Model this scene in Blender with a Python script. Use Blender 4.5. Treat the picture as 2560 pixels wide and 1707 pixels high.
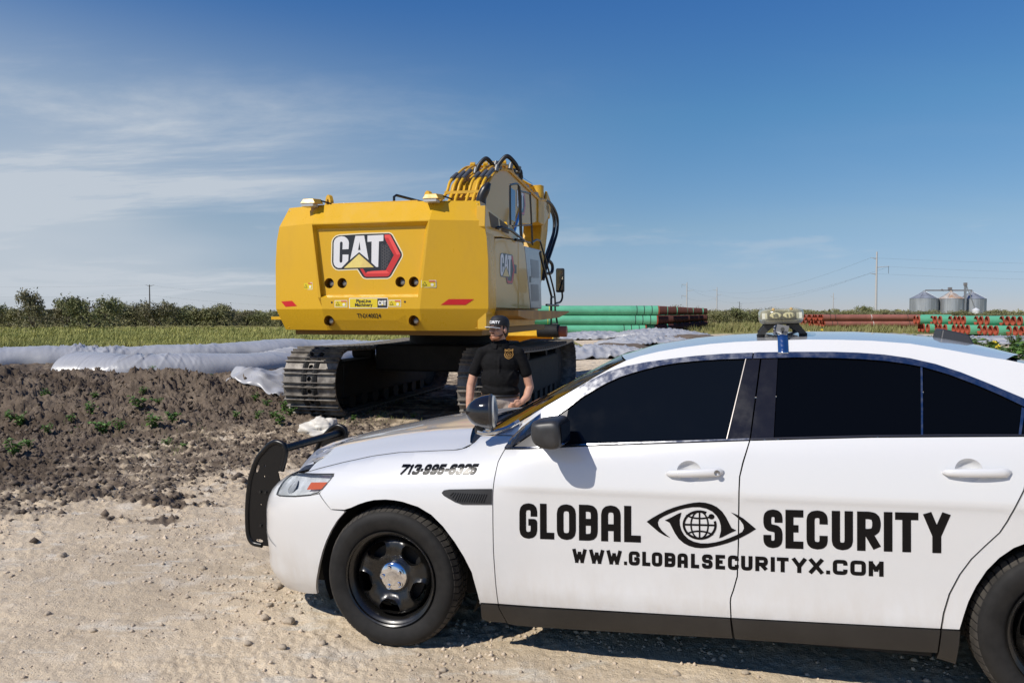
import bpy, bmesh, math, random
import numpy as np
from mathutils import Vector, Matrix, noise as mnoise
from mathutils.geometry import delaunay_2d_cdt

for _o in list(bpy.data.objects): bpy.data.objects.remove(_o)
SC = bpy.context.scene
COL = SC.collection
R = math.radians
RNG = random.Random(7)

# ------------------------------------------------------------------ camera
cam_d = bpy.data.cameras.new('camera')
cam = bpy.data.objects.new('camera', cam_d); COL.objects.link(cam)
cam.location = (0, 0, 1.70)
cam.rotation_euler = (R(90 - 2.111), 0, 0)
cam_d.sensor_width = 36.0; cam_d.lens = 26.634
cam_d.clip_start = 0.05; cam_d.clip_end = 20000
SC.camera = cam

# ------------------------------------------------------------------ sun direction, sky
SUN_ELEV, SUN_TO = R(44.5), R(52)            # height, and the heading the light travels in (from +Y towards +X)
LIGHT = Vector((math.cos(SUN_ELEV)*math.sin(SUN_TO), math.cos(SUN_ELEV)*math.cos(SUN_TO), -math.sin(SUN_ELEV)))
W = bpy.data.worlds.new('World'); SC.world = W; W.use_nodes = True
nt = W.node_tree; nt.nodes.clear()
def N(tree, typ, **kw):
    n = tree.nodes.new(typ)
    for k, v in kw.items():
        if k.startswith('i_'):
            n.inputs[k[2:].replace('_', ' ')].default_value = v
        elif k.startswith('n_'):
            n.inputs[int(k[2:])].default_value = v
        else: setattr(n, k, v)
    return n
out = N(nt, 'ShaderNodeOutputWorld'); bg = N(nt, 'ShaderNodeBackground')
sky = N(nt, 'ShaderNodeTexSky', sky_type='NISHITA')
sky.sun_disc = False; sky.sun_elevation = SUN_ELEV; sky.sun_rotation = SUN_TO + math.pi
sky.altitude = 10; sky.air_density = 1.0; sky.dust_density = 0.0; sky.ozone_density = 3.0
bg.inputs['Strength'].default_value = 0.105
L = nt.links.new
tc = N(nt, 'ShaderNodeTexCoord')
sep = N(nt, 'ShaderNodeSeparateXYZ'); L(tc.outputs['Generated'], sep.inputs[0])
def M(tree, op, a, b=None, c=None, clamp=False):
    n = tree.nodes.new('ShaderNodeMath'); n.operation = op; n.use_clamp = clamp
    for i, v in enumerate((a, b, c)):
        if v is None: continue
        if isinstance(v, (int, float)): n.inputs[i].default_value = v
        else: tree.links.new(v, n.inputs[i])
    return n.outputs[0]
def MR(tree, v, a, b, c=0.0, d=1.0, interp='SMOOTHSTEP'):
    n = tree.nodes.new('ShaderNodeMapRange'); n.interpolation_type = interp
    tree.links.new(v, n.inputs[0])
    for i, x in enumerate((a, b, c, d)): n.inputs[i+1].default_value = x
    return n.outputs[0]
# thin cirrus on a high plane: direction / height gives the place on the cloud sheet
zz = M(nt, 'ADD', M(nt, 'MAXIMUM', sep.outputs['Z'], 0.0), 0.16)
cx = M(nt, 'DIVIDE', sep.outputs['X'], zz); cy = M(nt, 'DIVIDE', sep.outputs['Y'], zz)
comb = N(nt, 'ShaderNodeCombineXYZ'); L(cx, comb.inputs[0]); L(cy, comb.inputs[1])
mp = N(nt, 'ShaderNodeMapping'); mp.inputs['Rotation'].default_value = (0, 0, R(-38)); mp.inputs['Scale'].default_value = (0.42, 1.15, 1); L(comb.outputs[0], mp.inputs[0])
n1 = N(nt, 'ShaderNodeTexNoise', i_Scale=1.0, i_Detail=10.0, i_Roughness=0.62, i_Distortion=0.55); L(mp.outputs[0], n1.inputs['Vector'])
mp2 = N(nt, 'ShaderNodeMapping'); mp2.inputs['Location'].default_value = (3.1, 0.4, 0); mp2.inputs['Scale'].default_value = (0.30, 0.30, 1); L(comb.outputs[0], mp2.inputs[0])
n2 = N(nt, 'ShaderNodeTexNoise', i_Scale=1.0, i_Detail=4.0, i_Roughness=0.5); L(mp2.outputs[0], n2.inputs['Vector'])
west = MR(nt, M(nt, 'SUBTRACT', cx, M(nt, 'MULTIPLY', cy, 0.04)), 0.55, -1.9, 0.0, 1.0)
wisps = MR(nt, n1.outputs[0], 0.48, 0.74)
veil = M(nt, 'MULTIPLY', west, MR(nt, n2.outputs[0], 0.28, 0.62, 0.35, 1.0))
# small flat clouds low over the horizon
mp3 = N(nt, 'ShaderNodeMapping'); mp3.inputs['Scale'].default_value = (5.0, 5.0, 26.0); mp3.inputs['Location'].default_value = (0.35, 0, 0.9); L(tc.outputs['Generated'], mp3.inputs[0])
n3 = N(nt, 'ShaderNodeTexNoise', i_Scale=1.0, i_Detail=5.0, i_Roughness=0.55); L(mp3.outputs[0], n3.inputs['Vector'])
lowb = M(nt, 'MULTIPLY', MR(nt, sep.outputs['Z'], 0.035, 0.07), MR(nt, sep.outputs['Z'], 0.15, 0.095))
lowc = M(nt, 'MULTIPLY', MR(nt, n3.outputs[0], 0.53, 0.68), lowb)
fade = MR(nt, sep.outputs['Z'], 0.40, 0.17)
dens = M(nt, 'MULTIPLY', M(nt, 'MULTIPLY', M(nt, 'ADD', M(nt, 'MULTIPLY', veil, 0.88), M(nt, 'MULTIPLY', wisps, M(nt, 'ADD', M(nt, 'MULTIPLY', west, 1.15), 0.04))), fade), 1.0, clamp=True)
dens = M(nt, 'ADD', dens, M(nt, 'MULTIPLY', lowc, 0.30), clamp=True)
dens = M(nt, 'MULTIPLY', dens, 0.85)
mixc = N(nt, 'ShaderNodeMix', data_type='RGBA'); L(dens, mixc.inputs[0])
# white balance of the clear sky by height above the horizon
ramp = N(nt, 'ShaderNodeValToRGB'); L(sep.outputs['Z'], ramp.inputs[0])
for pos, c in ((0.0, (.44, .50, .76)), (.024, (.449, .517, .77)), (.108, (.56, .64, .735)), (.245, (.44, .72, .865)), (.368, (.337, .67, .99)), (.55, (.28, .60, 1.05)), (1.0, (.26, .56, 1.05))):
    e_ = ramp.color_ramp.elements
    el = e_[0] if pos == 0 else e_[len(e_)-1] if pos == 1.0 else e_.new(pos)
    el.color = (*c, 1)
hs = N(nt, 'ShaderNodeMix', data_type='RGBA', blend_type='MULTIPLY'); hs.inputs[0].default_value = 1.0
L(sky.outputs[0], hs.inputs[6]); L(ramp.outputs[0], hs.inputs[7])
L(hs.outputs[2], mixc.inputs[6]); mixc.inputs[7].default_value = (5.6, 6.05, 6.6, 1)
L(mixc.outputs[2], bg.inputs['Color']); L(bg.outputs[0], out.inputs[0])

sun_d = bpy.data.lights.new('sun', 'SUN'); sun_d.energy = 4.4; sun_d.angle = R(0.53); sun_d.color = (1.0, 0.945, 0.86)
sun = bpy.data.objects.new('sun', sun_d); COL.objects.link(sun); sun.location = (-20, -18, 30)
sun.rotation_euler = LIGHT.to_track_quat('-Z', 'Y').to_euler()
SC.view_settings.view_transform = 'Standard'; SC.view_settings.look = 'None'
SC.view_settings.exposure = 0.0; SC.view_settings.gamma = 1.0; SC.view_settings.use_curve_mapping = False
SC.render.engine = 'CYCLES'
cy_ = SC.cycles; cy_.use_denoising = True; cy_.max_bounces = 6; cy_.diffuse_bounces = 3; cy_.glossy_bounces = 4
cy_.transmission_bounces = 6; cy_.transparent_max_bounces = 10; cy_.caustics_reflective = False; cy_.caustics_refractive = False
cy_.sample_clamp_indirect = 6.0
try: cy_.denoiser = 'OPENIMAGEDENOISE'
except Exception: pass

# ------------------------------------------------------------------ materials
MATS = {}
def mat(name, col, rough=0.5, metal=0.0, coat=0.0, var=0.0, vscale=8.0, bump=0.0, bscale=40.0, spec=0.5, col2=None, trans=0.0, alpha=1.0, detail=5.0, stretch=None, coords='Object', bdist=0.01, rvar=0.0):
    if name in MATS: return MATS[name]
    m = bpy.data.materials.new(name); m.use_nodes = True; t = m.node_tree
    p = t.nodes['Principled BSDF']
    p.inputs['Base Color'].default_value = (*col, 1); p.inputs['Roughness'].default_value = rough; p.inputs['Metallic'].default_value = metal
    p.inputs['Coat Weight'].default_value = coat; p.inputs['Coat Roughness'].default_value = 0.04
    p.inputs['Specular IOR Level'].default_value = spec; p.inputs['Transmission Weight'].default_value = trans; p.inputs['Alpha'].default_value = alpha
    if var > 0 or col2 or bump > 0 or rvar > 0:
        c = t.nodes.new('ShaderNodeTexCoord'); v = c.outputs[coords]
        if stretch:
            mp = t.nodes.new('ShaderNodeMapping'); mp.inputs['Scale'].default_value = stretch; t.links.new(v, mp.inputs[0]); v = mp.outputs[0]
        if var > 0 or col2 or rvar > 0:
            n = t.nodes.new('ShaderNodeTexNoise'); n.inputs['Scale'].default_value = vscale; n.inputs['Detail'].default_value = detail; n.inputs['Roughness'].default_value = 0.6
            t.links.new(v, n.inputs['Vector'])
            c2 = col2 or tuple(x*(1-var) for x in col)
            c1 = col if col2 else tuple(min(1, x*(1+var)) for x in col)
            mx = t.nodes.new('ShaderNodeMix'); mx.data_type = 'RGBA'
            f = MR(t, n.outputs[0], 0.35, 0.65); t.links.new(f, mx.inputs[0])
            mx.inputs[6].default_value = (*c1, 1); mx.inputs[7].default_value = (*c2, 1)
            t.links.new(mx.outputs[2], p.inputs['Base Color'])
            if rvar > 0:
                t.links.new(MR(t, n.outputs[0], 0.3, 0.7, max(0.02, rough-rvar), min(1, rough+rvar)), p.inputs['Roughness'])
        if bump > 0:
            n = t.nodes.new('ShaderNodeTexNoise'); n.inputs['Scale'].default_value = bscale; n.inputs['Detail'].default_value = 6
            t.links.new(v, n.inputs['Vector'])
            b = t.nodes.new('ShaderNodeBump'); b.inputs['Strength'].default_value = bump; b.inputs['Distance'].default_value = bdist
            t.links.new(n.outputs[0], b.inputs['Height']); t.links.new(b.outputs[0], p.inputs['Normal'])
    MATS[name] = m; return m

# ------------------------------------------------------------------ mesh helpers
def raw_mesh(name, V, F, mt=None, smooth=False, sharp=None):
    me = bpy.data.meshes.new(name)
    V = np.asarray(V, dtype=np.float32)
    if isinstance(F, np.ndarray):
        n, k = F.shape
        me.vertices.add(len(V)); me.vertices.foreach_set('co', V.ravel())
        me.loops.add(n*k); me.loops.foreach_set('vertex_index', F.astype(np.int32).ravel())
        me.polygons.add(n); me.polygons.foreach_set('loop_start', np.arange(0, n*k, k, dtype=np.int32))
        me.update(calc_edges=True); me.validate()
    else:
        me.from_pydata([tuple(map(float, v)) for v in V], [], F); me.update()
    if mt:
        for m in (mt if isinstance(mt, (list, tuple)) else [mt]): me.materials.append(m)
    if smooth:
        me.polygons.foreach_set('use_smooth', np.ones(len(me.polygons), dtype=bool))
        if sharp is not None:
            try: me.set_sharp_from_angle(angle=R(sharp))
            except Exception: pass
    return me
def link(name, me, parent=None, loc=None, rot=None):
    o = bpy.data.objects.new(name, me); COL.objects.link(o)
    if parent is not None: o.parent = parent
    if loc is not None: o.location = loc
    if rot is not None: o.rotation_euler = rot
    return o
def obj(name, V, F, mt, parent=None, smooth=False, sharp=None, loc=None, rot=None):
    return link(name, raw_mesh(name, V, F, mt, smooth, sharp), parent, loc, rot)
def tag(o, label=None, cat=None, group=None, kind=None):
    if label: o['label'] = label
    if cat: o['category'] = cat
    if group: o['group'] = group
    if kind: o['kind'] = kind
    return o
def thing(name, label, cat, loc=(0, 0, 0), rot=(0, 0, 0), group=None):
    o = bpy.data.objects.new(name, None); COL.objects.link(o); o.empty_display_size = 0.2
    o.location = loc; o.rotation_euler = rot
    return tag(o, label, cat, group)
def kids(root): return [o for o in COL.objects if o.parent is root]
def dup(root, loc=None, rot=None, scale=None, label=None, parent=None, ch=None):
    c = root.copy(); COL.objects.link(c)
    if parent is not None: c.parent = parent
    if loc is not None: c.location = loc
    if rot is not None: c.rotation_euler = rot
    if scale is not None: c.scale = scale
    if label: c['label'] = label
    for k in root.children: dup(k, parent=c)
    return c

class MB:
    """collects shapes into one mesh"""
    def __init__(s): s.V = []; s.F = []
    def add(s, V, F):
        b = len(s.V); s.V += [tuple(map(float, v)) for v in V]; s.F += [tuple(i+b for i in f) for f in F]; return s
    def box(s, c, d, rot=None, taper=None):
        x, y, z = (k/2 for k in d)
        P = [Vector((a*x, b*y, e*z)) for e in (-1, 1) for b in (-1, 1) for a in (-1, 1)]
        if taper:
            for p in P[4:]: p.x *= taper[0]; p.y *= taper[1]
        if rot is not None:
            m = rot if isinstance(rot, Matrix) else Matrix.Rotation(rot[2], 3, 'Z') @ Matrix.Rotation(rot[1], 3, 'Y') @ Matrix.Rotation(rot[0], 3, 'X')
            P = [m @ p for p in P]
        c = Vector(c); return s.add([p+c for p in P], [(0,2,3,1),(4,5,7,6),(0,1,5,4),(2,6,7,3),(0,4,6,2),(1,3,7,5)])
    def bbox(s, a, b): return s.box([(p+q)/2 for p, q in zip(a, b)], [abs(q-p) for p, q in zip(a, b)])
    def ring(s, pts):  # closed polygon faces, fan as one ngon
        return s.add(pts, [tuple(range(len(pts)))])
    def prism(s, poly, f, d):
        """poly: 2-D points; f(a,b)->Vector base position; d: Vector thickness"""
        n = len(poly); A = [Vector(f(*p)) for p in poly]; B = [p+Vector(d) for p in A]
        return s.add(A+B, [tuple(range(n-1, -1, -1)), tuple(range(n, 2*n))]+[(i, (i+1) % n, n+(i+1) % n, n+i) for i in range(n)])
    def tube(s, pts, r, n=8, caps=True, closed=False):
        pts = [Vector(p) for p in pts]; m = len(pts); rs = r if isinstance(r, (list, tuple)) else [r]*m
        T = []
        for i in range(m):
            a = pts[(i-1) % m] if closed else pts[max(0, i-1)]; b = pts[(i+1) % m] if closed else pts[min(m-1, i+1)]
            T.append((b-a).normalized() if (b-a).length > 1e-9 else Vector((0, 0, 1)))
        u = T[0].orthogonal().normalized(); V = []; 
        for i in range(m):
            u = (u - T[i]*u.dot(T[i])); u = u.normalized() if u.length > 1e-6 else T[i].orthogonal().normalized()
            w = T[i].cross(u)
            for k in range(n):
                a = 2*math.pi*k/n; V.append(pts[i]+(u*math.cos(a)+w*math.sin(a))*rs[i])
        F = []
        for i in range(m if closed else m-1):
            j = (i+1) % m
            for k in range(n): F.append((i*n+k, i*n+(k+1) % n, j*n+(k+1) % n, j*n+k))
        if caps and not closed: F.append(tuple(range(n-1, -1, -1))); F.append(tuple(range((m-1)*n, m*n)))
        return s.add(V, F)
    def cyl(s, a, b, r, n=12, r2=None): return s.tube([a, b], [r, r if r2 is None else r2], n)
    def lathe(s, prof, c, axis='Z', n=24, close=False):
        """prof: (radius, height)"""
        c = Vector(c); V = []; m = len(prof)
        ax = {'X': (Vector((0,1,0)), Vector((0,0,1)), Vector((1,0,0))), 'Y': (Vector((0,0,1)), Vector((1,0,0)), Vector((0,1,0))), 'Z': (Vector((1,0,0)), Vector((0,1,0)), Vector((0,0,1)))}[axis]
        for (r, h) in prof:
            for k in range(n):
                a = 2*math.pi*k/n; V.append(c+(ax[0]*math.cos(a)+ax[1]*math.sin(a))*r+ax[2]*h)
        F = []
        for i in range(m if close else m-1):
            j = (i+1) % m
            for k in range(n): F.append((i*n+k, i*n+(k+1) % n, j*n+(k+1) % n, j*n+k))
        return s.add(V, F)
    def sphere(s, c, r, n=12, m=8, sc=(1, 1, 1)):
        pr = [(max(1e-4, math.sin(math.pi*i/m)), -math.cos(math.pi*i/m)) for i in range(m+1)]
        t = MB().lathe(pr, (0, 0, 0), 'Z', n); c = Vector(c)
        return s.add([Vector((v[0]*r*sc[0], v[1]*r*sc[1], v[2]*r*sc[2]))+c for v in t.V], t.F)
    def build(s, name, mt, parent=None, smooth=False, sharp=40, loc=None, rot=None, bevel=0.0, seg=2):
        me = raw_mesh(name, s.V, s.F, mt)
        bm = bmesh.new(); bm.from_mesh(me); bmesh.ops.recalc_face_normals(bm, faces=bm.faces); bm.to_mesh(me); bm.free()
        if smooth:
            me.polygons.foreach_set('use_smooth', np.ones(len(me.polygons), dtype=bool))
            me.set_sharp_from_angle(angle=R(sharp))
        o = link(name, me, parent, loc, rot)
        if bevel > 0:
            b = o.modifiers.new('bevel', 'BEVEL'); b.width = bevel; b.segments = seg; b.limit_method = 'ANGLE'; b.angle_limit = R(35)
            me.polygons.foreach_set('use_smooth', np.ones(len(me.polygons), dtype=bool))
            b.harden_normals = False; me.set_sharp_from_angle(angle=R(35))
            if hasattr(b, 'face_strength_mode'): b.harden_normals = True
        return o

def curve_pts(P, n=8, closed=False):
    """Catmull-Rom through points"""
    P = [Vector(p) for p in P]; m = len(P); o = []
    rng = range(m) if closed else range(m-1)
    for i in rng:
        p1, p2 = P[i], P[(i+1) % m]
        p0 = P[(i-1) % m] if closed or i > 0 else p1*2-p2
        p3 = P[(i+2) % m] if closed or i < m-2 else p2*2-p1
        for k in range(n):
            t = k/n; o.append(0.5*((2*p1)+(p2-p0)*t+(2*p0-5*p1+4*p2-p3)*t*t+(3*p1-p0-3*p2+p3)*t*t*t))
    if not closed: o.append(P[-1])
    return o

def inside(poly, P):
    """vectorised even-odd test"""
    x, y = P[:, 0], P[:, 1]; r = np.zeros(len(P), bool); n = len(poly)
    for i in range(n):
        x1, y1 = poly[i]; x2, y2 = poly[(i+1) % n]
        if y1 == y2: continue
        c = ((y1 > y) != (y2 > y)) & (x < (x2-x1)*(y-y1)/(y2-y1)+x1); r ^= c
    return r
def edge_dist(poly, P):
    d = np.full(len(P), 1e9); A = np.array(poly); B = np.roll(A, -1, 0)
    for a, b in zip(A, B):
        ab = b-a; L2 = max(ab@ab, 1e-12); t = np.clip(((P-a)@ab)/L2, 0, 1)
        d = np.minimum(d, np.hypot(*(P-(a+t[:, None]*ab)).T))
    return d
def densify(poly, sp):
    o = []; n = len(poly)
    for i in range(n):
        a = np.array(poly[i], float); b = np.array(poly[(i+1) % n], float); k = max(1, int(math.ceil(np.hypot(*(b-a))/sp)))
        for j in range(k): o.append(tuple(a+(b-a)*j/k))
    return o
def tri_patch(polys, sp=None, holes=(), union=False, rows=None):
    """2-D triangulation of a polygon (or a union of polygons), with interior points. returns P, tris"""
    if not union: polys = [polys]
    pts = []; faces = []
    for pl in polys:
        d = densify(pl, sp) if sp else pl
        faces.append(list(range(len(pts), len(pts)+len(d)))); pts += d
    edges = []
    for h in holes:
        d = densify(h, sp) if sp else h; b = len(pts); pts += d
        edges += [(b+i, b+(i+1) % len(d)) for i in range(len(d))]
    if sp:
        A = np.array(pts); lo, hi = A.min(0), A.max(0)
        xs = np.arange(lo[0]+sp*.5, hi[0], sp); ys = np.arange(lo[1]+sp*.5, hi[1], sp)
        if rows is not None: ys = np.unique(np.concatenate([ys, [r for r in rows if lo[1] < r < hi[1]]]))
        g = np.stack(np.meshgrid(xs, ys), -1).reshape(-1, 2)
        m = np.zeros(len(g), bool)
        for pl in polys: m |= inside(pl, g) & (edge_dist(pl, g) > sp*.3)
        for h in holes: m &= ~inside(h, g) & (edge_dist(h, g) > sp*.3)
        pts += [tuple(p) for p in g[m]]
    vs, es, fs, *_ = delaunay_2d_cdt([Vector((float(p[0]), float(p[1]))) for p in pts], edges, faces, 1, 1e-7)
    P = np.array([(v.x, v.y) for v in vs]); T = [tuple(f) for f in fs]
    T2 = []
    for f in T:
        for i in range(1, len(f)-1): T2.append((f[0], f[i], f[i+1]))
    T = np.array(T2)
    if union and len(T):
        c = P[T].mean(1); k = np.zeros(len(T), bool)
        for pl in polys: k |= inside(pl, c)
        T = T[k]
    if holes and len(T):
        c = P[T].mean(1); k = np.ones(len(T), bool)
        for h in holes: k &= ~inside(h, c)
        T = T[k]
    a = P[T]; ar = (a[:, 1, 0]-a[:, 0, 0])*(a[:, 2, 1]-a[:, 0, 1])-(a[:, 1, 1]-a[:, 0, 1])*(a[:, 2, 0]-a[:, 0, 0])
    T = T[abs(ar) > 1e-12]; ar = ar[abs(ar) > 1e-12]
    T[ar < 0] = T[ar < 0][:, ::-1]
    return P, T
def boundary(T):
    from collections import Counter
    c = {}
    for t in T:
        for i in range(3):
            e = (int(t[i]), int(t[(i+1) % 3])); c[e] = 1
    return [e for e in c if (e[1], e[0]) not in c]
def patch(name, polys, fmap, mt, parent=None, sp=0.03, lip=None, holes=(), union=False, flip=False, rows=None, sharp=50, mirror=None, smooth=True):
    """fmap(Px2)->(n,3); lip: vector (or function of the 3-D points) the border is extruded by"""
    P, T = tri_patch(polys, sp, holes, union, rows)
    V = np.asarray(fmap(P), float); T = T.copy()
    if flip: T = T[:, ::-1]
    F = [tuple(map(int, t)) for t in T]
    if lip is not None:
        be = boundary(T); idx = sorted({i for e in be for i in e}); mp = {i: len(V)+k for k, i in enumerate(idx)}
        d = lip(V[idx]) if callable(lip) else np.asarray(lip)[None]
        V = np.vstack([V, V[idx]+d]); F += [(b, a, mp[a], mp[b]) for a, b in be]
    o = obj(name, V, F, mt, parent, smooth, sharp)
    if mirror is not None:
        V2 = V.copy(); V2[:, 1] *= -1
        o2 = obj(name, V2, [f[::-1] for f in F], mt, mirror, smooth, sharp)
        return o, o2
    return o

# ------------------------------------------------------------------ block lettering
def _rnd(path, closed=False):
    o = []; n = len(path)
    for i, p in enumerate(path):
        r = p[2] if len(p) > 2 else 0
        if r <= 0 or (not closed and i in (0, n-1)): o.append((p[0], p[1])); continue
        a = np.array(path[(i-1) % n][:2]); c = np.array(p[:2]); b = np.array(path[(i+1) % n][:2])
        da, db = np.hypot(*(a-c)), np.hypot(*(b-c)); k = min(r, da*.5, db*.5); p0 = c+(a-c)/da*k; p2 = c+(b-c)/db*k
        for t in (0, .35, .65, 1): o.append(tuple((1-t)**2*p0+2*t*(1-t)*c+t*t*p2))
    return o
GLY = {
 'G': [[(1,.66),(1,1,1),(0,1,1),(0,0,1),(1,0,1),(1,.46),(.5,.46)]], 'L': [[(0,1),(0,0),(1,0)]], 'O': ['c',[(1,1,1),(0,1,1),(0,0,1),(1,0,1)]],
 'B': ['c',[(0,0),(1,0,1),(1,1,1),(0,1)],[(0,.52),(1,.52)]], 'A': [[(0,0),(0,1,1),(1,1,1),(1,0)],[(0,.36),(1,.36)]],
 'S': [[(1,.70),(1,1,1),(0,1,1),(0,.52,1),(1,.52,1),(1,0,1),(0,0,1),(0,.30)]], 'E': [[(1,1),(0,1),(0,0),(1,0)],[(0,.52),(.92,.52)]],
 'C': [[(1,.68),(1,1,1),(0,1,1),(0,0,1),(1,0,1),(1,.32)]], 'U': [[(0,1),(0,0,1),(1,0,1),(1,1)]],
 'R': [[(0,0),(0,1),(1,1,1),(1,.46,1),(0,.46)],[(.45,.46),(1.05,-.02)]], 'I': [[(.5,1),(.5,0)]], 'T': [[(0,1),(1,1)],[(.5,1),(.5,0)]],
 'Y': [[(0,1),(.5,.42),(.5,0)],[(1,1),(.5,.42)]], 'W': [[(0,1),(.24,0),(.5,.75),(.76,0),(1,1)]], 'X': [[(0,0),(1,1)],[(0,1),(1,0)]],
 'M': [[(0,0),(0,1),(.5,.42),(1,1),(1,0)]], 'N': [[(0,0),(0,1),(1,0),(1,1)]],
 '7': [[(0,1),(1,1),(.35,0)]], '1': [[(.75,0),(.75,1),(.2,.8)]], '3': [[(0,.72),(0,1,1),(1,1,1),(1,.54,1),(.4,.54)],[(.4,.54),(1,.5,1),(1,0,1),(0,0,1),(0,.28)]],
 '9': ['c',[(1,1,1),(0,1,1),(0,.45,1),(1,.45,1)],[(1,.8),(1,0,1),(0,0,1),(0,.22)]], '5': [[(1,1),(0,1),(0,.52),(1,.58,1),(1,0,1),(0,0,1),(0,.25)]],
 '6': ['c',[(1,.55,1),(0,.55,1),(0,0,1),(1,0,1)],[(1,.78),(1,1,1),(0,1,1),(0,.3)]], '2': [[(0,.70),(0,1,1),(1,1,1),(1,.6,.5),(0,0),(1,0)]],
 '-': [[(0,.42),(1,.42)]], '0': ['c',[(1,1,1),(0,1,1),(0,0,1),(1,0,1)]], '4': [[(.75,0),(.75,1),(0,.3),(1,.3)]],
}
def glyph(ch, x0, x1, t, h=1.0, r=.22, shear=0.0):
    """polygons (to be united) of one block letter in the box x0..x1, 0..h; t stroke width"""
    if ch == '.': return [[(x0, 0), (x1, 0), (x1, t), (x0, t)]]
    out_ = []; closed = False
    w = x1-x0
    for st in GLY[ch]:
        if st == 'c': closed = True; continue
        p = [(x0+t/2+a[0]*(w-t), t/2+a[1]*(h-t), (a[2]*r if len(a) > 2 else 0)) for a in st]
        cl = closed; closed = False
        q = _rnd(p, cl)
        m = len(q); segs = [(q[i], q[(i+1) % m]) for i in range(m if cl else m-1)]
        for i, (a, b) in enumerate(segs):
            a = np.array(a); b = np.array(b); d = (b-a)/max(np.hypot(*(b-a)), 1e-9); nrm = np.array([-d[1], d[0]])*t/2
            if not cl and i == 0: 
                f = st[0]
                if f[0] in (0, 1) and abs(d[0]) > .9 or f[1] in (0, 1) and abs(d[1]) > .6: a = a-d*t/2
            if not cl and i == len(segs)-1:
                f = st[-1]
                if f[0] in (0, 1) and abs(d[0]) > .9 or f[1] in (0, 1) and abs(d[1]) > .6: b = b+d*t/2
            out_.append([tuple(a-nrm), tuple(b-nrm), tuple(b+nrm), tuple(a+nrm)])
        js = q if cl else q[1:-1]
        sharp_c = {(round(v[0], 6), round(v[1], 6)) for v in p if v[2] == 0}
        for j in js:
            if (round(j[0], 6), round(j[1], 6)) in sharp_c and ch in 'LEBRMW':
                k = t/2; out_.append([(j[0]-k, j[1]-k), (j[0]+k, j[1]-k), (j[0]+k, j[1]+k), (j[0]-k, j[1]+k)])
            else: out_.append([(j[0]+t/2*math.cos(a_*math.pi/6), j[1]+t/2*math.sin(a_*math.pi/6)) for a_ in range(12)])
    if shear: out_ = [[(x+shear*y, y) for x, y in pl] for pl in out_]
    return out_
def text_mesh(s, size=1.0, align='LEFT', bold=0.0):
    """flat outlines of the built-in font as (V, F) in its own plane"""
    cu = bpy.data.curves.new('txt', 'FONT'); cu.body = s; cu.size = size; cu.align_x = align; cu.offset = bold; cu.resolution_u = 3
    o = bpy.data.objects.new('txt', cu); COL.objects.link(o)
    dg = bpy.context.evaluated_depsgraph_get(); me = bpy.data.meshes.new_from_object(o.evaluated_get(dg))
    V = [tuple(v.co) for v in me.vertices]; F = [tuple(p.vertices) for p in me.polygons]
    bpy.data.objects.remove(o); bpy.data.curves.remove(cu); bpy.data.meshes.remove(me)
    return V, F

# ================================================================== the white patrol car
# side skin: u = distance along the plan outline from the front axle (towards the tail), z = height
_PL=[(4.27,0),(4.255,.3),(4.2,.56),(4.08,.74),(3.85,.86),(3.5,.93),(3.0,.962),(2.5,.967),(1.7,.967),(.8,.965),(.3,.962),(0,.957),(-.3,.94),(-.55,.90),(-.75,.835),(-.91,.73),(-1.03,.55),(-1.09,.28),(-1.105,0)]
def _cr(pts,n=24):
    P=np.array(pts,float); P=np.vstack([[2*P[0]-P[1]],P,[2*P[-1]-P[-2]]]); out=[]
    P[0]=(P[1][0],-P[2][1]); P[-1]=(P[-2][0],-P[-3][1])
    for i in range(1,len(P)-2):
        t=np.linspace(0,1,n,endpoint=False)[:,None]
        p0,p1,p2,p3=P[i-1],P[i],P[i+1],P[i+2]
        out.append(.5*((2*p1)+(-p0+p2)*t+(2*p0-5*p1+4*p2-p3)*t**2+(-p0+3*p1-3*p2+p3)*t**3))
    out.append(P[-2][None]); return np.vstack(out)
_pc=_cr(_PL)[::-1]
_s=np.concatenate([[0],np.cumsum(np.hypot(*np.diff(_pc,axis=0).T))])
_s-=np.interp(0,_pc[:,0],_s)
_tg=np.gradient(_pc,axis=0); _tg/=np.linalg.norm(_tg,axis=1)[:,None]
_nx,_nw=-_tg[:,1],_tg[:,0]
UMIN,UMAX=_s[0],_s[-1]
_OZ=np.array([.0,.15,.20,.25,.30,.36,.42,.5,.6,.7,.8,.84,.858,.875,.90,.96,1.02,1.07,1.10,1.2,1.35,1.47,1.7])
_OD=np.array([-.16,-.10,-.075,-.05,-.038,-.030,-.033,-.032,-.025,-.017,-.010,-.006,-.001,0,-.004,-.016,-.031,-.048,-.066,-.122,-.212,-.292,-.46])
_FZ=np.array([.0,.15,.2,.25,.3,.4,.5,.6,.7,.78,.82,.86,.89,.92,.95,.98,1.0,1.03,1.06,1.2])
_FD=np.array([-.2,-.12,-.09,-.062,-.045,-.024,-.012,-.004,0,-.002,-.007,-.016,-.027,-.041,-.059,-.083,-.105,-.15,-.22,-.7])
def _smooth(x,y):
    xs=np.linspace(x[0],x[-1],1200); ys=np.interp(xs,x,y); k=np.hanning(25); k/=k.sum()
    yp=np.pad(ys,12,mode='edge'); return xs,np.convolve(yp,k,'valid')
_o=_smooth(_OZ,_OD); 
_f=_smooth(_FZ,_FD)
def belt(u): return np.interp(u,[.6,1.75,2.8,3.4],[1.04,1.104,1.137,1.15])
def zsh(u): return np.interp(u,[-1.6,-1.2,-1.0,-.8,-.5,0,.5,.7],[.76,.79,.81,.835,.885,.955,1.0,1.01])
def sm(a,b,x):
    t=np.clip((x-a)/(b-a),0,1); return t*t*(3-2*t)
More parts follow.
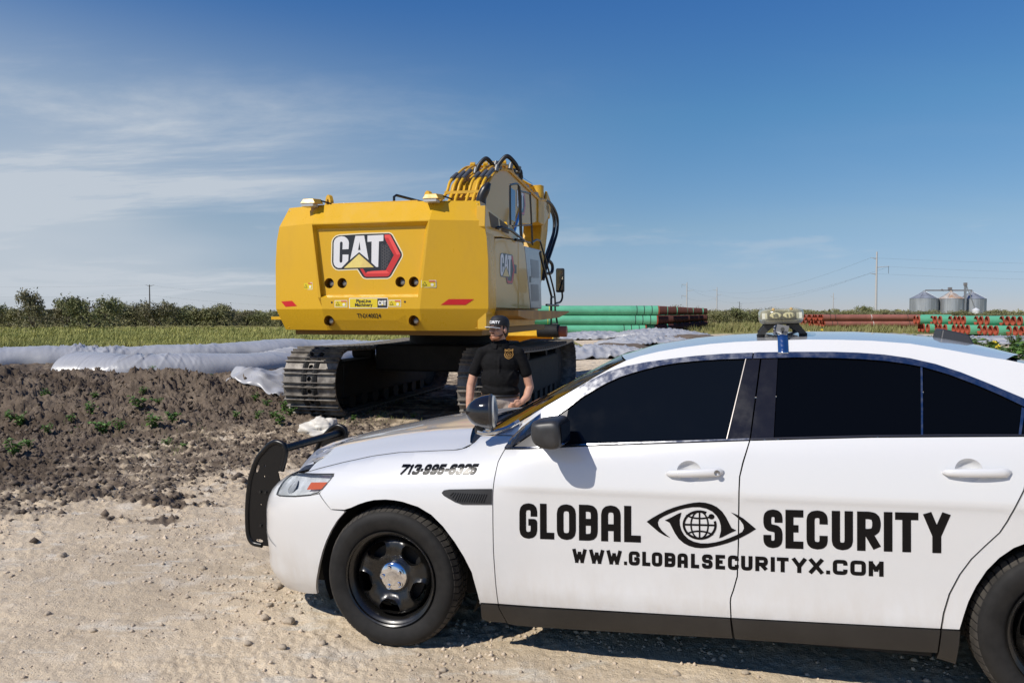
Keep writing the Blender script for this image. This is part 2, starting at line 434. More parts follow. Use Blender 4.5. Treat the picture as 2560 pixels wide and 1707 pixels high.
def S(u,z):
    u=np.asarray(u,float); z=np.asarray(z,float)
    X=np.interp(u,_s,_pc[:,0]); w=np.interp(u,_s,_pc[:,1]); nx=np.interp(u,_s,_nx); nw=np.interp(u,_s,_nw)
    zb=belt(u)
    zd=np.where(z<.86,z,np.where(z<zb,.86+(z-.86)*.24/(zb-.86),1.10+(z-zb)))
    od=np.interp(zd,*_o)
    zs=zsh(u); zf=np.where(z<.55,z,.55+(z-.55)*(.45/(zs-.55)))
    of=np.interp(zf,*_f)
    b=sm(.42,.78,u)
    o=of*(1-b)+od*b
    # nose: the lower bumper lip pushes forward, the top leans back
    fr=sm(-.55,-1.25,u)
    o=o+fr*np.interp(z,[.1,.2,.28,.36,.5,.62,.7,.8,.9],[-.0,.045,.045,.02,.01,-.01,-.03,-.055,-.10])
    # wheel arch swell
    return np.stack([X+nx*o,-(w+nw*o),z],-1)

# ================================================================== the ground
def _h(ix, iy, s):
    n = (ix.astype(np.int64)*374761393+iy.astype(np.int64)*668265263+s*982451653) & 0xffffffff
    n = ((n ^ (n >> 13))*1274126177) & 0xffffffff
    return ((n ^ (n >> 16)) & 0xffff)/65535.0*2*math.pi
def pn(x, y, s=0):
    ix, iy = np.floor(x), np.floor(y); fx, fy = x-ix, y-iy
    def gd(dx, dy):
        a = _h(ix+dx, iy+dy, s); return np.cos(a)*(fx-dx)+np.sin(a)*(fy-dy)
    w = lambda t: t*t*t*(t*(t*6-15)+10)
    a, b, c, d = gd(0, 0), gd(1, 0), gd(0, 1), gd(1, 1); wx, wy = w(fx), w(fy)
    return (a+(b-a)*wx+(c-a)*wy+(a-b-c+d)*wx*wy)*1.4
def fbm(x, y, f, o=4, s=0, g=.5):
    r = 0; a = 1.0
    for i in range(o): r = r+a*pn(x*f, y*f, s+i); f *= 2.03; a *= g
    return r
def bump2(x, y, cx, cy, rx, ry, rot=0):
    c, s = math.cos(rot), math.sin(rot); dx, dy = x-cx, y-cy
    return np.exp(-(((dx*c+dy*s)/rx)**2+((-dx*s+dy*c)/ry)**2))
def soil_mask(x, y):
    """1 where the dark dug soil lies, 0 on the pale gravel pad"""
    n = fbm(x, y, .55, 3, 31)*1.1+fbm(x, y, 2.3, 3, 35)*.45
    a = x/np.maximum(y, .5)
    edge = np.interp(a, [-1.2, -.72, -.66, -.60, -.53, -.45, -.36, -.29], [5.0, 5.6, 6.2, 7.3, 8.7, 9.6, 10.4, 11.4])+n*1.0      # distance at which the pad ends
    m = sm(-1.0, 3.6, y-edge)
    m = m*sm(-1.9, -3.6, x+.10*(y-10)+n*.5)
    m = np.maximum(m, .55*sm(-.6, 1.4, y-np.interp(a, [-.7, -.5, -.3, -.1, .2], [5.2, 6.6, 7.6, 8.2, 9.0])+n*.8)*sm(2.0, .2, x-.02*y))
    m = np.maximum(m, .50*sm(13, 17, y)*sm(-.22, -.1, a))
    # dark streaks and tongues on the pad
    xw = x+fbm(x, y, .7, 3, 43)*.55; yw = y+fbm(x, y, .9, 3, 47)*.42
    st = bump2(xw, yw, -3.9, 7.15, .85, .30, R(-3))*1.15+bump2(xw, yw, -5.6, 8.35, 2.2, .55, R(8))*.95+bump2(xw, yw, -3.3, 6.3, 1.0, .16, R(10))*.62+bump2(xw, yw, -5.4, 6.6, 1.0, .22, R(8))*.65+bump2(xw, yw, -4.6, 5.35, .8, .20, R(10))*.85
    st = sm(.22, 1.05, st+fbm(x, y, 2.6, 4, 41)*.55)
    far = sm(18, 30, y)*.45
    return np.clip(np.maximum(m, st*.85)*(1-far), 0, 1)
def ground_z(x, y, fine=True):
    x = np.asarray(x, float); y = np.asarray(y, float)
    z = np.zeros_like(x)
    # the pad tips up towards the car's tail
    s = (x+.295)*math.cos(R(18.2))-(y-4.70)*math.sin(R(18.2)); l = (x+.295)*math.sin(R(18.2))+(y-4.70)*math.cos(R(18.2))
    z = z+(-.0174+.0349*np.clip(s, -.3, 4.2)*sm(-.4, .3, s)*sm(5.5, 3.8, s))*sm(3.2, 1.4, np.abs(l+.6))
    z = z-.10*sm(6.2, 9.0, y)
    m = soil_mask(x, y)
    left = sm(-1.8, -3.6, x+.23*(y-10.5))
    # spoil heaps left of the digger
    hp = .62*bump2(x, y, -10.2, 15.2, 2.6, 1.5, R(8))+.55*bump2(x, y, -6.6, 14.0, 1.9, 1.3, R(-12))+.40*bump2(x, y, -5.4, 16.0, 1.5, 1.5)+.42*bump2(x, y, -8.6, 13.0, 1.2, .9)+.50*bump2(x, y, -9.4, 11.6, 1.1, .75, R(15))+.30*bump2(x, y, -12.5, 13.2, 2.2, 1.2)+.30*bump2(x, y, -8.0, 17.5, 2.8, 1.6)+.45*bump2(x, y, -14.5, 17.5, 3.0, 2.0)+.22*bump2(x, y, -5.6, 11.9, 1.0, .7)
    hp = hp-.34*bump2(x, y, -7.75, 14.6, .45, 1.3, R(-22))-.25*bump2(x, y, -8.3, 11.6, .45, .9, R(30))
    hp = hp*(1+.5*fbm(x, y, .8, 3, 5))
    z = z+hp*left*.86
    z = z-.02*m
    # berms under the white sheet, far left and behind the digger
    z = z+.18*sm(24, 30, y)*sm(-5, -9, x)*(1-sm(34, 42, y))*.6
    z = z+.30*bump2(x, y, 6.6, 36.5, 4.6, 2.2, R(25))+.22*bump2(x, y, 10.5, 52, 5, 3)
    if fine:
        near = sm(60, 20, y)
        cl = fbm(x, y, 2.2, 3, 11); cl2 = fbm(x, y, 7.0, 3, 17, .6); cl3 = fbm(x, y, 22.0, 2, 23)
        pt = sm(-.05, .55, fbm(x, y, .55, 3, 401))*.8+m*.6
        rough = m*left*(.35+.65*sm(8.5, 12.5, y))
        z = z+near*(rough*(.075*cl+.085*np.abs(cl2)+.034*cl3)+(1-rough)*(.012*cl+.008*cl2*(.4+1.6*m)+(.0035+.006*pt)*cl3+pt*.012*np.abs(cl2)))
        # ridged clods
        z = z+near*m*left*.075*np.clip(1-np.abs(fbm(x, y, 4.1, 3, 61))*3, 0, 1)**2
        z = z+near*(1-left)*m*.014*cl2
        # tyre and track prints on the pad
        z = z-.007*near*(1-m)*np.clip(np.sin((x*.35+y)*26+fbm(x, y, 1.2, 2, 71)*4), 0, 1)*sm(.15, .5, fbm(x*.25, y*1.2, 1.0, 2, 77))
        clear = np.exp(-((np.maximum(np.abs(x-1.2)-3.2, 0))/.8)**2-((np.maximum(np.abs(y-4.1)-1.6, 0))/.7)**2)
    return z
def ground_mesh():
    th = np.concatenate([np.radians(np.linspace(-180, -46, 50, endpoint=False)), np.radians(np.linspace(-46, 40, 820, endpoint=False)), np.radians(np.linspace(40, 180, 50, endpoint=False))])
    rr = np.concatenate([[.3, 1.0, 1.7], np.exp(np.linspace(math.log(2.2), math.log(24), 640, endpoint=False)), np.exp(np.linspace(math.log(24), math.log(120), 130, endpoint=False)), np.exp(np.linspace(math.log(120), math.log(9000), 30))])
    T_, R_ = np.meshgrid(th, rr); X = R_*np.sin(T_); Y = R_*np.cos(T_)
    Z = ground_z(X.ravel(), Y.ravel()).reshape(X.shape)
    nr, nc = X.shape; V = np.stack([X, Y, Z], -1).reshape(-1, 3)
    i = np.arange(nr-1)[:, None]*nc; j = np.arange(nc)[None]; j2 = (j+1) % nc
    F = np.stack([i+j, i+nc+j, i+nc+j2, i+j2], -1).reshape(-1, 4)[:, ::-1]
    V = np.vstack([V, [[0, 0, 0]]])
    me = raw_mesh('ground', V, F, None, True)
    a = me.attributes.new('soil', 'FLOAT', 'POINT')
    sm_ = soil_mask(V[:, 0], V[:, 1]); a.data.foreach_set('value', sm_.astype(np.float32))
    gr = sm(33, 40, V[:, 1]+.35*V[:, 0]*(V[:, 0] < 0)+fbm(V[:, 0], V[:, 1], .15, 3, 91)*4)*np.where(V[:, 0] < 4, 1, sm(58, 75, V[:, 1]))
    b = me.attributes.new('grass', 'FLOAT', 'POINT'); b.data.foreach_set('value', gr.astype(np.float32))
    return me
GM = bpy.data.materials.new('soil_and_gravel'); GM.use_nodes = True
def ground_mat(m):
    t = m.node_tree; p = t.nodes['Principled BSDF']; p.inputs['Roughness'].default_value = .95; p.inputs['Specular IOR Level'].default_value = .15
    tc_ = t.nodes.new('ShaderNodeTexCoord'); v = tc_.outputs['Object']
    def noise_(sc, det=6, ro=.6, dist=0, stretch=None):
        n = t.nodes.new('ShaderNodeTexNoise'); n.inputs['Scale'].default_value = sc; n.inputs['Detail'].default_value = det; n.inputs['Roughness'].default_value = ro; n.inputs['Distortion'].default_value = dist
        if stretch:
            mp_ = t.nodes.new('ShaderNodeMapping'); mp_.inputs['Scale'].default_value = stretch; t.links.new(v, mp_.inputs[0]); t.links.new(mp_.outputs[0], n.inputs['Vector'])
        else: t.links.new(v, n.inputs['Vector'])
        return n.outputs[0]
    def mix(f, a, b):
        x = t.nodes.new('ShaderNodeMix'); x.data_type = 'RGBA'
        if isinstance(f, float): x.inputs[0].default_value = f
        else: t.links.new(f, x.inputs[0])
        for k, c in ((6, a), (7, b)):
            if isinstance(c, tuple): x.inputs[k].default_value = (*c, 1)
            else: t.links.new(c, x.inputs[k])
        return x.outputs[2]
    so = t.nodes.new('ShaderNodeAttribute'); so.attribute_name = 'soil'; ga = t.nodes.new('ShaderNodeAttribute'); ga.attribute_name = 'grass'
    big = noise_(.5, 5); mid = noise_(3.0, 6); fin = noise_(26.0, 6, .7); gri = noise_(110.0, 4, .7)
    pad = mix(MR(t, big, .36, .64), (.75, .61, .43), (.57, .46, .322))
    pad = mix(M(t, 'MULTIPLY', MR(t, mid, .52, .70), .55), pad, (.78, .69, .56))         # chalky scuffs
    pad = mix(M(t, 'MULTIPLY', MR(t, noise_(2.2, 5, .55, .4, (1.0, 3.2, 1)), .56, .68), .7), pad, (.72, .66, .55))
    pad = mix(M(t, 'MULTIPLY', MR(t, fin, .55, .72), .42), pad, (.29, .225, .155))
    vo = t.nodes.new('ShaderNodeTexVoronoi'); vo.inputs['Scale'].default_value = 60; t.links.new(v, vo.inputs['Vector'])
    sepc = t.nodes.new('ShaderNodeSeparateColor'); t.links.new(vo.outputs['Color'], sepc.inputs[0])
    spk = M(t, 'MULTIPLY', M(t, 'LESS_THAN', vo.outputs['Distance'], .34), M(t, 'GREATER_THAN', sepc.outputs[0], .72))
    pad = mix(M(t, 'MULTIPLY', spk, .55), pad, (.74, .66, .54))
    soil = mix(MR(t, mid, .35, .65), (.078, .058, .042), (.125, .093, .066))
    soil = mix(M(t, 'MULTIPLY', MR(t, big, .38, .60), .70), soil, (.215, .168, .125))
    soil = mix(M(t, 'MULTIPLY', MR(t, noise_(1.4, 6), .52, .66), .6), soil, (.285, .225, .165))
    soil = mix(M(t, 'MULTIPLY', MR(t, fin, .5, .68), .6), soil, (.040, .030, .023))
    fsoil = MR(t, M(t, 'ADD', so.outputs['Fac'], M(t, 'MULTIPLY', M(t, 'SUBTRACT', mid, .5), 1.1)), .30, .66)
    col_ = mix(fsoil, pad, soil)
    gcol = mix(MR(t, noise_(.35, 5), .35, .65), (.27, .245, .08), (.36, .31, .12))
    gcol = mix(MR(t, mid, .4, .7), gcol, (.16, .16, .055))
    col_ = mix(MR(t, M(t, 'ADD', ga.outputs['Fac'], M(t, 'MULTIPLY', M(t, 'SUBTRACT', big, .5), .8)), .35, .65), col_, gcol)
    t.links.new(col_, p.inputs['Base Color'])
    hgt = M(t, 'ADD', M(t, 'MULTIPLY', fin, .7), M(t, 'ADD', M(t, 'MULTIPLY', gri, .35), M(t, 'MULTIPLY', spk, .25)))
    b = t.nodes.new('ShaderNodeBump'); b.inputs['Strength'].default_value = 1.0; b.inputs['Distance'].default_value = .023
    t.links.new(hgt, b.inputs['Height']); t.links.new(b.outputs[0], p.inputs['Normal'])
ground_mat(GM)
gme = ground_mesh(); gme.materials.append(GM); tag(link('ground', gme), kind='structure')
def gz(x, y): return float(ground_z(np.array([x]), np.array([y]))[0])

# loose gravel and clods: uncountable, joined
def scatter(name, n, fn, mt, seed, kind='stuff', label=None):
    r = np.random.RandomState(seed); base = []
    for k in range(6):
        rr_ = np.random.RandomState(100+k); P = [Vector((0,0,1)),Vector((0,0,-1))]+[Vector((math.cos(a), math.sin(a), 0)) for a in np.linspace(0, 2*math.pi, 6)[:-1]]
        P = [Vector((p.x*(.55+.8*rr_.rand()), p.y*(.55+.8*rr_.rand()), p.z*(.6+.7*rr_.rand()))) for p in P]; base.append(np.array([tuple(p) for p in P]))
    TF = np.array([(0, 2+i, 2+(i+1) % 5) for i in range(5)]+[(1, 2+(i+1) % 5, 2+i) for i in range(5)])
    x, y, s = fn(r, n); k = len(x); z = ground_z(x, y)
    V = np.zeros((k, 7, 3)); an = r.rand(k)*6.283; c, sn = np.cos(an), np.sin(an)
    for b in range(6):
        m_ = (np.arange(k) % 6) == b; q_ = base[b]; sx = s[m_, None]
        X, Y, Z = q_[None, :, 0]*sx, q_[None, :, 1]*sx, q_[None, :, 2]*sx*.8
        V[m_, :, 0] = X*c[m_, None]-Y*sn[m_, None]+x[m_, None]; V[m_, :, 1] = X*sn[m_, None]+Y*c[m_, None]+y[m_, None]; V[m_, :, 2] = Z+z[m_, None]+sx*.15
    F = (TF[None]+(np.arange(k)*7)[:, None, None]).reshape(-1, 3)
    o = link(name, raw_mesh(name, V.reshape(-1, 3), F, mt)); return tag(o, label, kind=kind)
def f_pad(r, n):
    d = np.exp(r.rand(n)*(math.log(13)-math.log(2.6))+math.log(2.6)); a = np.radians(r.uniform(-42, 36, n)); x, y = d*np.sin(a), d*np.cos(a)
    keep = (soil_mask(x, y) < .6) & (r.rand(n) < .12+.88*sm(-.10, .55, fbm(x, y, .9, 3, 201))); x, y = x[keep], y[keep]
    return x, y, .0022+.016*r.rand(len(x))**4.5
def f_soil(r, n):
    d = r.uniform(5.5, 21, n); a = np.radians(r.uniform(-44, -9, n)); x, y = d*np.sin(a), d*np.cos(a)
    keep = (soil_mask(x, y) > .22+.3*r.rand(n)); x, y = x[keep], y[keep]
    return x, y, .006+.045*r.rand(len(x))**4.2
scatter('gravel', 60000, f_pad, mat('gravel_stone', (.68,.56,.42), .95, col2=(.40,.32,.235), vscale=2.7), 5, label='pale loose gravel strewn over the tan pad')
scatter('soil_clods', 26000, f_soil, mat('soil_clod', (.080,.060,.044), .97, col2=(.17,.13,.095), vscale=1.3), 6, label='dark crumbly clods of dug soil on the spoil heap')
WHITE = mat('white_car_paint', (.655, .655, .65), .32, 0, 1.0)
def dusty(m_):
    # road dust sprayed up from the sills, thicker low down and in ragged streaks (car space: z is height)
    t = m_.node_tree; p = t.nodes['Principled BSDF']; c = t.nodes.new('ShaderNodeTexCoord'); s3 = t.nodes.new('ShaderNodeSeparateXYZ'); t.links.new(c.outputs['Object'], s3.inputs[0])
    mp_ = t.nodes.new('ShaderNodeMapping'); mp_.inputs['Scale'].default_value = (1, 1, .35); t.links.new(c.outputs['Object'], mp_.inputs[0])
    n_ = t.nodes.new('ShaderNodeTexNoise'); n_.inputs['Scale'].default_value = 7; n_.inputs['Detail'].default_value = 8; n_.inputs['Roughness'].default_value = .7; t.links.new(mp_.outputs[0], n_.inputs['Vector'])
    low = MR(t, s3.outputs['Z'], .62, .26); f = M(t, 'MULTIPLY', M(t, 'MULTIPLY', low, MR(t, n_.outputs[0], .30, .75)), .42)
    n2_ = t.nodes.new('ShaderNodeTexNoise'); n2_.inputs['Scale'].default_value = 2.2; n2_.inputs['Detail'].default_value = 6; t.links.new(c.outputs['Object'], n2_.inputs['Vector'])
    f = M(t, 'ADD', f, M(t, 'MULTIPLY', MR(t, n2_.outputs[0], .50, .75), .05), clamp=True)
    mx = t.nodes.new('ShaderNodeMix'); mx.data_type = 'RGBA'; t.links.new(f, mx.inputs[0]); mx.inputs[6].default_value = (.655, .655, .65, 1); mx.inputs[7].default_value = (.42, .35, .27, 1); t.links.new(mx.outputs[2], p.inputs['Base Color'])
    t.links.new(M(t, 'SUBTRACT', 1.0, M(t, 'MULTIPLY', f, 1.6), clamp=True), p.inputs['Coat Weight'])
dusty(WHITE)
BLACKP = mat('black_textured_plastic', (.018, .018, .019), .48, bump=.25, bscale=420, bdist=.002)
BLACKS = mat('black_powder_coat', (.006, .006, .0065), .30, 0, 0, spec=.35)
TRIMG = mat('window_brightwork', (.27, .275, .29), .20, 1.0, rvar=.06, vscale=25)
CHROME = mat('chrome', (.82, .82, .83), .07, 1.0)
GLASS = mat('tinted_glass', (.002, .0026, .004), .035, 0, 0, spec=.07)
GLASSF = mat('tinted_glass_smudged', (.004, .0055, .008), .05, 0, 0, spec=.15, rvar=.03, vscale=6, bump=.04, bscale=2.5, bdist=.02)
PILLAR = mat('gloss_black_pillar', (.012, .011, .012), .14, rvar=.08, vscale=9)
RUB = mat('tyre_rubber', (.014, .0132, .0125), .70, spec=.3, var=.25, vscale=14, bump=.2, bscale=120, bdist=.002)
RUBD = mat('tyre_rubber_dusty', (.042, .037, .031), .85, var=.45, vscale=12)
STEEL = mat('black_wheel_steel', (.008, .0075, .007), .30, 0, .2, rvar=.08, vscale=10)
CLAD = mat('dark_brown_cladding', (.021, .0195, .0185), .42, var=.15, vscale=5)
UNDER = mat('underbody_black', (.008, .008, .008), .8)
VINYL = mat('black_vinyl', (.003, .003, .004), .20, 0, 0, spec=.22)
SEAMG = mat('seam_grey', (.02, .02, .02), .7)

CYAW, CPIT = R(18.2), R(2.0)
ux = Vector((math.cos(CYAW)*math.cos(CPIT), -math.sin(CYAW)*math.cos(CPIT), math.sin(CPIT))); uy = Vector((math.sin(CYAW), math.cos(CYAW), 0)); uz = ux.cross(uy)
CAR_O = Vector((-0.29485883, 4.69954989, -0.01740428))
car = thing('patrol_car', 'white four-door security patrol car with black push bumper and black door lettering', 'car')
car.matrix_world = Matrix(((ux.x, uy.x, uz.x, CAR_O.x), (ux.y, uy.y, uz.y, CAR_O.y), (ux.z, uy.z, uz.z, CAR_O.z), (0, 0, 0, 1)))

def Sn(P, off=0.0):
    p = S(P[:, 0], P[:, 1])
    if off:
        h = 1e-3; a = S(P[:, 0]+h, P[:, 1])-S(P[:, 0]-h, P[:, 1]); b = S(P[:, 0], P[:, 1]+h)-S(P[:, 0], P[:, 1]-h)
        n = np.cross(a, b); n /= np.linalg.norm(n, axis=1)[:, None]; p = p+n*off
    return p
def lipin(d):
    def f(V):
        r = np.zeros_like(V); r[:, 1] = np.where(V[:, 1] < 0, d, -d); return r
    return f
ROWS = [.828, .838, .846, .852, .858, .864, .87, .876, .884, .892]
def panel(name, poly, mt=WHITE, off=0.0, sp=.032, lip=.03, both=True, parent=None, rows=ROWS, parent2=None, holes=()):
    r = patch(name, poly, lambda P: Sn(P, off), mt, parent or car, sp, lipin(lip) if lip else None, rows=rows, holes=holes, mirror=(parent2 or car) if both else None)
    return r
def shrink(poly, d):
    A = np.array(poly); n = len(A); o = []
    area = sum(A[i][0]*A[(i+1) % n][1]-A[(i+1) % n][0]*A[i][1] for i in range(n)); sg = 1 if area > 0 else -1
    for i in range(n):
        a, b, c = A[i-1], A[i], A[(i+1) % n]; e1 = (b-a)/max(np.hypot(*(b-a)), 1e-9); e2 = (c-b)/max(np.hypot(*(c-b)), 1e-9)
        n1 = np.array([-e1[1], e1[0]])*sg; n2 = np.array([-e2[1], e2[0]])*sg; m = n1+n2; L2 = m@m
        o.append(tuple(b+(m/L2*2*d if L2 > .4 else n1*d)))
    return o
ARCHF = [(-.5674,.2027),(-.535,.27),(-.5002,.3442),(-.4405,.4708),(-.405,.535),(-.3662,.5934),(-.32,.652),(-.2729,.6972),(-.23,.722),(-.1839,.7423),(-.14,.757),(-.0934,.7684),(-.0265,.7747),(.025,.7735),(.0724,.7684),(.1576,.7478),(.2299,.7114),(.2894,.6572),(.3465,.5836),(.392,.5089),(.4261,.4328),(.4445,.323),(.4512,.2651)]
FDS = [(.5923,1.0307),(.5711,.9768),(.562,.8998),(.5567,.8283),(.5544,.736),(.5473,.5467),(.5477,.4023),(.5499,.2775)]
BG = [(1.746,1.101),(1.7151,1.0084),(1.7007,.9493),(1.697,.8902),(1.6934,.795),(1.6885,.66),(1.6794,.5042),(1.6611,.4407),(1.650,.41),(1.6471,.3885),(1.6481,.3146)]
RDE = [(2.80,1.136),(2.795,1.04),(2.7655,.9334),(2.737,.8757),(2.7077,.8082),(2.6814,.7596),(2.6302,.7012),(2.583,.6447),(2.5419,.5773),(2.5048,.4933),(2.4826,.4116),(2.4720,.3471)]
ARCHR = [(3.36,.30),(3.355,.40),(3.335,.50),(3.29,.60),(3.22,.68),(3.12,.74),(3.0,.772),(2.90,.771),(2.82,.745),(2.7646,.7174),(2.7304,.6996),(2.6819,.6568),(2.6375,.6004),(2.6014,.5335),(2.5736,.4672),(2.5542,.4023),(2.5417,.3513)]
HEDGE = [(.4002,1.0672),(.3908,1.0443),(.3622,1.0235),(.3178,1.0132),(.2051,1.0055),(-.0211,.989),(-.2,.963),(-.39,.925),(-.55,.888),(-.66,.858)]
HEAD_ = [(-.8705,.828),(-.80,.840),(-.6549,.8559),(-.52,.867),(-.3886,.8769),(-.384,.868),(-.3928,.8466),(-.4275,.8029),(-.4531,.7817),(-.5033,.7666),(-.6236,.7486),(-.7845,.7312),(-.835,.733)]
g = .0026
# fender
panel('fender', shrink([(.4512,.2720)]+[FDS[-1]]+FDS[-2::-1]+[(.603,1.062),(.6165,1.0866),(.54,1.079),(.4694,1.0713)]+HEDGE+[(-.655,.856),(-.52,.867),(-.3886,.8769),(-.384,.868),(-.3928,.8466),(-.4275,.8029),(-.4432,.7806),(-.3586,.7058),(-.2729,.7085)]+ARCHF[8:], g))
# front bumper skin: from the arch round the nose
bp = [(-.2760,.7025),(-.3586,.7028),(-.4460,.7776),(-.5033,.7640),(-.6236,.7460),(-.7845,.7290),(-.84,.731),(-.8765,.826),(-1.0,.815),(-1.2,.812),(-1.45,.812),(UMIN,.812),(UMIN,.150),(-1.45,.152),(-1.2,.158),(-1.05,.167),(-.9,.176),(-.75,.184),(-.65,.190)]+ARCHF[:8]
bo, bo2 = panel('bumper', bp, sp=.035, rows=None, lip=.02)
# flat grey strip with the bumper crease's shade put into its colour; grille openings
panel('crease_shade_strip', [(-1.02,.495),(-.93,.475),(-.84,.445),(-.835,.438),(-.93,.462),(-1.02,.485)], mat('crease_shade_grey', (.28,.28,.28), .6), off=.0015, sp=.02, lip=None, rows=None)
panel('grille', [(UMIN,.76),(-1.35,.76),(-1.30,.70),(-1.33,.60),(UMIN,.60)], BLACKP, off=.004, sp=.05, lip=.02, rows=None)
panel('grille', [(UMIN,.46),(-1.25,.46),(-1.20,.36),(-1.28,.26),(UMIN,.26)], BLACKP, off=.004, sp=.05, lip=.02, rows=None)
# headlight: bowl, amber reflector, clear cover
LENSB = mat('headlight_bowl', (.62, .64, .66), .35, .15, var=.25, vscale=9)
def bowl(P):
    d = edge_dist(HEAD_, P); return Sn(P, 0)+np.stack([.01+0*d, np.clip(d, 0, .03)*1.3+.004, 0*d], 1)
for sgn in (0,):
    hb, hb2 = patch('headlight', HEAD_, bowl, LENSB, car, .018, None, mirror=car)
AMB = [(-.5416,.83),(-.4164,.8407),(-.4348,.8046),(-.5532,.7927)]
am = mat('amber_reflector', (.55, .10, .03), .35)
patch('side_reflector', AMB, lambda P: Sn(P, -.008), am, hb, .02, None); 
patch('projector_lens', [(-.72+.042*math.cos(a*.5236), .795+.036*math.sin(a*.5236)) for a in range(12)], lambda P: Sn(P, -.02), CHROME, hb, .02, None)
CLEAR = bpy.data.materials.new('clear_cover'); CLEAR.use_nodes = True
t_ = CLEAR.node_tree; t_.nodes.clear(); o_ = t_.nodes.new('ShaderNodeOutputMaterial'); a_ = t_.nodes.new('ShaderNodeBsdfTransparent'); b_ = t_.nodes.new('ShaderNodeBsdfGlossy'); m_ = t_.nodes.new('ShaderNodeMixShader'); f_ = t_.nodes.new('ShaderNodeFresnel')
a_.inputs[0].default_value = (.95, .96, .96, 1); b_.inputs['Roughness'].default_value = .06; f_.inputs[0].default_value = 1.5
t_.links.new(f_.outputs[0], m_.inputs[0]); t_.links.new(a_.outputs[0], m_.inputs[1]); t_.links.new(b_.outputs[0], m_.inputs[2]); t_.links.new(m_.outputs[0], o_.inputs[0])
patch('cover', shrink(HEAD_, .002), lambda P: Sn(P, .002), CLEAR, hb, .025, None)
patch('rim', HEAD_, lambda P: Sn(P, .0012), mat('headlight_gasket', (.03,.03,.03), .6), hb, .03, None, holes=[shrink(HEAD_, .006)])
# vent behind the wheel
VENT = [(.2876,.8231),(.2979,.8351),(.3263,.8402),(.5535,.8532),(.5505,.7798),(.3982,.7734),(.3592,.7834),(.3239,.7995),(.2972,.812)]
v1, v2 = panel('fender_vent', VENT, BLACKP, off=.004, sp=.03, lip=.006, rows=None)
mb = MB()
for i in range(15):
    a = .335+i*.0125; top = .8275; bot = max(.787, .8275-(a-.315)*.75)
    for zz0, zz1 in ((0, 1),):
        pa = S(np.array([a+.018]), np.array([top]))[0]; pb = S(np.array([a]), np.array([bot]))[0]
        if top-bot > .004: mb.cyl(Vector(pa)+Vector((0, -.0055, 0)), Vector(pb)+Vector((0, -.0055, 0)), .0022, 5)
mb.build('vent_mesh', BLACKS, v1)

# doors with their own handle, lettering goes on later
CUPS = ((1.486, .964, .054, .047), (2.581, 1.003, .050, .045))
cup_ring = lambda c: [(c[0]+c[2]*math.cos(2*math.pi*k/28), c[1]+c[3]*math.sin(2*math.pi*k/28)) for k in range(28)]
fd, fd2 = panel('front_door', shrink(FDS+BG[::-1]+[(1.0216,1.0625),(.80,1.048)], g), holes=[cup_ring(CUPS[0])])
rd, rd2 = panel('rear_door', shrink([(1.746,1.1015),(1.7165,1.0084),(1.7012,.9493),(1.6975,.8902),(1.6939,.795),(1.689,.66),(1.6799,.5042),(1.6616,.4407),(1.6505,.41),(1.6476,.3885),(1.6486,.3146)]+RDE[::-1]+[(2.2339,1.1225)], g), holes=[cup_ring(CUPS[1])])
for c_, da, db in ((CUPS[0], fd, fd2), (CUPS[1], rd, rd2)):
    # finger cup pressed into the skin behind the handle
    V = []
    for i in range(8):
        f_ = 1-i/7.3
        for k in range(28):
            a_ = 2*math.pi*k/28; p_ = S(np.array([c_[0]+c_[2]*f_*math.cos(a_)]), np.array([c_[1]+c_[3]*f_*math.sin(a_)]))[0]; V.append((p_[0], p_[1]+.030*(1-f_**2.6), p_[2]))
    F = [(i*28+k, i*28+(k+1) % 28, (i+1)*28+(k+1) % 28, (i+1)*28+k) for i in range(7) for k in range(28)]+[tuple(7*28+k for k in range(28))]
    obj('handle_cup', V, F, WHITE, da, True, 60); obj('handle_cup', [(x, -y, z) for x, y, z in V], [f[::-1] for f in F], WHITE, db, True, 60)
qd, qd2 = panel('quarter_panel', shrink([(2.805,1.137),(2.80,1.04),(2.7700,.9334),(2.741,.8757),(2.7117,.8082),(2.6854,.7596),(2.6342,.7012),(2.587,.6447),(2.5459,.5773),(2.5088,.4933),(2.4866,.4116),(2.476,.3480)]+[(2.54,.3513)]+ARCHR[::-1][1:]+[(3.45,.28),(3.75,.28),(3.75,1.155),(3.4,1.152)], .0015))
panel('rear_bumper', shrink([(3.752,.28),(4.9,.30),(4.9055,.80),(4.3,.80),(3.752,.80)], .002), sp=.05, rows=None)
panel('tail_panel', shrink([(3.752,.803),(4.3,.803),(4.9055,.803),(4.9055,1.10),(4.3,1.13),(3.752,1.155)], .002), sp=.05, rows=None)
# dark lower cladding
panel('fender_cladding', [(.4578,.2693),(.5475,.2750),(.575,.172),(.47,.165),(.442,.178)], CLAD, off=.006, rows=None)
panel('door_cladding', [(.5545,.2750),(1.6445,.3140),(1.6510,.2208),(1.2,.197),(.62,.168),(.583,.172)], CLAD, off=.010, rows=None)
panel('door_cladding', [(1.6515,.3140),(2.4680,.3460),(2.4590,.2470),(1.6620,.2190)], CLAD, off=.010, rows=None)
panel('quarter_cladding', [(2.4745,.3462),(2.5400,.3480),(2.5300,.1970),(2.4600,.2180),(2.4660,.2480)], CLAD, off=.008, rows=None)
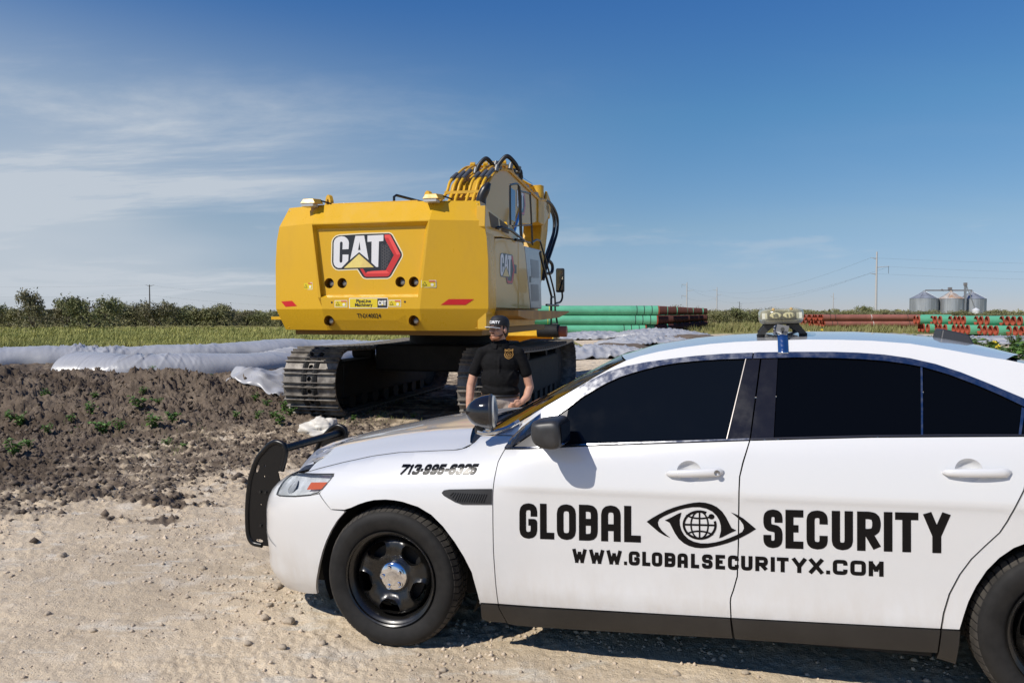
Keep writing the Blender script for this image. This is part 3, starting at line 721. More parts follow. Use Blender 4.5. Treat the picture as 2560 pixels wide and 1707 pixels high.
# side frame: A-pillar, roof rail, C-pillar
TRO = [(.5875,1.0322),(.6098,1.0773),(.656,1.125),(.7348,1.1782),(.8178,1.2368),(.9021,1.2933),(.9923,1.3495),(1.0836,1.3937),(1.1763,1.4198),(1.2687,1.4367),(1.3906,1.4512),(1.5103,1.463),(1.6279,1.47),(1.743,1.4728),(1.7939,1.4743),(1.8077,1.4738),(1.9491,1.4735),(2.1105,1.4708),(2.215,1.4651),(2.3167,1.4552),(2.4153,1.4386),(2.51,1.4135),(2.5998,1.3788),(2.6864,1.3375),(2.81,1.2754),(2.95,1.21),(3.06,1.156)]
GLU = [(.6291,1.0432),(.9037,1.2258),(.9686,1.2758),(1.0287,1.3111),(1.0888,1.3433),(1.1493,1.3695),(1.2102,1.388),(1.271,1.4041),(1.3315,1.4182),(1.4217,1.4319),(1.511,1.4396),(1.6281,1.4456),(1.7228,1.4467),(1.8071,1.4474),(1.9479,1.4493),(2.1085,1.4447),(2.2125,1.4388),(2.3138,1.4293),(2.3877,1.4177),(2.4598,1.4025),(2.5515,1.3715),(2.6394,1.3326),(2.7243,1.29),(2.8042,1.2449),(2.92,1.19),(2.985,1.158)]
DITCH = [(1.1707,1.4468),(1.24,1.468),(1.3271,1.4867),(1.44,1.504),(1.5683,1.5181),(1.68,1.525),(1.7951,1.528),(2.0069,1.5293),(2.14,1.525),(2.2723,1.5176),(2.4237,1.5022),(2.5671,1.4735),(2.7045,1.4421),(2.7771,1.4282),(2.95,1.385),(3.2,1.29),(3.42,1.19)]
APIL = [(.56,1.109),(.5928,1.1278),(.703,1.1854),(.80,1.241),(.9013,1.2992),(1.0221,1.3702),(1.10,1.413)]
panel('side_frame', [(.4720,1.0735),(.6165,1.0890)]+TRO[2:]+[(3.42,1.155)]+DITCH[::-1]+APIL[::-1], rows=None, sp=.028, lip=.05)
# brightwork round the windows
def band(A, B): return list(A)+list(B)[::-1]
sl = lambda C, a, b: [p for p in C if a <= p[0] <= b]
panel('window_trim', band([(.5890,1.0350)]+TRO[1:14]+[(1.7650,1.4728)], [(.6291,1.0400)]+GLU[1:13]+[(1.7600,1.4467)]), TRIMG, off=.004, sp=.022, lip=.012, rows=None)
panel('window_trim', band([(1.7710,1.4730)]+TRO[14:], [(1.7660,1.4470)]+GLU[13:]), TRIMG, off=.004, sp=.022, lip=.012, rows=None)
BLT = [(.5900,1.0315),(.80,1.0490),(1.0216,1.0650),(1.4,1.0845),(1.7440,1.1025)]
panel('belt_strip', band(BLT, [(x, z+.006) for x, z in BLT]), TRIMG, off=.004, sp=.03, lip=.01, rows=None)
BLR = [(1.7490,1.1030),(2.0,1.1140),(2.2339,1.1240),(2.5,1.1310),(2.7845,1.1360),(3.0,1.1420)]
panel('belt_strip', band(BLR, [(x, z+.005) for x, z in BLR]), mat('dull_belt_strip', (.05,.05,.06), .25, .6), off=.004, sp=.03, lip=.01, rows=None)
up = lambda C, d: [(x, z+d) for x, z in C]
# mirror sail, glass, pillars
panel('sail_panel', [(.6300,1.0440),(.80,1.0575),(.885,1.063),(.8960,1.13),(.9037,1.2240)], mat('sail_plastic', (.11,.105,.10), .5), off=-.004, sp=.03, lip=None, rows=None)
gfp = [(.888,1.063)]+up(BLT[2:4], .006)+[(1.6487,1.1035),(1.7365,1.4560)]+[(x-.004, z+.010) for x, z in GLU[1:13][::-1]]+[(.8985,1.13)]
panel('front_window', gfp, GLASSF, off=-.006, sp=.05, lip=None, rows=None)
panel('pillar_cover', [(1.6510,1.1030),(1.7450,1.1080),(1.7970,1.4560),(1.7385,1.4560)], PILLAR, off=-.002, sp=.05, lip=.01, rows=None)
panel('pillar_cover', [(1.7510,1.1085),(1.8450,1.1135),(1.8740,1.4570),(1.8045,1.4570)], PILLAR, off=-.002, sp=.05, lip=.01, rows=None)
panel('rear_window', [(1.8480,1.1135),(2.4236,1.1335),(2.4570,1.4135),(2.3877,1.4277),(2.3138,1.4393),(2.2125,1.4488),(2.1085,1.4547),(1.9479,1.4590),(1.8770,1.4575)], GLASS, off=-.006, sp=.05, lip=None, rows=None)
panel('window_divider', [(2.4200,1.1330),(2.4275,1.1332),(2.4590,1.4015),(2.4515,1.4032)], TRIMG, off=.002, sp=.03, lip=.01, rows=None)
panel('quarter_window', [(2.4310,1.1335),(2.7845,1.1410),(2.98,1.148),(2.92,1.188),(2.8062,1.2560),(2.7273,1.300),(2.6424,1.3426),(2.5545,1.3815),(2.4640,1.4110)], GLASS, off=-.006, sp=.05, lip=None, rows=None)
panel('window_divider', [(2.7668,1.1405),(2.7760,1.1410),(2.8060,1.2380),(2.7960,1.2440)], TRIMG, off=.001, sp=.03, lip=None, rows=None)
# thin pale edges of the pillar covers
for a, b in (((1.6487,1.104),(1.7342,1.447)),):
    pa, pb = S(np.array([a[0]]), np.array([a[1]]))[0], S(np.array([b[0]]), np.array([b[1]]))[0]
    MB().cyl(pa, pb, .0035, 6).build('pillar_edge', mat('brushed_edge', (.16,.15,.145), .35, .8), car)

# hood
def hood_edge_curve():
    H = HEDGE+[(-.80,.843),(-.8800,.829),(-1.0,.82),(-1.2,.817),(-1.45,.817),(UMIN,.817)]
    D = np.array(H); n = []
    for i in range(len(D)-1):
        k = max(2, int(np.hypot(*(D[i+1]-D[i]))/.012)); n += [D[i]+(D[i+1]-D[i])*j/k for j in range(k)]
    n.append(D[-1]); n = np.array(n); return Sn(n, .001)
HE = hood_edge_curve()
_ix = np.argsort(HE[:, 0]); _hx, _hy, _hz = HE[_ix, 0], -HE[_ix, 1], HE[_ix, 2]
HXF, HXR = float(HE[:, 0].min())+.001, .385
def hood_z(x, s):
    ye = np.interp(x, _hx, _hy); ze = np.interp(x, _hx, _hz)
    zc = np.interp(x, [-1.09,-1.06,-1.0,-.9,-.8,-.65,-.5,-.35,-.2,.05,.2,.40], [.818,.845,.872,.904,.930,.964,.992,1.018,1.041,1.072,1.083,1.090])
    zc = np.maximum(zc, ze+.004)
    k = np.abs(s); prof = 1-k**3.0
    bul = .010*np.exp(-((k-.62)/.10)**2)*np.clip((x+1.0)/.5, 0, 1)
    return ye, ze+(zc-ze)*prof+bul
V = []; F = []; nr, ncl = 44, 41
for i in range(nr):
    t = (i/(nr-1))**1.6
    for j in range(ncl):
        s = -1+2*j/(ncl-1); s = math.copysign(abs(s)**.8, s)
        xr = HXR-.16*(1-s*s); x = HXF+t*(xr-HXF); ye, z = hood_z(x, s); V.append((x, ye*s, float(z)))
F = [(i*ncl+j, (i+1)*ncl+j, (i+1)*ncl+j+1, i*ncl+j+1) for i in range(nr-1) for j in range(ncl-1)]
obj('hood', V, F, WHITE, car, True, 60)
# cowl (black plastic under the screen) and windscreen, roof, rear screen, boot lid
def grid_surf(name, e0, e1, mt, n=14, m=31, bulge=0.0):
    """two cross edges given as functions of s in -1..1 -> point"""
    V = []
    for i in range(n):
        t = i/(n-1)
        for j in range(m):
            s = -1+2*j/(m-1); p = Vector(e0(s)).lerp(Vector(e1(s)), t); p.z += bulge*4*t*(1-t)*(1-.25*s*s); V.append(p)
    return obj(name, V, [(i*m+j, i*m+j+1, (i+1)*m+j+1, (i+1)*m+j) for i in range(n-1) for j in range(m-1)], mt, car, True, 60)
ap0 = Sn(np.array([[.50, 1.078]]))[0]; ap1 = Sn(np.array([[1.165, 1.4455]]))[0]
def ws0(s): return (ap0[0]-.26*(1-s*s), ap0[1]*-s, 1.080-.045*(1-s*s))
def ws1(s): return (ap1[0]-.10*(1-s*s), ap1[1]*-s, ap1[2]+.012*(1-s*s))
grid_surf('windscreen', ws0, ws1, GLASS, bulge=.008)
def cw0(s): return (HXR-.16*(1-s*s)-.01, -s*.80, float(hood_z(HXR-.16*(1-s*s), s*.98)[1])-.012)
def cw1(s): return (ap0[0]-.26*(1-s*s)+.02, ap0[1]*-s*1.0, 1.072-.045*(1-s*s))
grid_surf('cowl', cw0, cw1, BLACKP, n=6)
DT = Sn(np.array(DITCH))
def dt(x): return np.interp(x, DT[:, 0], -DT[:, 1]), np.interp(x, DT[:, 0], DT[:, 2])
V = []; nr, ncl = 40, 31
for i in range(nr):
    for j in range(ncl):
        s = -1+2*j/(ncl-1); k = 1-s*s
        x = (1.1725-.105*k)+(2.772+.20*k-(1.1725-.105*k))*i/(nr-1)
        ye, ze = dt(np.clip(x, 1.1707, 2.777)); 
        zc = np.interp(x, [1.06,1.098,1.246,1.46,1.667,2.042,2.294,2.476,2.653,2.824,2.972], [1.452,1.461,1.503,1.531,1.543,1.549,1.541,1.526,1.505,1.466,1.41])
        V.append((x, ye*s*.998, max(ze*1.0, 0)*(1-k)+zc*k if zc > ze-.03 else zc*k+ze*(1-k)))
obj('roof', V, [(i*ncl+j, i*ncl+j+1, (i+1)*ncl+j+1, (i+1)*ncl+j) for i in range(nr-1) for j in range(ncl-1)], WHITE, car, True, 60)
V = []; nr, ncl = 16, 31
for i in range(nr):
    t = i/(nr-1); xe = 2.778+(3.415-2.778)*t; ye, ze = dt(xe); zc = 1.400+(1.205-1.400)*t+.02*math.sin(math.pi*t)
    for j in range(ncl): s = -1+2*j/(ncl-1); k = 1-s*s; V.append((xe+.20*k, -s*ye, ze+(zc-ze)*k))
obj('rear_screen', V, [(i*ncl+j, i*ncl+j+1, (i+1)*ncl+j+1, (i+1)*ncl+j) for i in range(nr-1) for j in range(ncl-1)], mat('rear_glass_blue', (.015,.03,.06), .05), car, True, 60)
def tk0(s): return (3.415+.20*(1-s*s), -s*.80, 1.185+.015*(1-s*s))
tkp = Sn(np.array([[4.0, 1.12]]))[0]
def tk1(s): return (4.05+.17*(1-s*s), -s*.62, 1.13+.02*(1-s*s))
grid_surf('boot_lid', tk0, tk1, WHITE)
# interior block under the glass so nothing shows through, floor pan, wheel wells
mb = MB(); mb.bbox((.60, -.80, .30), (3.3, .80, 1.02)); mb.bbox((-.80, -.60, .20), (3.9, .60, .60)); mb.bbox((-.75, -.56, .5), (.5, .56, .80)); mb.bbox((.62, -.86, .20), (2.45, .86, .30))
mb.build('floor_pan', UNDER, car)
for xc in (-.03, 2.95):
    for sg in (-1, 1):
        m2 = MB(); pr = []
        for k in range(25):
            a = R(-25+230*k/24); pr.append((xc+.455*math.cos(a), .365+.425*math.sin(a)))
        V = [(x, sg*.835, z) for x, z in pr]+[(x, sg*.56, z) for x, z in pr]; n = len(pr)
        m2.add(V, [(i, i+1, n+i+1, n+i) for i in range(n-1)]); m2.add([(x, sg*.56, z) for x, z in pr], [tuple(range(n))]); m2.build('wheel_liner', UNDER, car)

# wheels
def arc_hole(a0, r0, r1, hw0, hw1):
    P = []
    for t in np.linspace(-1, 1, 9): P.append((r1*math.cos(a0+hw1*t), r1*math.sin(a0+hw1*t)))
    for t in np.linspace(1, -1, 7): P.append((r0*math.cos(a0+hw0*t), r0*math.sin(a0+hw0*t)))
    A = np.array(P)
    for _ in range(2): A = .5*A+.25*(np.roll(A, 1, 0)+np.roll(A, -1, 0))
    return [tuple(p) for p in A]
HOLES = [arc_hole(R(-90+72*i), .116, .191, .32, .43) for i in range(5)]
CIRC = lambda r, n: [(r*math.cos(2*math.pi*i/n), r*math.sin(2*math.pi*i/n)) for i in range(n)]
def wheel_meshes():
    M_ = {}
    rr = .362
    # axis Y, outer face towards -Y
    prof = [(.235,.085),(.255,.105),(.30,.118),(.325,.116),(.340,.106),(.352,.088),(.3585,.065),(.3605,.0),(.3585,-.065),(.352,-.088),(.340,-.106),(.325,-.116),(.30,-.118),(.255,-.105),(.235,-.085)]
    mb = MB().lathe([(r, h) for r, h in prof], (0, 0, 0), 'Y', 72); M_['tyre'] = mb
    tr = MB(); n = 64
    for k in range(n):
        a0 = 2*math.pi*k/n; da = 2*math.pi/n*.80
        for (h0, h1, sk) in ((-.098,-.062,.35),(-.052,-.010,-.25),(.010,.052,.25),(.062,.098,-.35)):
            q_ = []
            for (hh, rr_) in ((h0, .364 if abs(h0) < .09 else .348), (h1, .364 if abs(h1) < .09 else .348)):
                for s_ in (-.5, .5):
                    a = a0+s_*da+sk*(hh-(h0+h1)/2)*3.2*.6
                    for rad in (rr_, rr_-.013): q_.append((rad*math.sin(a), hh, rad*math.cos(a)))
            tr.add(q_, [(0,2,6,4),(0,1,3,2),(4,6,7,5),(0,4,5,1),(2,3,7,6)])
    M_['tread'] = tr
    # steel disc with windows
    disc = []
    P, T = tri_patch(CIRC(.212, 60), .014, HOLES)
    r = np.hypot(*P.T); hd = np.min([edge_dist(h, P) for h in HOLES], 0)
    y = -np.interp(r, [0,.05,.085,.105,.125,.15,.185,.198,.206,.212], [.052,.052,.050,.060,.066,.066,.062,.052,.040,.020])-.015*np.exp(-(hd/.010)**2)*(r > .1)
    spoke = np.cos(5*(np.arctan2(P[:, 1], P[:, 0])+R(90)))
    y += .008*np.clip(spoke, -1, 1)*np.exp(-((r-.15)/.04)**2)
    V = np.stack([P[:, 0], y, P[:, 1]], 1); F = [tuple(map(int, t)) for t in T]
    be = boundary(T); idx = sorted({i for e in be for i in e}); mp = {i: len(V)+k for k, i in enumerate(idx)}
    V = np.vstack([V, V[idx]+np.array([0, .03, 0])]); F += [(b, a, mp[a], mp[b]) for a, b in be]
    d = MB(); d.add(V, F); M_['wheel_disc'] = d
    M_['rim'] = MB().lathe([(.205,.06),(.208,-.035),(.216,-.075),(.228,-.088),(.240,-.094),(.246,-.108),(.243,-.113),(.236,-.108),(.236,.06)], (0, 0, 0), 'Y', 72)
    M_['brake'] = MB().lathe([(.001,-.015),(.16,-.015),(.165,.005),(.10,.01),(.001,.02)], (0, 0, 0), 'Y', 40)
    cap = MB().lathe([(.001,-.080),(.03,-.080),(.055,-.077),(.072,-.070),(.0795,-.060),(.082,-.045)], (0, 0, 0), 'Y', 40)
    M_['hub_cap'] = cap
    st = MB()
    for i in range(5):
        a = R(90+72*i+20); st.lathe([(.001,-.088),(.009,-.087),(.012,-.080),(.0125,-.066)], (.050*math.cos(a), 0, .050*math.sin(a)), 'Y', 12)
        st.lathe([(.0165,-.070),(.0185,-.0765),(.0205,-.070)], (.050*math.cos(a), 0, .050*math.sin(a)), 'Y', 14)
    M_['lug_nut'] = st
    return M_
WM = wheel_meshes()
wheel_mats = dict(tyre=RUB, tread=RUBD, wheel_disc=STEEL, rim=STEEL, brake=mat('brake_iron', (.03,.028,.026), .6, .6), hub_cap=CHROME, lug_nut=CHROME)
wheel0 = None
for nm, xc, sg, steer in (('wheel', -.035, -1, R(3)), ('wheel', 2.95, -1, 0), ('wheel', -.035, 1, R(3)), ('wheel', 2.95, 1, 0)):
    rot = (0, R(7 if xc < 1 else 31), steer + (math.pi if sg > 0 else 0)); zc = .362 if xc < 1 else .347
    if wheel0 is None:
        wheel0 = WM['tyre'].build('wheel', RUB, car, True, 35, loc=(xc, sg*.825, zc), rot=rot)
        for k_ in ('tread', 'wheel_disc', 'rim', 'brake', 'hub_cap', 'lug_nut'):
            WM[k_].build(k_, wheel_mats[k_], wheel0, True, 35)
    else:
        w = dup(wheel0, (xc, sg*.825, zc), rot, parent=car)

# push bumper in front of the grille
PB = [(-1.092,.955),(-1.055,.948),(-1.030,.932),(-1.022,.894),(-1.035,.841),(-1.058,.775),(-1.085,.768),(-1.060,.66),(-1.060,.45),(-1.100,.29),(-1.227,.297),(-1.296,.310),(-1.325,.363),(-1.327,.469),(-1.321,.552),(-1.305,.658),(-1.284,.741),(-1.234,.845),(-1.178,.902),(-1.133,.940)]
pbm = thing('push_bumper', None, None); pbm.parent = car
def pb_holes():
    hs = [[(-1.234+.012*math.cos(a*.628)*1.0+.010*math.sin(a*.628), .784+.026*math.sin(a*.628)) for a in range(10)], [(-1.243+.028*math.cos(a*.628), .325+.011*math.sin(a*.628)) for a in range(10)]]
    for x, z in ((-1.221,.557),(-1.178,.803),(-1.186,.736)): hs.append([(x+.006*math.cos(a*.785), z+.006*math.sin(a*.785)) for a in range(8)])
    return hs
for sg in (-1, 1):
    for k_, dy in ((0, 0.0), (1, .010)):
        pass
    P, T = tri_patch(PB, .04, pb_holes()); V = np.stack([P[:, 0], np.full(len(P), sg*.36-.004), P[:, 1]], 1); V2 = V+np.array([0, .008, 0]); n = len(V)
    F = [tuple(map(int, t)) for t in T]+[tuple(int(i)+n for i in t[::-1]) for t in T]+[(int(b), int(a), int(a)+n, int(b)+n) for a, b in boundary(T)]
    obj('side_plate', np.vstack([V, V2]), F, BLACKS, pbm, False)
    ed = curve_pts([(x, sg*.36, z) for x, z in PB[10:]+PB[:6]], 4)
    MB().tube(ed, .017, 10).build('rim_pad', BLACKS, pbm, True, 60)
    bl = MB()
    for x, z in ((-1.218,.638),(-1.177,.637),(-1.224,.425)):
        bl.cyl((x, sg*.36-sg*-.004, z), (x, sg*.36+sg*.014, z), .009, 6)
    bl.build('bolt', mat('bolt_black', (.03,.03,.03), .25, .5), pbm)
MB().cyl((-1.070, -.36, .905), (-1.070, .36, .905), .026, 16).build('cross_tube', BLACKS, pbm, True, 60)
MB().cyl((-1.26, -.36, .62), (-1.26, .36, .62), .022, 14).build('cross_tube', BLACKS, pbm, True, 60)
mb = MB(); mb.bbox((-1.235, -.355, .34), (-1.220, .355, .52)); mb.build('cross_plate', BLACKS, pbm, bevel=.004)
mb = MB(); mb.bbox((-1.10, -.33, .64), (-.98, -.27, .70)); mb.bbox((-1.10, .27, .64), (-.98, .33, .70)); mb.bbox((-1.08, -.352, .66), (-1.02, -.34, .70)); mb.build('mount_bracket', BLACKS, pbm)

# spotlight on the pillar
sp = thing('spotlight', None, None); sp.parent = car; sp.location = (.505, -.845, 1.213)
sp.rotation_euler = (0, 0, R(15))
prof = [(.001,-.112),(.018,-.108),(.036,-.099),(.055,-.081),(.070,-.058),(.080,-.03),(.085,0.0),(.086,.010)]
MB().lathe(prof, (0, 0, 0), 'X', 40).build('housing', mat('gloss_black', (.010,.010,.012), .10, 0, .5), sp, True, 60)
MB().lathe([(.087,.009),(.088,.018),(.086,.024),(.080,.026)], (0, 0, 0), 'X', 40).build('bezel', mat('spot_bezel', (.03,.03,.032), .3), sp, True, 60)
MB().lathe([(.082,.024),(.080,.036),(.055,.045),(.03,.048),(.001,.049)], (0, 0, 0), 'X', 40).build('lens', mat('spot_lens', (.42,.43,.41), .22, .2), sp, True, 60)
mb = MB(); mb.tube(curve_pts([(-.055, .0, -.098), (-.03, -.004, -.104), (.03, .0, -.100), (.09, .03, -.088), (.15, .06, -.06)], 4), .012, 10); mb.sphere((0, 0, -.088), .020, 12, 8); mb.tube([(0, 0, -.088), (-.03, 0, -.104)], .014, 8)
mb.build('bracket', mat('satin_metal', (.55,.54,.52), .25, .9), sp, True, 60)
MB().box((-.045, .03, -.085), (.05, .06, .05)).build('gasket', BLACKP, sp, bevel=.008)
# door mirror
mr_ = [(.803,1.191),(.818,1.202),(.845,1.207),(.91,1.214),(.938,1.205),(.947,1.185),(.950,1.14),(.947,1.099),(.930,1.082),(.906,1.076),(.844,1.082),(.800,1.100),(.770,1.118)]
def mirror_housing(sg):
    root = thing('door_mirror', None, None); root.parent = car
    shp = [(.806,1.185),(.815,1.200),(.845,1.208),(.91,1.214),(.936,1.206),(.946,1.185),(.949,1.14),(.946,1.100),(.928,1.082),(.90,1.076),(.85,1.082),(.815,1.105),(.803,1.14)]
    cx0 = np.mean([p[0] for p in shp]); cz0 = np.mean([p[1] for p in shp]); V = []; n = len(shp)*3
    S3 = curve_pts([(x, 0, z) for x, z in shp], 3, True)
    lay = [(-.925,.90,.0),(-.96,.99,0),(-1.02,1.0,0),(-1.08,1.0,.0),(-1.12,.96,.003),(-1.14,.88,.006),(-1.150,.70,.012),(-1.153,.35,.016)]
    for y, sc, dx in lay:
        for p in S3: V.append((cx0+(p.x-cx0)*sc+dx, sg*-y, cz0+(p.z-cz0)*sc))
    F = []
    for i in range(len(lay)-1):
        for k in range(n): F.append((i*n+k, i*n+(k+1) % n, (i+1)*n+(k+1) % n, (i+1)*n+k))
    F.append(tuple((len(lay)-1)*n+k for k in range(n))); F.append(tuple(range(n-1, -1, -1)))
    h = MB().add(V, F).build('housing', mat('mirror_black_plastic', (.030,.030,.031), .42, var=.2, vscale=20), root, True, 50)
    st = MB()
    st.add([(.765, sg*.905, 1.075), (.88, sg*.905, 1.075), (.88, sg*.905, 1.135), (.775, sg*.905, 1.135), (.80, sg*1.03, 1.098), (.90, sg*1.04, 1.080), (.90, sg*1.04, 1.13), (.80, sg*1.03, 1.138)], [(0,1,2,3),(4,7,6,5),(0,4,5,1),(1,5,6,2),(2,6,7,3),(3,7,4,0)])
    st.build('arm', mat('mirror_foot_plastic', (.07,.068,.065), .45), root, bevel=.012)
    sm_ = MB(); sm_.add([(.952, sg*y_, z_) for y_, z_ in ((.97,1.10),(1.12,1.10),(1.13,1.19),(.96,1.19))], [(0,1,2,3)]); sm_.build('glass', CHROME, root)
    sb = MB(); pts = [(.920, sg*-y, z) for y, z in ()]
    return root
mirror_housing(-1); mirror_housing(1)
# handles
def handle(u0, u1, z0, z1, door, key):
    bowl = [( (u0+u1)/2-.012+.062*math.cos(a*.2618), (z0+z1)/2+.006+(.052 if math.sin(a*.2618) > 0 else .048)*math.sin(a*.2618)) for a in range(24)]
    def fm(P):
        d = edge_dist(bowl, P); b = Sn(P, .0012); b[:, 1] += 0; return b
    # cupped recess: a shallow dish that stands just off the skin at its rim
    def dish(P):
        d = edge_dist(bowl, P)/.048; return Sn(P, 0)+np.stack([0*d, -.0012+.0*d, 0*d], 1)
    pts = []
    n = 15; mb = MB(); V = []
    for i in range(n):
        t = i/(n-1); u = u0+(u1-u0)*t; zc = z0+(z1-z0)*t; hgt = .0185*min(1, 1.25*math.sqrt(max(0, 1-(2*t-1)**10)))*(0.72+.28*min(1, t*3)) if 0 < t < 1 else .006
        p = S(np.array([u]), np.array([zc]))[0]; st_ = .034*math.sin(math.pi*min(max(t, .0), 1))**.35
        for k in range(10):
            a = 2*math.pi*k/10; V.append((p[0], p[1]-.004-st_*.55-math.cos(a)*.012*(.5+.5*math.sin(math.pi*t)**.4), p[2]+math.sin(a)*hgt))
    F = [(i*10+k, i*10+(k+1) % 10, (i+1)*10+(k+1) % 10, (i+1)*10+k) for i in range(n-1) for k in range(10)]+[tuple(range(9, -1, -1)), tuple((n-1)*10+k for k in range(10))]
    h = mb.add(V, F).build('handle', WHITE, door, True, 60)
    if key:
        p = S(np.array([u1-.026]), np.array([z0+(z1-z0)*.9]))[0]
        MB().lathe([(.013,-.0335),(.012,-.0355),(.008,-.034),(.001,-.031)], (p[0], p[1], p[2]), 'Y', 16).build('keyhole', mat('key_metal', (.28,.28,.28), .4, .7), door, True, 60)
    return bowl
for (a, b, c, d, door, key) in ((1.385,1.634,.955,.970,fd,True),(2.485,2.726,.993,1.000,rd,False)):
    bw = handle(a, b, c, d, door, key)
# light bar
lb = thing('light_bar', None, None); lb.parent = car
LBC = (1.900, 0, 1.645)
def bar_ring(hw, L, z, n=40, p=5):
    P = []
    for k in range(n):
        a = 2*math.pi*k/n; c, s_ = math.cos(a), math.sin(a)
        P.append((LBC[0]+math.copysign(abs(c)**(2/p), c)*hw, math.copysign(abs(s_)**(2/p), s_)*L, z))
    return P
def loft(rings, cap=True):
    mb = MB(); n = len(rings[0]); V = [p for r in rings for p in r]
    F = [(i*n+k, i*n+(k+1) % n, (i+1)*n+(k+1) % n, (i+1)*n+k) for i in range(len(rings)-1) for k in range(n)]
    if cap: F += [tuple(range(n-1, -1, -1)), tuple((len(rings)-1)*n+k for k in range(n))]
    return mb.add(V, F)
LBG = bpy.data.materials.new('clear_polycarbonate'); LBG.use_nodes = True
t_ = LBG.node_tree; t_.nodes.clear(); o_ = t_.nodes.new('ShaderNodeOutputMaterial'); a_ = t_.nodes.new('ShaderNodeBsdfTransparent'); b_ = t_.nodes.new('ShaderNodeBsdfPrincipled'); m_ = t_.nodes.new('ShaderNodeMixShader'); f_ = t_.nodes.new('ShaderNodeLayerWeight')
a_.inputs[0].default_value = (.93, .91, .80, 1); b_.inputs['Base Color'].default_value = (.62, .60, .46, 1); b_.inputs['Roughness'].default_value = .12; f_.inputs[0].default_value = .35
rm_ = MR(t_, f_.outputs['Facing'], 0.0, 1.0, .14, .75, 'LINEAR')
t_.links.new(rm_, m_.inputs[0]); t_.links.new(a_.outputs[0], m_.inputs[1]); t_.links.new(b_.outputs[0], m_.inputs[2]); t_.links.new(m_.outputs[0], o_.inputs[0])
loft([bar_ring(.100,.545,1.615), bar_ring(.108,.555,1.622), bar_ring(.110,.557,1.640), bar_ring(.108,.555,1.662), bar_ring(.100,.545,1.672), bar_ring(.085,.52,1.676)]).build('lens', LBG, lb, True, 50)
loft([bar_ring(.095,.53,1.604), bar_ring(.104,.545,1.612), bar_ring(.104,.545,1.6195)]).build('base_tray', mat('bar_base', (.20,.19,.15), .45), lb, True, 50)
md = mat('led_module', (.75,.72,.50), .25); dk = mat('led_dark', (.06,.06,.055), .4)
mb = MB(); mb.bbox((1.83, -.50, 1.624), (1.97, .50, 1.660)); mb.build('circuit_tray', dk, lb)
for yy in (-.515, .515):
    for k in range(2):
        xx = 1.872+k*.060
        m3 = MB(); m3.add(*(lambda r_: (r_.V, r_.F))(MB().lathe([(.001,0),(.020,0),(.024,.006)], (0, 0, 0), 'Y', 20))); 
        o3 = m3.build('led_module', md, lb, True, 50, loc=(xx, yy, 1.643)); o3.scale = (1.12, 1 if yy > 0 else -1, .62); o3.scale[1] *= -1
        q3 = MB()
        for j in (-1, 1): q3.bbox((xx+j*.008-.002, yy-.010 if yy < 0 else yy+.002, 1.636), (xx+j*.008+.002, yy-.002 if yy < 0 else yy+.010, 1.650))
        q3.build('led_chip', dk, lb)
    for xx in (1.822, 1.978):
        m3 = MB(); m3.bbox((xx-.012, yy-.02, 1.628), (xx+.012, yy+.02, 1.656)); m3.build('reflector', mat('bar_reflector', (.62,.62,.52), .35), lb)
for xx in (1.862, 1.942): MB().sphere((xx, -.540, 1.672), .008, 10, 6).build('cover_screw', mat('amber_screw', (.50,.33,.12), .4), lb, True)
for yy in (-.42, .42):
    m3 = MB()
    sg = -1 if yy < 0 else 1
    for sx in (-1, 1):
        m3.add([(1.90+sx*.02, yy-.03, 1.604), (1.90+sx*.075, yy-.03, 1.604), (1.90+sx*.115, yy-.03, 1.552), (1.90+sx*.080, yy-.03, 1.552), (1.90+sx*.02, yy+.03, 1.604), (1.90+sx*.075, yy+.03, 1.604), (1.90+sx*.115, yy+.03, 1.552), (1.90+sx*.080, yy+.03, 1.552)], [(0,1,2,3),(4,7,6,5),(0,4,5,1),(1,5,6,2),(2,6,7,3),(3,7,4,0)])
    m3.bbox((1.82, yy-.03, 1.598), (1.98, yy+.03, 1.606)); m3.build('foot_bracket', mat('bracket_black', (.02,.02,.02), .45), lb)
    m3 = MB()
    for sx in (-1, 1): m3.add(*(lambda r_: (r_.V, r_.F))(MB().lathe([(.001,.034),(.020,.034),(.017,0),(.001,0)], (1.90+sx*.098, yy, 1.519), 'Z', 12)))
    m3.build('rubber_foot', mat('foot_rubber', (.012,.012,.012), .7), lb, True)
    # clamp: plate with a hole, strap over the roof rail
    cp = MB(); y0 = sg*.56
    cp.box((1.900, y0, 1.578), (.055, .006, .040), rot=(0, R(12), 0)); cp.build('clamp_plate', mat('clamp_grey', (.22,.22,.22), .4, .4), lb)
    MB().lathe([(.001,-.0045),(.009,-.0045),(.0095,-.003)], (1.901, y0 if sg < 0 else y0+.008, 1.578), 'Y', 14).build('clamp_hole', dk, lb)
    st_ = [(1.585, .54), (1.560, .575), (1.5486, None), (1.535, None), (1.5266, None), (1.505, None), (1.485, None), (1.474, None), (1.466, None)]
    V = []
    for z_, y_ in st_:
        for xx in (1.8755, 1.9205):
            if y_ is None: p = Sn(np.array([[xx, z_]]), .006)[0]; V.append((p[0], sg*abs(p[1]), p[2]))
            else: V.append((xx, sg*y_, z_))
    mb = MB().add(V, [(2*i, 2*i+1, 2*i+3, 2*i+2) for i in range(len(st_)-1)])
    o3 = mb.build('clamp_strap', mat('chrome_strap', (.60,.62,.66), .12, 1.0, rvar=.08, vscale=60), lb, True, 60); sd = o3.modifiers.new('s', 'SOLIDIFY'); sd.thickness = .003
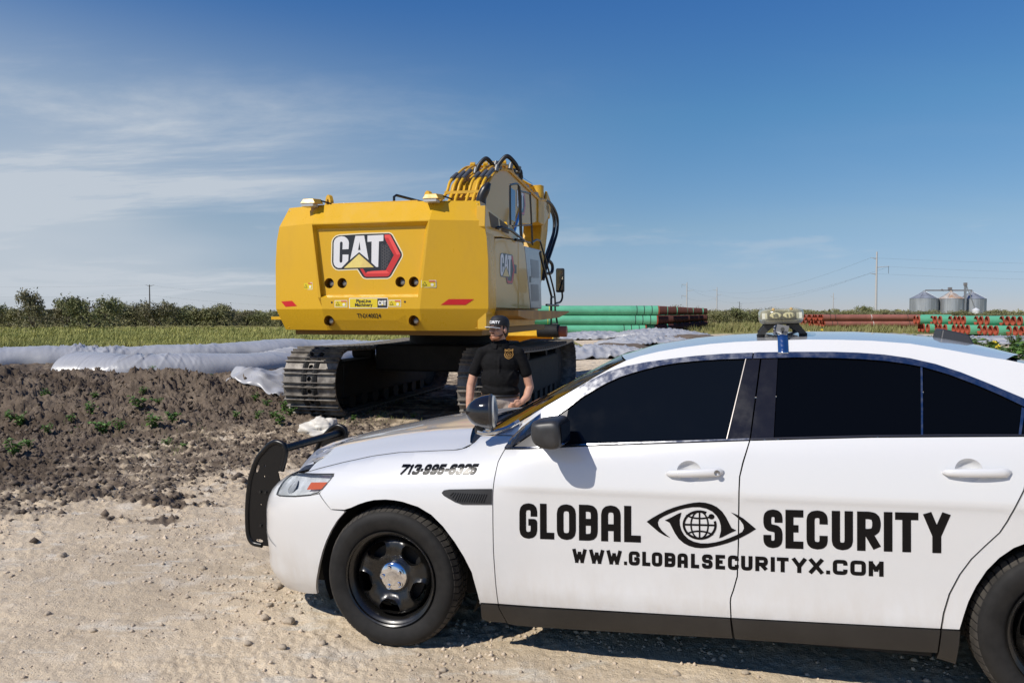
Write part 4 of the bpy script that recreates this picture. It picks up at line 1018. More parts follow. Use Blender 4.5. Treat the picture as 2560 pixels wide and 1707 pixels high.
# black antenna box at the back of the roof
mb = MB(); mb.add([(2.655,-.10,1.496),(2.81,-.10,1.458),(2.81,.10,1.458),(2.655,.10,1.496),(2.668,-.085,1.549),(2.788,-.085,1.515),(2.788,.085,1.515),(2.668,.085,1.549)], [(0,3,2,1),(4,5,6,7),(0,1,5,4),(1,2,6,5),(2,3,7,6),(3,0,4,7)])
mb.build('roof_box', mat('antenna_plastic', (.030,.031,.034), .5), car, bevel=.010)

# ---------------- lettering on the doors and the wing
def quad_map(q, off=.0016):
    q = [np.array(p) for p in q]          # bl, br, tr, tl in (u, z)
    def f(P):
        a, b = P[:, :1], P[:, 1:2]; uv = q[0]*(1-a)*(1-b)+q[1]*a*(1-b)+q[2]*a*b+q[3]*(1-a)*b
        return Sn(uv, off)
    return f
def lettering(chars, boxes, q, t, r, span, name='lettering', parent=None, shear=0, asp=None, off=.0016):
    """boxes: x ranges in units of the span; letters are drawn with height 1 and the aspect of the real quad"""
    bl, br, tr, tl = q; wid = math.dist(bl, br); hgt = math.dist(bl, tl); k = wid/hgt
    for ch, (x0, x1) in zip(chars, boxes):
        a0, a1 = (x0-span[0])/(span[1]-span[0])*k, (x1-span[0])/(span[1]-span[0])*k
        pl = glyph(ch, a0, a1, t, 1.0, r, shear)
        f0 = quad_map(q, off); ff = lambda P: f0(np.stack([P[:, 0]/k, P[:, 1]], 1))
        P, T = tri_patch(pl, .22, union=True)
        obj(name, ff(P), [tuple(map(int, x)) for x in T], VINYL, parent or car, True, None)
QG = [(.6807,.6179),(1.2618,.6328),(1.2686,.8028),(.69,.7912)]
QS = [(1.7918,.6428),(2.5057,.6644),(2.5057,.8303),(1.7957,.8136)]
QU = [(.9361,.5157),(2.2642,.549),(2.2647,.6137),(.9394,.5831)]
lettering('GLOBAL', [(115,206),(220,292),(305,400),(415,507),(523,617),(633,712)], QG, .19, .17, (115,712), parent=fd)
lettering('SECURITY', [(1310,1410),(1425,1517),(1533,1640),(1660,1765),(1785,1900),(1917,1953),(1968,2078),(2105,2222)], QS, .19, .17, (1310,2222), parent=rd)
ub = [(375,452),(468,548),(562,642),(655,671),(680,738),(751,793),(801,855),(867,922),(933,985),(1001,1042),(1056,1109),(1123,1170),(1184,1237),(1248,1303),(1316,1376),(1391,1407),(1418,1473),(1490,1555),(1568,1632),(1645,1663),(1675,1741),(1753,1822),(1834,1899)]
lettering('WWW.GLOBALSECURITYX.COM', ub, QU, .25, .16, (375,1900), parent=car)
nb = [(0,.118),(.105,.175),(.185,.285),(.292,.322),(.335,.425),(.433,.523),(.530,.615),(.622,.668),(.675,.765),(.772,.860),(.865,.955),(.958,1.04)]
lettering('713-995-6325', nb, [(.026,.8960),(.4560,.9135),(.4560,.9610),(.026,.9425)], .28, .20, (0, 1.04), parent=car, shear=.28)
# the eye-and-globe emblem between the words
def emap(P):  # emblem pixels -> (u,z): affine through the measured tips
    s_ = (P[:, 0]-735)/537; t_ = (293-P[:, 1])/225
    lo = np.array([1.2886, .6170]); du = np.array([.4733, .0130]); dz = np.array([.006, .2105])
    return Sn(lo+s_[:, None]*du+t_[:, None]*dz, .0016)
UPL = [(735,170),(765,150),(800,130),(835,112),(870,98),(905,87),(940,78),(970,72),(1000,69),(1030,71),(1060,79),(1085,91),(1110,112),(1128,138),(1142,165),(1155,190),(1178,201),(1150,214),(1110,236),(1095,241),(1104,205),(1103,180),(1096,155),(1083,133),(1062,113),(1035,100),(1000,93),(965,94),(930,100),(895,110),(860,124),(825,140),(800,155),(792,172),(796,190),(812,212),(835,232),(855,247),(825,236),(795,219),(763,193)]
for pl in (UPL, [(2006-x, 362-y) for x, y in UPL]):
    P, T = tri_patch(pl, 24); P = P; obj('emblem', emap(P), [tuple(map(int, t[::-1])) for t in T], VINYL, car, True)
gl = []
def ringseg(cx_, cy_, rx, ry, w_, a0, a1, n=28):
    A = [(cx_+(rx+w_/2)*math.cos(a0+(a1-a0)*i/n), cy_+(ry+w_/2)*math.sin(a0+(a1-a0)*i/n)) for i in range(n+1)]
    B = [(cx_+(rx-w_/2)*math.cos(a0+(a1-a0)*i/n), cy_+(ry-w_/2)*math.sin(a0+(a1-a0)*i/n)) for i in range(n+1)]
    return [[A[i], A[i+1], B[i+1], B[i]] for i in range(n)]
gl += ringseg(1000,180,78,66,12,R(-18),R(295))
gl += ringseg(1000,180,42,66,8,R(-90),R(90),16)+ringseg(1000,180,42,66,8,R(90),R(270),16)
gl += [[(996,112),(1004,112),(1004,248),(996,248)], [(922,175),(1078,175),(1078,184),(922,184)]]
gl += ringseg(1000,112,80,36,8,R(35),R(145),12)+ringseg(1000,250,80,40,8,R(-145),R(-35),12)
gl += [[(1058+15*math.cos(a*.4488), 138+13*math.sin(a*.4488)) for a in range(14)]]
P, T = tri_patch(gl, None, union=True); obj('emblem', emap(P), [tuple(map(int, t[::-1])) for t in T], VINYL, car, True)

# ================================================================== the yellow excavator
YEL = mat('digger_yellow', (.66, .385, .022), .34, 0, .12, spec=.35, var=.05, vscale=1.5, rvar=.05)
def grime(m_, base, dirt, amt, sc=2.5):
    t = m_.node_tree; p = t.nodes['Principled BSDF']; c = t.nodes.new('ShaderNodeTexCoord'); n_ = t.nodes.new('ShaderNodeTexNoise'); n_.inputs['Scale'].default_value = sc; n_.inputs['Detail'].default_value = 9; n_.inputs['Roughness'].default_value = .68
    mp_ = t.nodes.new('ShaderNodeMapping'); mp_.inputs['Scale'].default_value = (1, 1, .4); t.links.new(c.outputs['Object'], mp_.inputs[0]); t.links.new(mp_.outputs[0], n_.inputs['Vector'])
    mx = t.nodes.new('ShaderNodeMix'); mx.data_type = 'RGBA'; t.links.new(M(t, 'MULTIPLY', MR(t, n_.outputs[0], .46, .78), amt), mx.inputs[0]); mx.inputs[6].default_value = (*base, 1); mx.inputs[7].default_value = (*dirt, 1); t.links.new(mx.outputs[2], p.inputs['Base Color'])
    t.links.new(MR(t, n_.outputs[0], .35, .75, .26, .5), p.inputs['Roughness'])
grime(YEL, (.66, .380, .018), (.46, .27, .045), .22)
YELD = mat('digger_yellow_dull', (.60, .35, .025), .42, 0, 0, var=.12, vscale=3)
GREYP = mat('grey_panel_paint', (.30, .30, .30), .30, 0, .3, var=.06, vscale=3)
BLK = mat('black_rail_paint', (.010, .010, .011), .30)
DARKM = mat('undercarriage_black', (.010, .0098, .0095), .75, var=.3, vscale=6)
SHOE = mat('worn_track_steel', (.27, .245, .21), .58, .2, col2=(.12,.105,.09), vscale=7, detail=8, bump=.3, bscale=60, bdist=.004)
HOSEB = mat('black_hose', (.012, .012, .013), .45)
STEELF = mat('fitting_steel', (.16, .165, .165), .45, .6)
RODM = mat('cylinder_rod', (.75, .75, .76), .12, 1.0)
EXO = Vector((-2.15190336, 11.5, 0.0))
ex = thing('excavator', 'large yellow tracked excavator seen from behind with its boom raised', 'excavator', EXO, (0, 0, R(-14)))
# counterweight: rows (z), columns (x); y = how far the facet lies forward of the rear face
XC = lambda z: float(np.interp(z, [1.44, 1.77, 3.08], [.79, .80, .96]))
rows_ = [(1.44, .16, 1.66), (1.60, .07, 1.71), (1.770, .0, 1.775), (1.80, .0, 1.778), (2.5, .0, 1.775), (2.85, .0, 1.75), (3.085, .0, 1.70), (3.40, .24, 1.60)]
def cw_point(xf, i):
    z, yb, w = rows_[i]; xc = XC(z)
    return {-3: (-w, .75, z), -2: (-w, .30+yb*.6, z), -1: (-xc, yb, z), 1: (xc, yb, z), 2: (w, .30+yb*.6, z), 3: (w, .75, z)}[xf]
V = []; F = []; cols = [-3, -2, -1, 1, 2, 3]
for i in range(len(rows_)):
    for c in cols: V.append(cw_point(c, i))
nc_ = len(cols)
for i in range(len(rows_)-1):
    for j in range(nc_-1):
        if cols[j] == -1 and (3 <= i <= 5 or i < 2): continue
        F.append((i*nc_+j, i*nc_+j+1, (i+1)*nc_+j+1, (i+1)*nc_+j))
F.append(tuple((len(rows_)-1)*nc_+j for j in range(nc_))); F.append(tuple(j for j in range(nc_-1, -1, -1)))
F.append(tuple(i*nc_ for i in range(len(rows_)-1, -1, -1))+()) if False else None
F = [f for f in F if f]
# recessed middle panel: frame, sloping reveal, floor with round lamp wells
o4 = [(-.866, 1.945), (.772, 1.947), (.940, 3.068), (-.962, 3.066)]; i4 = [(-.850, 1.982), (.742, 1.990), (.868, 3.008), (-.925, 3.008)]
fl = [cw_point(-1, 3), cw_point(1, 3), cw_point(1, 6), cw_point(-1, 6)]
b = len(V); V += fl+[(x, 0, z) for x, z in o4]+[(x, .085, z) for x, z in i4]
for k in range(4): F += [(b+k, b+(k+1) % 4, b+4+(k+1) % 4, b+4+k), (b+4+k, b+4+(k+1) % 4, b+8+(k+1) % 4, b+8+k)]
F = [f for f in F if f]
mbc = MB(); mbc.V = V; mbc.F = F
cwt = mbc.build('counterweight', YEL, ex, True, 9)
LIGHTS = [(-.721, 2.168), (-.503, 2.168), (.456, 2.177), (.673, 2.175)]
circ = lambda cx_, cz_, r_, n_=20: [(cx_+r_*math.cos(2*math.pi*k/n_), cz_+r_*math.sin(2*math.pi*k/n_)) for k in range(n_)]
pf = patch('rear_panel', i4, lambda P: np.stack([P[:, 0], np.full(len(P), .085), P[:, 1]], 1), YEL, cwt, .25, None, holes=[circ(x, z, .080) for x, z in LIGHTS], smooth=False)
def well(cx_, cz_, y0, big=True):
    r_ = .080
    m_ = MB(); m_.lathe([(r_, 0), (r_, .16)], (cx_, y0, cz_), 'Y', 20); m_.add([(cx_+r_*math.cos(2*math.pi*k/20), y0+.16, cz_+r_*math.sin(2*math.pi*k/20)) for k in range(20)], [tuple(range(20))])
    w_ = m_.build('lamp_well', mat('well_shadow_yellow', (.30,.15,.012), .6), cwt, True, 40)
    MB().lathe([(.001,.055),(.028,.055),(.042,.062),(.050,.075),(.052,.15)], (cx_+.018, y0, cz_-.004), 'Y', 16).build('bolt_head', mat('grey_bolt', (.24,.23,.21), .45, .5), cwt, True, 40)
for x, z in LIGHTS: well(x, z, .085)
LOWL = [(-.719, 1.588), (.681, 1.592)]
skirt_y = lambda z: np.interp(z, [1.44, 1.60, 1.770], [.16, .07, 0.0])
patch('rear_skirt', [(-XC(1.44), 1.44), (XC(1.44), 1.44), (XC(1.60), 1.60), (XC(1.77), 1.770), (-XC(1.77), 1.770), (-XC(1.60), 1.60)], lambda P: np.stack([P[:, 0], skirt_y(P[:, 1]), P[:, 1]], 1), YEL, cwt, .16, None, holes=[circ(x, z, .082) for x, z in LOWL], smooth=False, rows=[1.60])
for x, z in LOWL: well(x, z, .05)
# top: lid seam, lifting eyes, lamp brackets, small handle
MB().bbox((-.78, .30, 3.401), (.66, .9, 3.428)).build('top_lid', YEL, ex, bevel=.006)
for x in (-1.13, .61):
    m_ = MB(); pr = [(-.09, 0), (-.085, .16), (-.05, .24), (0, .265), (.05, .24), (.085, .16), (.09, 0)]
    pi_ = [(-.042, .02), (-.042, .14), (-.02, .185), (.0, .195), (.02, .185), (.042, .14), (.042, .02)]
    n_ = len(pr); A = [(-.03, p, z) for p, z in pr]; B = [(-.03, p, z) for p, z in pi_]; A2 = [(.03, p[1], p[2]) for p in A]; B2 = [(.03, p[1], p[2]) for p in B]
    m_.add(A+B+A2+B2, [(k, k+1, n_+k+1, n_+k) for k in range(n_-1)]+[(2*n_+k+1, 2*n_+k, 3*n_+k, 3*n_+k+1) for k in range(n_-1)]+[(k+1, k, 2*n_+k, 2*n_+k+1) for k in range(n_-1)]+[(n_+k, n_+k+1, 3*n_+k+1, 3*n_+k) for k in range(n_-1)])
    e_ = m_.build('lifting_eye', YELD, ex, loc=(x, .9, 3.40), rot=(0, 0, R(58)))
for x in (-1.035, .975):
    m_ = MB(); m_.add([(x-.14,.02,3.40),(x+.12,.02,3.40),(x+.15,.24,3.41),(x-.12,.24,3.41),(x-.10,.05,3.475),(x+.07,.05,3.475),(x+.12,.22,3.485),(x-.06,.22,3.485)], [(0,3,2,1),(4,5,6,7),(0,1,5,4),(1,2,6,5),(2,3,7,6),(3,0,4,7)]); r_ = m_.build('lamp_bracket', YEL, ex, bevel=.008)
    m_ = MB(); m_.bbox((x-.12, .03, 3.355), (x+.08, .20, 3.399)); m_.build('work_lamp', mat('lamp_lens_grey', (.45,.45,.44), .3), ex, bevel=.006)
    MB().cyl((x+.12, .2, 3.46), (x+.22, .34, 3.43), .014, 6).build('lamp_wire', BLK, ex)
MB().tube([(.0, .95, 3.42), (.0, .95, 3.60), (.02, 1.0, 3.63), (.25, 1.7, 3.60), (.25, 1.7, 3.42)], .022, 8).build('grab_handle', BLK, ex, True)
MB().bbox((-2.02, .55, 1.60), (-1.60, 1.1, 1.65)).build('side_step', YEL, ex)
# decals
def flat(name, polys, mt, y, parent=cwt, union=False, f=None):
    """planar sticker on the rear; polys in (x,z)"""
    P, T = tri_patch(polys, None, union=union); yy = np.array([y(*p) for p in P]) if callable(y) else np.full(len(P), y)
    return obj(name, np.stack([P[:, 0], yy, P[:, 1]], 1), [tuple(map(int, t)) for t in T], mt, parent)
def og(pts): return [(.0006745*x-.0000018*y-.8612184, -.0000125*x-.0006211*y+3.0775024) for x, y in pts]
SILV = mat('decal_silver', (.72, .72, .73), .3); DKB = mat('decal_black', (.022, .024, .030), .3); REDD = mat('decal_red', (.55, .035, .035), .3); REDB = mat('decal_bright_red', (.78, .085, .075), .3)
PALE = mat('decal_pale_edge', (.82, .74, .50), .35); GOLD = mat('decal_gold', (.66, .49, .17), .3, col2=(.80,.66,.20), vscale=2); MESHG = mat('decal_mesh_grey', (.115, .11, .115), .35)
OUT = [(300,450),(312,400),(345,345),(400,300),(480,277),(1000,250),(1690,233),(1735,250),(1770,285),(1990,700),(2002,760),(1990,810),(1740,1255),(1700,1295),(1650,1318),(1140,1330),(1080,1315),(1040,1280),(925,1100),(450,1120),(390,1105),(335,1060),(300,1000),(288,930)]
def grow(pts, d): return [tuple(p) for p in shrink(pts, -d)]
flat('logo_edge', og(grow(OUT, 26)), PALE, .0835)
flat('logo_ground', og(OUT), DKB, .0820)
RED1 = [(1585,268),(1700,262),(1730,282),(1965,745),(1965,775),(1720,1215),(1690,1262),(1645,1283),(1130,1293),(1090,1270),(985,1100),(1060,1098),(1125,1210),(1640,1205),(1805,762),(1670,350),(1600,348)]
RED1 = [(1585,268),(1700,262),(1730,282),(1965,745),(1965,775),(1720,1215),(1690,1262),(1645,1283),(1130,1293),(1090,1270),(985,1100),(1060,1098),(1130,1212),(1560,1208),(1610,1135),(1808,762),(1625,430),(1590,348)]
flat('logo_band', og(RED1), REDD, .0806)
flat('logo_band', og([(1585,268),(1700,262),(1730,282),(1965,745),(1880,756),(1680,350),(1590,345)]), REDB, .0795)
flat('logo_band', og([(1620,1132),(1700,1200),(1640,1210),(1130,1218),(1160,1170),(1290,1150)]), REDB, .0795)
hexes = []
for r_ in range(9):
    for c_ in range(4):
        hx, hy = 1530+c_*55, 520+r_*72+(36 if c_ % 2 else 0)
        if hx > 1760-abs(hy-760)*.42 or hy > 1100: continue
        for k in range(6):
            a, bq = k*math.pi/3, (k+1)*math.pi/3
            hexes.append([(hx+34*math.cos(a), hy+36*math.sin(a)), (hx+34*math.cos(bq), hy+36*math.sin(bq)), (hx+25*math.cos(bq), hy+27*math.sin(bq)), (hx+25*math.cos(a), hy+27*math.sin(a))])
m_ = MB()
for h_ in hexes:
    m_.add([(x, .0806, z) for x, z in og(h_)], [(3, 2, 1, 0)])
m_.build('logo_mesh', MESHG, cwt)
CC = [(335,460),(350,400),(385,350),(440,315),(530,295),(610,310),(665,350),(700,400),(715,460),(705,615),(552,622),(560,470),(550,440),(527,430),(500,440),(492,470),(478,900),(485,935),(508,955),(540,940),(550,905),(555,750),(703,750),(695,905),(525,1078),(440,1080),(380,1050),(340,1000),(326,930)]
AA = [(875,292),(1090,285),(1195,880),(965,690),(740,880)]; AH = [(975,430),(1000,640),(940,640)]
TT = [(1172,285),(1560,270),(1558,420),(1450,428),(1430,1052),(1380,1052),(1265,945),(1272,432),(1170,440)]
TRI = [(963,735),(1320,1058),(590,1080)]
def flat_h(name, poly, hole, mt, y):
    P, T = tri_patch(poly, 60, [hole]); Q = np.array(og([tuple(p) for p in P])); return obj(name, np.stack([Q[:, 0], np.full(len(P), y), Q[:, 1]], 1), [tuple(map(int, t[::-1])) for t in T], mt, cwt)
flat('logo_letter', og(CC), SILV, .0795); flat_h('logo_letter', AA, AH, SILV, .0795); flat('logo_letter', og(TT), SILV, .0795); flat('logo_triangle', og(TRI), GOLD, .0795)
# reflectors, stickers, unit number
fy = lambda x, z: (.30*(abs(x)-XC(z))/(1.775-XC(z)) if abs(x) > XC(z) else 0)-.004
RFL = mat('red_reflector', (.55, .012, .016), .25)
flat('reflector', [(1.10,1.828),(1.215,1.915),(1.575,1.915),(1.455,1.828)], RFL, fy); flat('reflector', [(-1.66,1.892),(-1.42,1.902),(-1.32,1.818),(-1.565,1.806)], RFL, fy)
SY = mat('sticker_yellow', (.72, .55, .02), .4); SR = mat('sticker_red', (.60, .07, .03), .4); SWH = mat('sticker_white', (.78, .76, .68), .4)
def rect(x0, x1, z0, z1): return [(x0, z0), (x1, z0), (x1, z1), (x0, z1)]
flat('sticker_frame', rect(-.344, .290, 1.779, 1.936), SWH, -.003); flat('sticker', rect(-.332, .122, 1.789, 1.926), SY, -.005); flat('sticker', rect(.122, .280, 1.789, 1.926), DKB, -.005)
def words_on(s, x, z, size, mt, y, sx=1.0, bold=0.0, parent=cwt, align='CENTER'):
    Vt, Ft = text_mesh(s, size, align, bold); return obj('lettering', [(x+v[0]*sx, y, z+v[1]) for v in Vt], Ft, mt, parent)
words_on('PipeLine', -.105, 1.866, .072, DKB, -.007, 1.0, .002); words_on('Machinery', -.105, 1.808, .072, DKB, -.007, .96, .002)
for ch, x0, x1 in (('C', .136, .180), ('A', .184, .222), ('T', .224, .266)):
    P, T = tri_patch([[(x, z*1.0) for x, z in pl] for pl in glyph(ch, (x0-.13)/.075, (x1-.13)/.075, .22, 1.0, .3)], None, union=True)
    obj('lettering', np.stack([.13+P[:, 0]*.075, np.full(len(P), -.007), 1.822+P[:, 1]*.075], 1), [tuple(map(int, t)) for t in T], SWH, cwt)
flat('sticker', [(.185,1.822),(.222,1.822),(.203,1.845)], SY, -.0085)
for (x0, x1, z0, z1, off) in ((-.586,-.377,1.796,1.902,0), (.300,.502,1.802,1.903,0), (-1.165,-.985,2.073,2.182,1), (.825,1.040,2.086,2.195,1)):
    ff = (lambda d: (lambda x, z: (fy(x, z)+.004 if off else 0)-d))
    flat('sticker_frame', rect(x0, x1, z0, z1), SWH, ff(.003)); flat('sticker', rect(x0+.008, x1-.008, z0+.008, z1-.008), SY, ff(.005))
    flat('sticker', rect(x0+(x1-x0)*.52, x1-.008, z1-.026, z1-.008), SR, ff(.0065)); xm = x0+(x1-x0)*.25; zm = (z0+z1)/2
    flat('sticker', [(xm-.034, zm-.026), (xm+.034, zm-.026), (xm, zm+.032)], DKB, ff(.0065)); flat('sticker', [(xm-.022, zm-.018), (xm+.022, zm-.018), (xm, zm+.020)], SY, ff(.008))
    flat('sticker', circ(x0+(x1-x0)*.74, zm-.012, .022, 12), SWH, ff(.0065))
Vt, Ft = text_mesh('TNX40024', .098, 'CENTER', .001)
obj('lettering', [(-.037+v[0]*.88, float(skirt_y(1.632+v[1]))-.004, 1.632+v[1]) for v in Vt], Ft, DKB, cwt)
for x in (-.635, .565): flat('bolt_hole', circ(x, 1.87 if x < 0 else 1.875, .016, 10), DKB, -.003)
m_ = MB()
for dx, dz in ((0, 0), (-.045, .012), (-.045, -.018), (.05, .016), (.05, -.016)): m_.add([(p[0], .04, p[1]) for p in circ(-.02+dx, 3.036+dz, .008, 8)], [tuple(range(8))])
# right-hand body side: x = 1.74, y forward
def side_poly(name, poly, mt, x0, thick, parent=ex, bev=.01):
    m_ = MB(); m_.prism(poly, lambda a, b_: (x0, a, b_), (-thick, 0, 0)); return m_.build(name, mt, parent, bevel=bev)
# core of the upper structure
m_ = MB(); m_.prism([(.35,1.46),(4.4,1.46),(4.4,2.2),(2.75,2.9),(2.45,3.0),(1.65,3.17),(.4,3.37)], lambda a, b_: (1.60, a, b_), (-3.2, 0, 0)); m_.build('engine_housing', YELD, ex, bevel=.02)
SIDEY = mat('side_panel_yellow', (.60, .35, .022), .30, 0, .22)
side_poly('side_panel', [(.31,1.46),(.70,1.46),(.78,1.77),(.755,2.86),(.36,2.86),(.31,2.6)], SIDEY, 1.745, .14)
side_poly('side_panel', [(.36,2.875),(.745,2.885),(1.20,2.93),(2.28,2.985),(2.44,3.02),(1.65,3.17),(.44,3.285),(.30,3.31),(.27,3.0)], SIDEY, 1.735, .14)
door = side_poly('engine_door', [(.775,1.785),(2.295,1.785),(2.290,2.975),(1.2,2.91),(.765,2.865)], SIDEY, 1.755, .12)
side_poly('engine_door', [(2.315,1.785),(3.30,1.785),(2.80,2.86),(2.70,2.95),(2.50,3.00),(2.310,2.980)], SIDEY, 1.755, .12)
def sflat(name, polys, mt, x, parent, union=False):
    P, T = tri_patch(polys, None, union=union); return obj(name, np.stack([np.full(len(P), x), P[:, 0], P[:, 1]], 1), [tuple(map(int, t)) for t in T], mt, parent)
sflat('door_latch', rect(1.96, 2.17, 2.39, 2.54), DKB, 1.758, door)
sflat('sticker', rect(.60, .74, 1.79, 2.02), SY, 1.7475, ex)
# logo on the door and, smaller, on the boom
def side_logo(x, y0, y1, z0, z1, parent):
    f = lambda pts: [(y0+(px-288)/(2002-288)*(y1-y0), z1-(py-233)/(1330-233)*(z1-z0)) for px, py in pts]
    sflat('logo_ground', f(OUT), DKB, x+.003, parent); sflat('logo_band', f(RED1), REDD, x+.005, parent)
    sflat('logo_letter', f(CC), SILV, x+.005, parent); sflat('logo_letter', f(TT), SILV, x+.005, parent); sflat('logo_triangle', f(TRI), GOLD, x+.005, parent)
    P, T = tri_patch(AA, 60, [AH]); Q = np.array(f([tuple(p) for p in P])); obj('logo_letter', np.stack([np.full(len(P), x+.005), Q[:, 0], Q[:, 1]], 1), [tuple(map(int, t)) for t in T], SILV, parent)
side_logo(1.755, 1.05, 2.05, 2.19, 2.69, door)
for a in (.47, 1.10): sflat('air_grille', [(a,3.24-.06*(a-.47)),(a+.55,3.205-.06*(a-.47)),(a+.62,3.03),(a+.14,3.02)], mat('grille_bronze', (.10,.062,.02), .6), 1.738, ex)
# grey storage box with pressed panels, catwalk, rails, mirror
gb = MB(); gb.prism([(3.36,1.79),(4.36,1.79),(4.22,2.965),(2.82,2.925)], lambda a, b_: (1.75, a, b_), (-.9, 0, 0)); gbo = gb.build('storage_box', GREYP, ex, bevel=.02)
for z0, z1 in ((2.40, 2.72), (1.95, 2.25)):
    pr = [(3.30+.25*(2.9-z1)*.3, z1), (4.02, z1+.02), (4.10, z0), (3.42, z0-.02)]
    sflat('pressed_panel', pr, mat('grey_panel_dark', (.20,.20,.205), .35), 1.753, gbo)
sflat('box_latch', rect(3.24, 3.36, 2.28, 2.40), DKB, 1.755, gbo)
m_ = MB(); m_.prism([(.80,1.66),(.80,1.752),(5.40,1.752),(5.55,1.735),(4.30,1.62),(2.6,1.585),(1.5,1.60)], lambda a, b_: (2.12, a, b_), (-.36, 0, 0)); m_.build('catwalk', mat('catwalk_rusty_yellow', (.42,.22,.035), .55, col2=(.30,.15,.03), vscale=3), ex, bevel=.008)
tb = lambda pts, r_=.020, nm='handrail', mt=BLK, sm_=True: MB().tube(pts, r_, 8).build(nm, mt, ex, sm_, 60)
tb(curve_pts([(2.08,1.95,2.90),(2.08,2.30,2.975),(2.08,2.55,2.985),(2.08,2.72,2.93),(2.08,3.62,2.37),(2.08,4.02,2.05),(2.08,4.07,1.76)], 5), .018)
tb(curve_pts([(2.08,2.66,2.80),(2.08,2.70,2.70),(2.08,3.62,2.08),(2.08,3.66,1.98),(2.08,3.66,1.76)], 4), .022)
tb([(2.08,3.64,2.02),(2.08,4.07,2.02)], .016); tb([(2.08,3.2,1.86),(2.08,4.4,1.86)], .022); tb([(2.08,3.66,1.78),(2.08,3.66,1.50),(2.08,4.30,1.50),(2.08,4.07,1.78)], .018)
tb(curve_pts([(1.70,2.0,2.90),(1.70,2.1,3.03),(1.70,2.4,3.05),(1.70,2.55,2.95)], 5), .018)
# rails on the hood, beside the boom
tb(curve_pts([(1.5,3.42,4.10),(1.5,3.50,3.9),(1.5,3.58,3.30),(1.5,3.72,3.02)], 5), .030); tb(curve_pts([(1.5,2.75,3.30),(1.5,2.73,3.95),(1.5,2.80,4.03),(1.5,3.30,4.13),(1.5,3.42,4.08)], 5), .020)
tb(curve_pts([(1.5,3.46,4.02),(1.5,4.28,4.10),(1.5,4.40,4.03),(1.5,4.62,3.10)], 5), .020); tb([(1.5,2.9,3.30),(1.5,4.50,3.50)], .015); tb([(1.5,3.6,3.10),(1.5,4.62,3.14)], .015)
MB().box((1.47, 3.02, 3.70), (.03, .36, .58)).build('rear_view_glass', mat('mirror_glass_blue', (.10,.14,.22), .1, .8), ex)
tb([(1.78,.74,3.02),(1.84,.80,3.04),(1.84,1.45,3.06),(1.84,2.38,2.985)], .022); tb([(1.78,2.0,2.96),(1.84,2.35,2.965)], .026)
m_ = MB(); m_.add([(1.45,1.9,3.14),(1.70,1.9,3.14),(1.70,2.5,3.11),(1.45,2.5,3.11),(1.50,2.0,3.27),(1.62,2.0,3.27),(1.60,2.4,3.23),(1.48,2.4,3.23)], [(0,3,2,1),(4,5,6,7),(0,1,5,4),(1,2,6,5),(2,3,7,6),(3,0,4,7)]); m_.build('side_lamp_bracket', YEL, ex, bevel=.01)
mr = MB(); mr.box((2.16, 4.35, 2.36), (.05, .22, .46)); mro = mr.build('wing_mirror', BLK, ex, bevel=.03)
MB().box((2.138, 4.233, 2.36), (.13, .01, .40)).build('mirror_glass', mat('dark_mirror', (.28,.26,.20), .06, 1.0), mro)
mr = MB(); mr.box((2.14, 4.29, 2.36), (.17, .10, .48)); mr.build('mirror_shell', BLK, mro, bevel=.03)
tb(curve_pts([(2.08,4.07,1.90),(2.14,4.30,1.93),(2.17,4.36,2.02),(2.17,4.33,2.14)], 5), .020)
# exhaust
MB().tube(curve_pts([(1.16,2.0,3.20),(1.17,2.0,3.58),(1.18,2.0,3.70),(1.23,2.02,3.82),(1.30,2.05,3.95)], 5), [.085]*16+[.08,.075,.06,.05,.04], 14).build('exhaust_pipe', mat('exhaust_black', (.012,.012,.013), .35), ex, True, 60)
# cab on the far side
m_ = MB(); m_.prism([(3.0,1.5),(5.1,1.5),(5.25,2.4),(4.8,3.32),(3.1,3.32)], lambda a, b_: (-.65, a, b_), (-1.1, 0, 0)); cab = m_.build('cab', BLK, ex, bevel=.04)
m_ = MB(); m_.prism([(3.15,2.2),(5.05,2.2),(4.75,3.2),(3.2,3.2)], lambda a, b_: (-1.752, a, b_), (-.006, 0, 0)); m_.build('cab_window', GLASS, cab)
# boom, stick, bucket
BOOM = [(3.8,2.1),(3.85,2.5),(4.55,3.75),(5.05,4.48),(5.5,4.75),(6.1,4.97),(6.9,5.10),(7.5,5.07),(9,4.98),(10.4,4.90),(11.3,5.02),(11.75,5.02),(11.95,4.85),(11.8,4.55),(11.2,4.28),(10.4,4.30),(9.3,4.08),(8,3.95),(6.8,3.3),(5.4,2.3),(4.9,1.95),(4.2,1.85)]
BOOMY = mat('boom_yellow', (.60,.35,.024), .34, 0, .15)
m_ = MB(); m_.prism(BOOM, lambda a, b_: (.40, a, b_), (-.80, 0, 0)); boom = m_.build('boom', BOOMY, ex, bevel=.03)
side_logo(.40, 7.75, 8.75, 4.22, 4.82, boom)
m_ = MB(); m_.tube([( .425, a, b_) for a, b_ in BOOM[3:11]], .035, 6); m_.build('boom_edge', YELD, boom, True)
m_ = MB(); m_.prism([(10.2,4.25),(11.0,4.25),(11.0,4.95),(10.75,4.98),(10.2,4.95)], lambda a, b_: (.44, a, b_), (-.88, 0, 0)); m_.build('boom_nose_plate', YELD, boom, bevel=.02)
ST = [(11.05,5.42),(11.45,5.50),(12.1,5.15),(12.45,4.75),(12.3,4.2),(10.75,1.55),(10.45,1.45),(10.3,1.75),(11.35,4.1),(11.5,4.75)]
m_ = MB(); m_.prism(ST, lambda a, b_: (.28, a, b_), (-.56, 0, 0)); stick = m_.build('stick', YELD, ex, bevel=.03)
for x in (-.22, .22): MB().cyl((x, 11.2, 5.42), (x, 11.2, 5.05), .16, 16).build('stick_ear', YELD, stick, True)
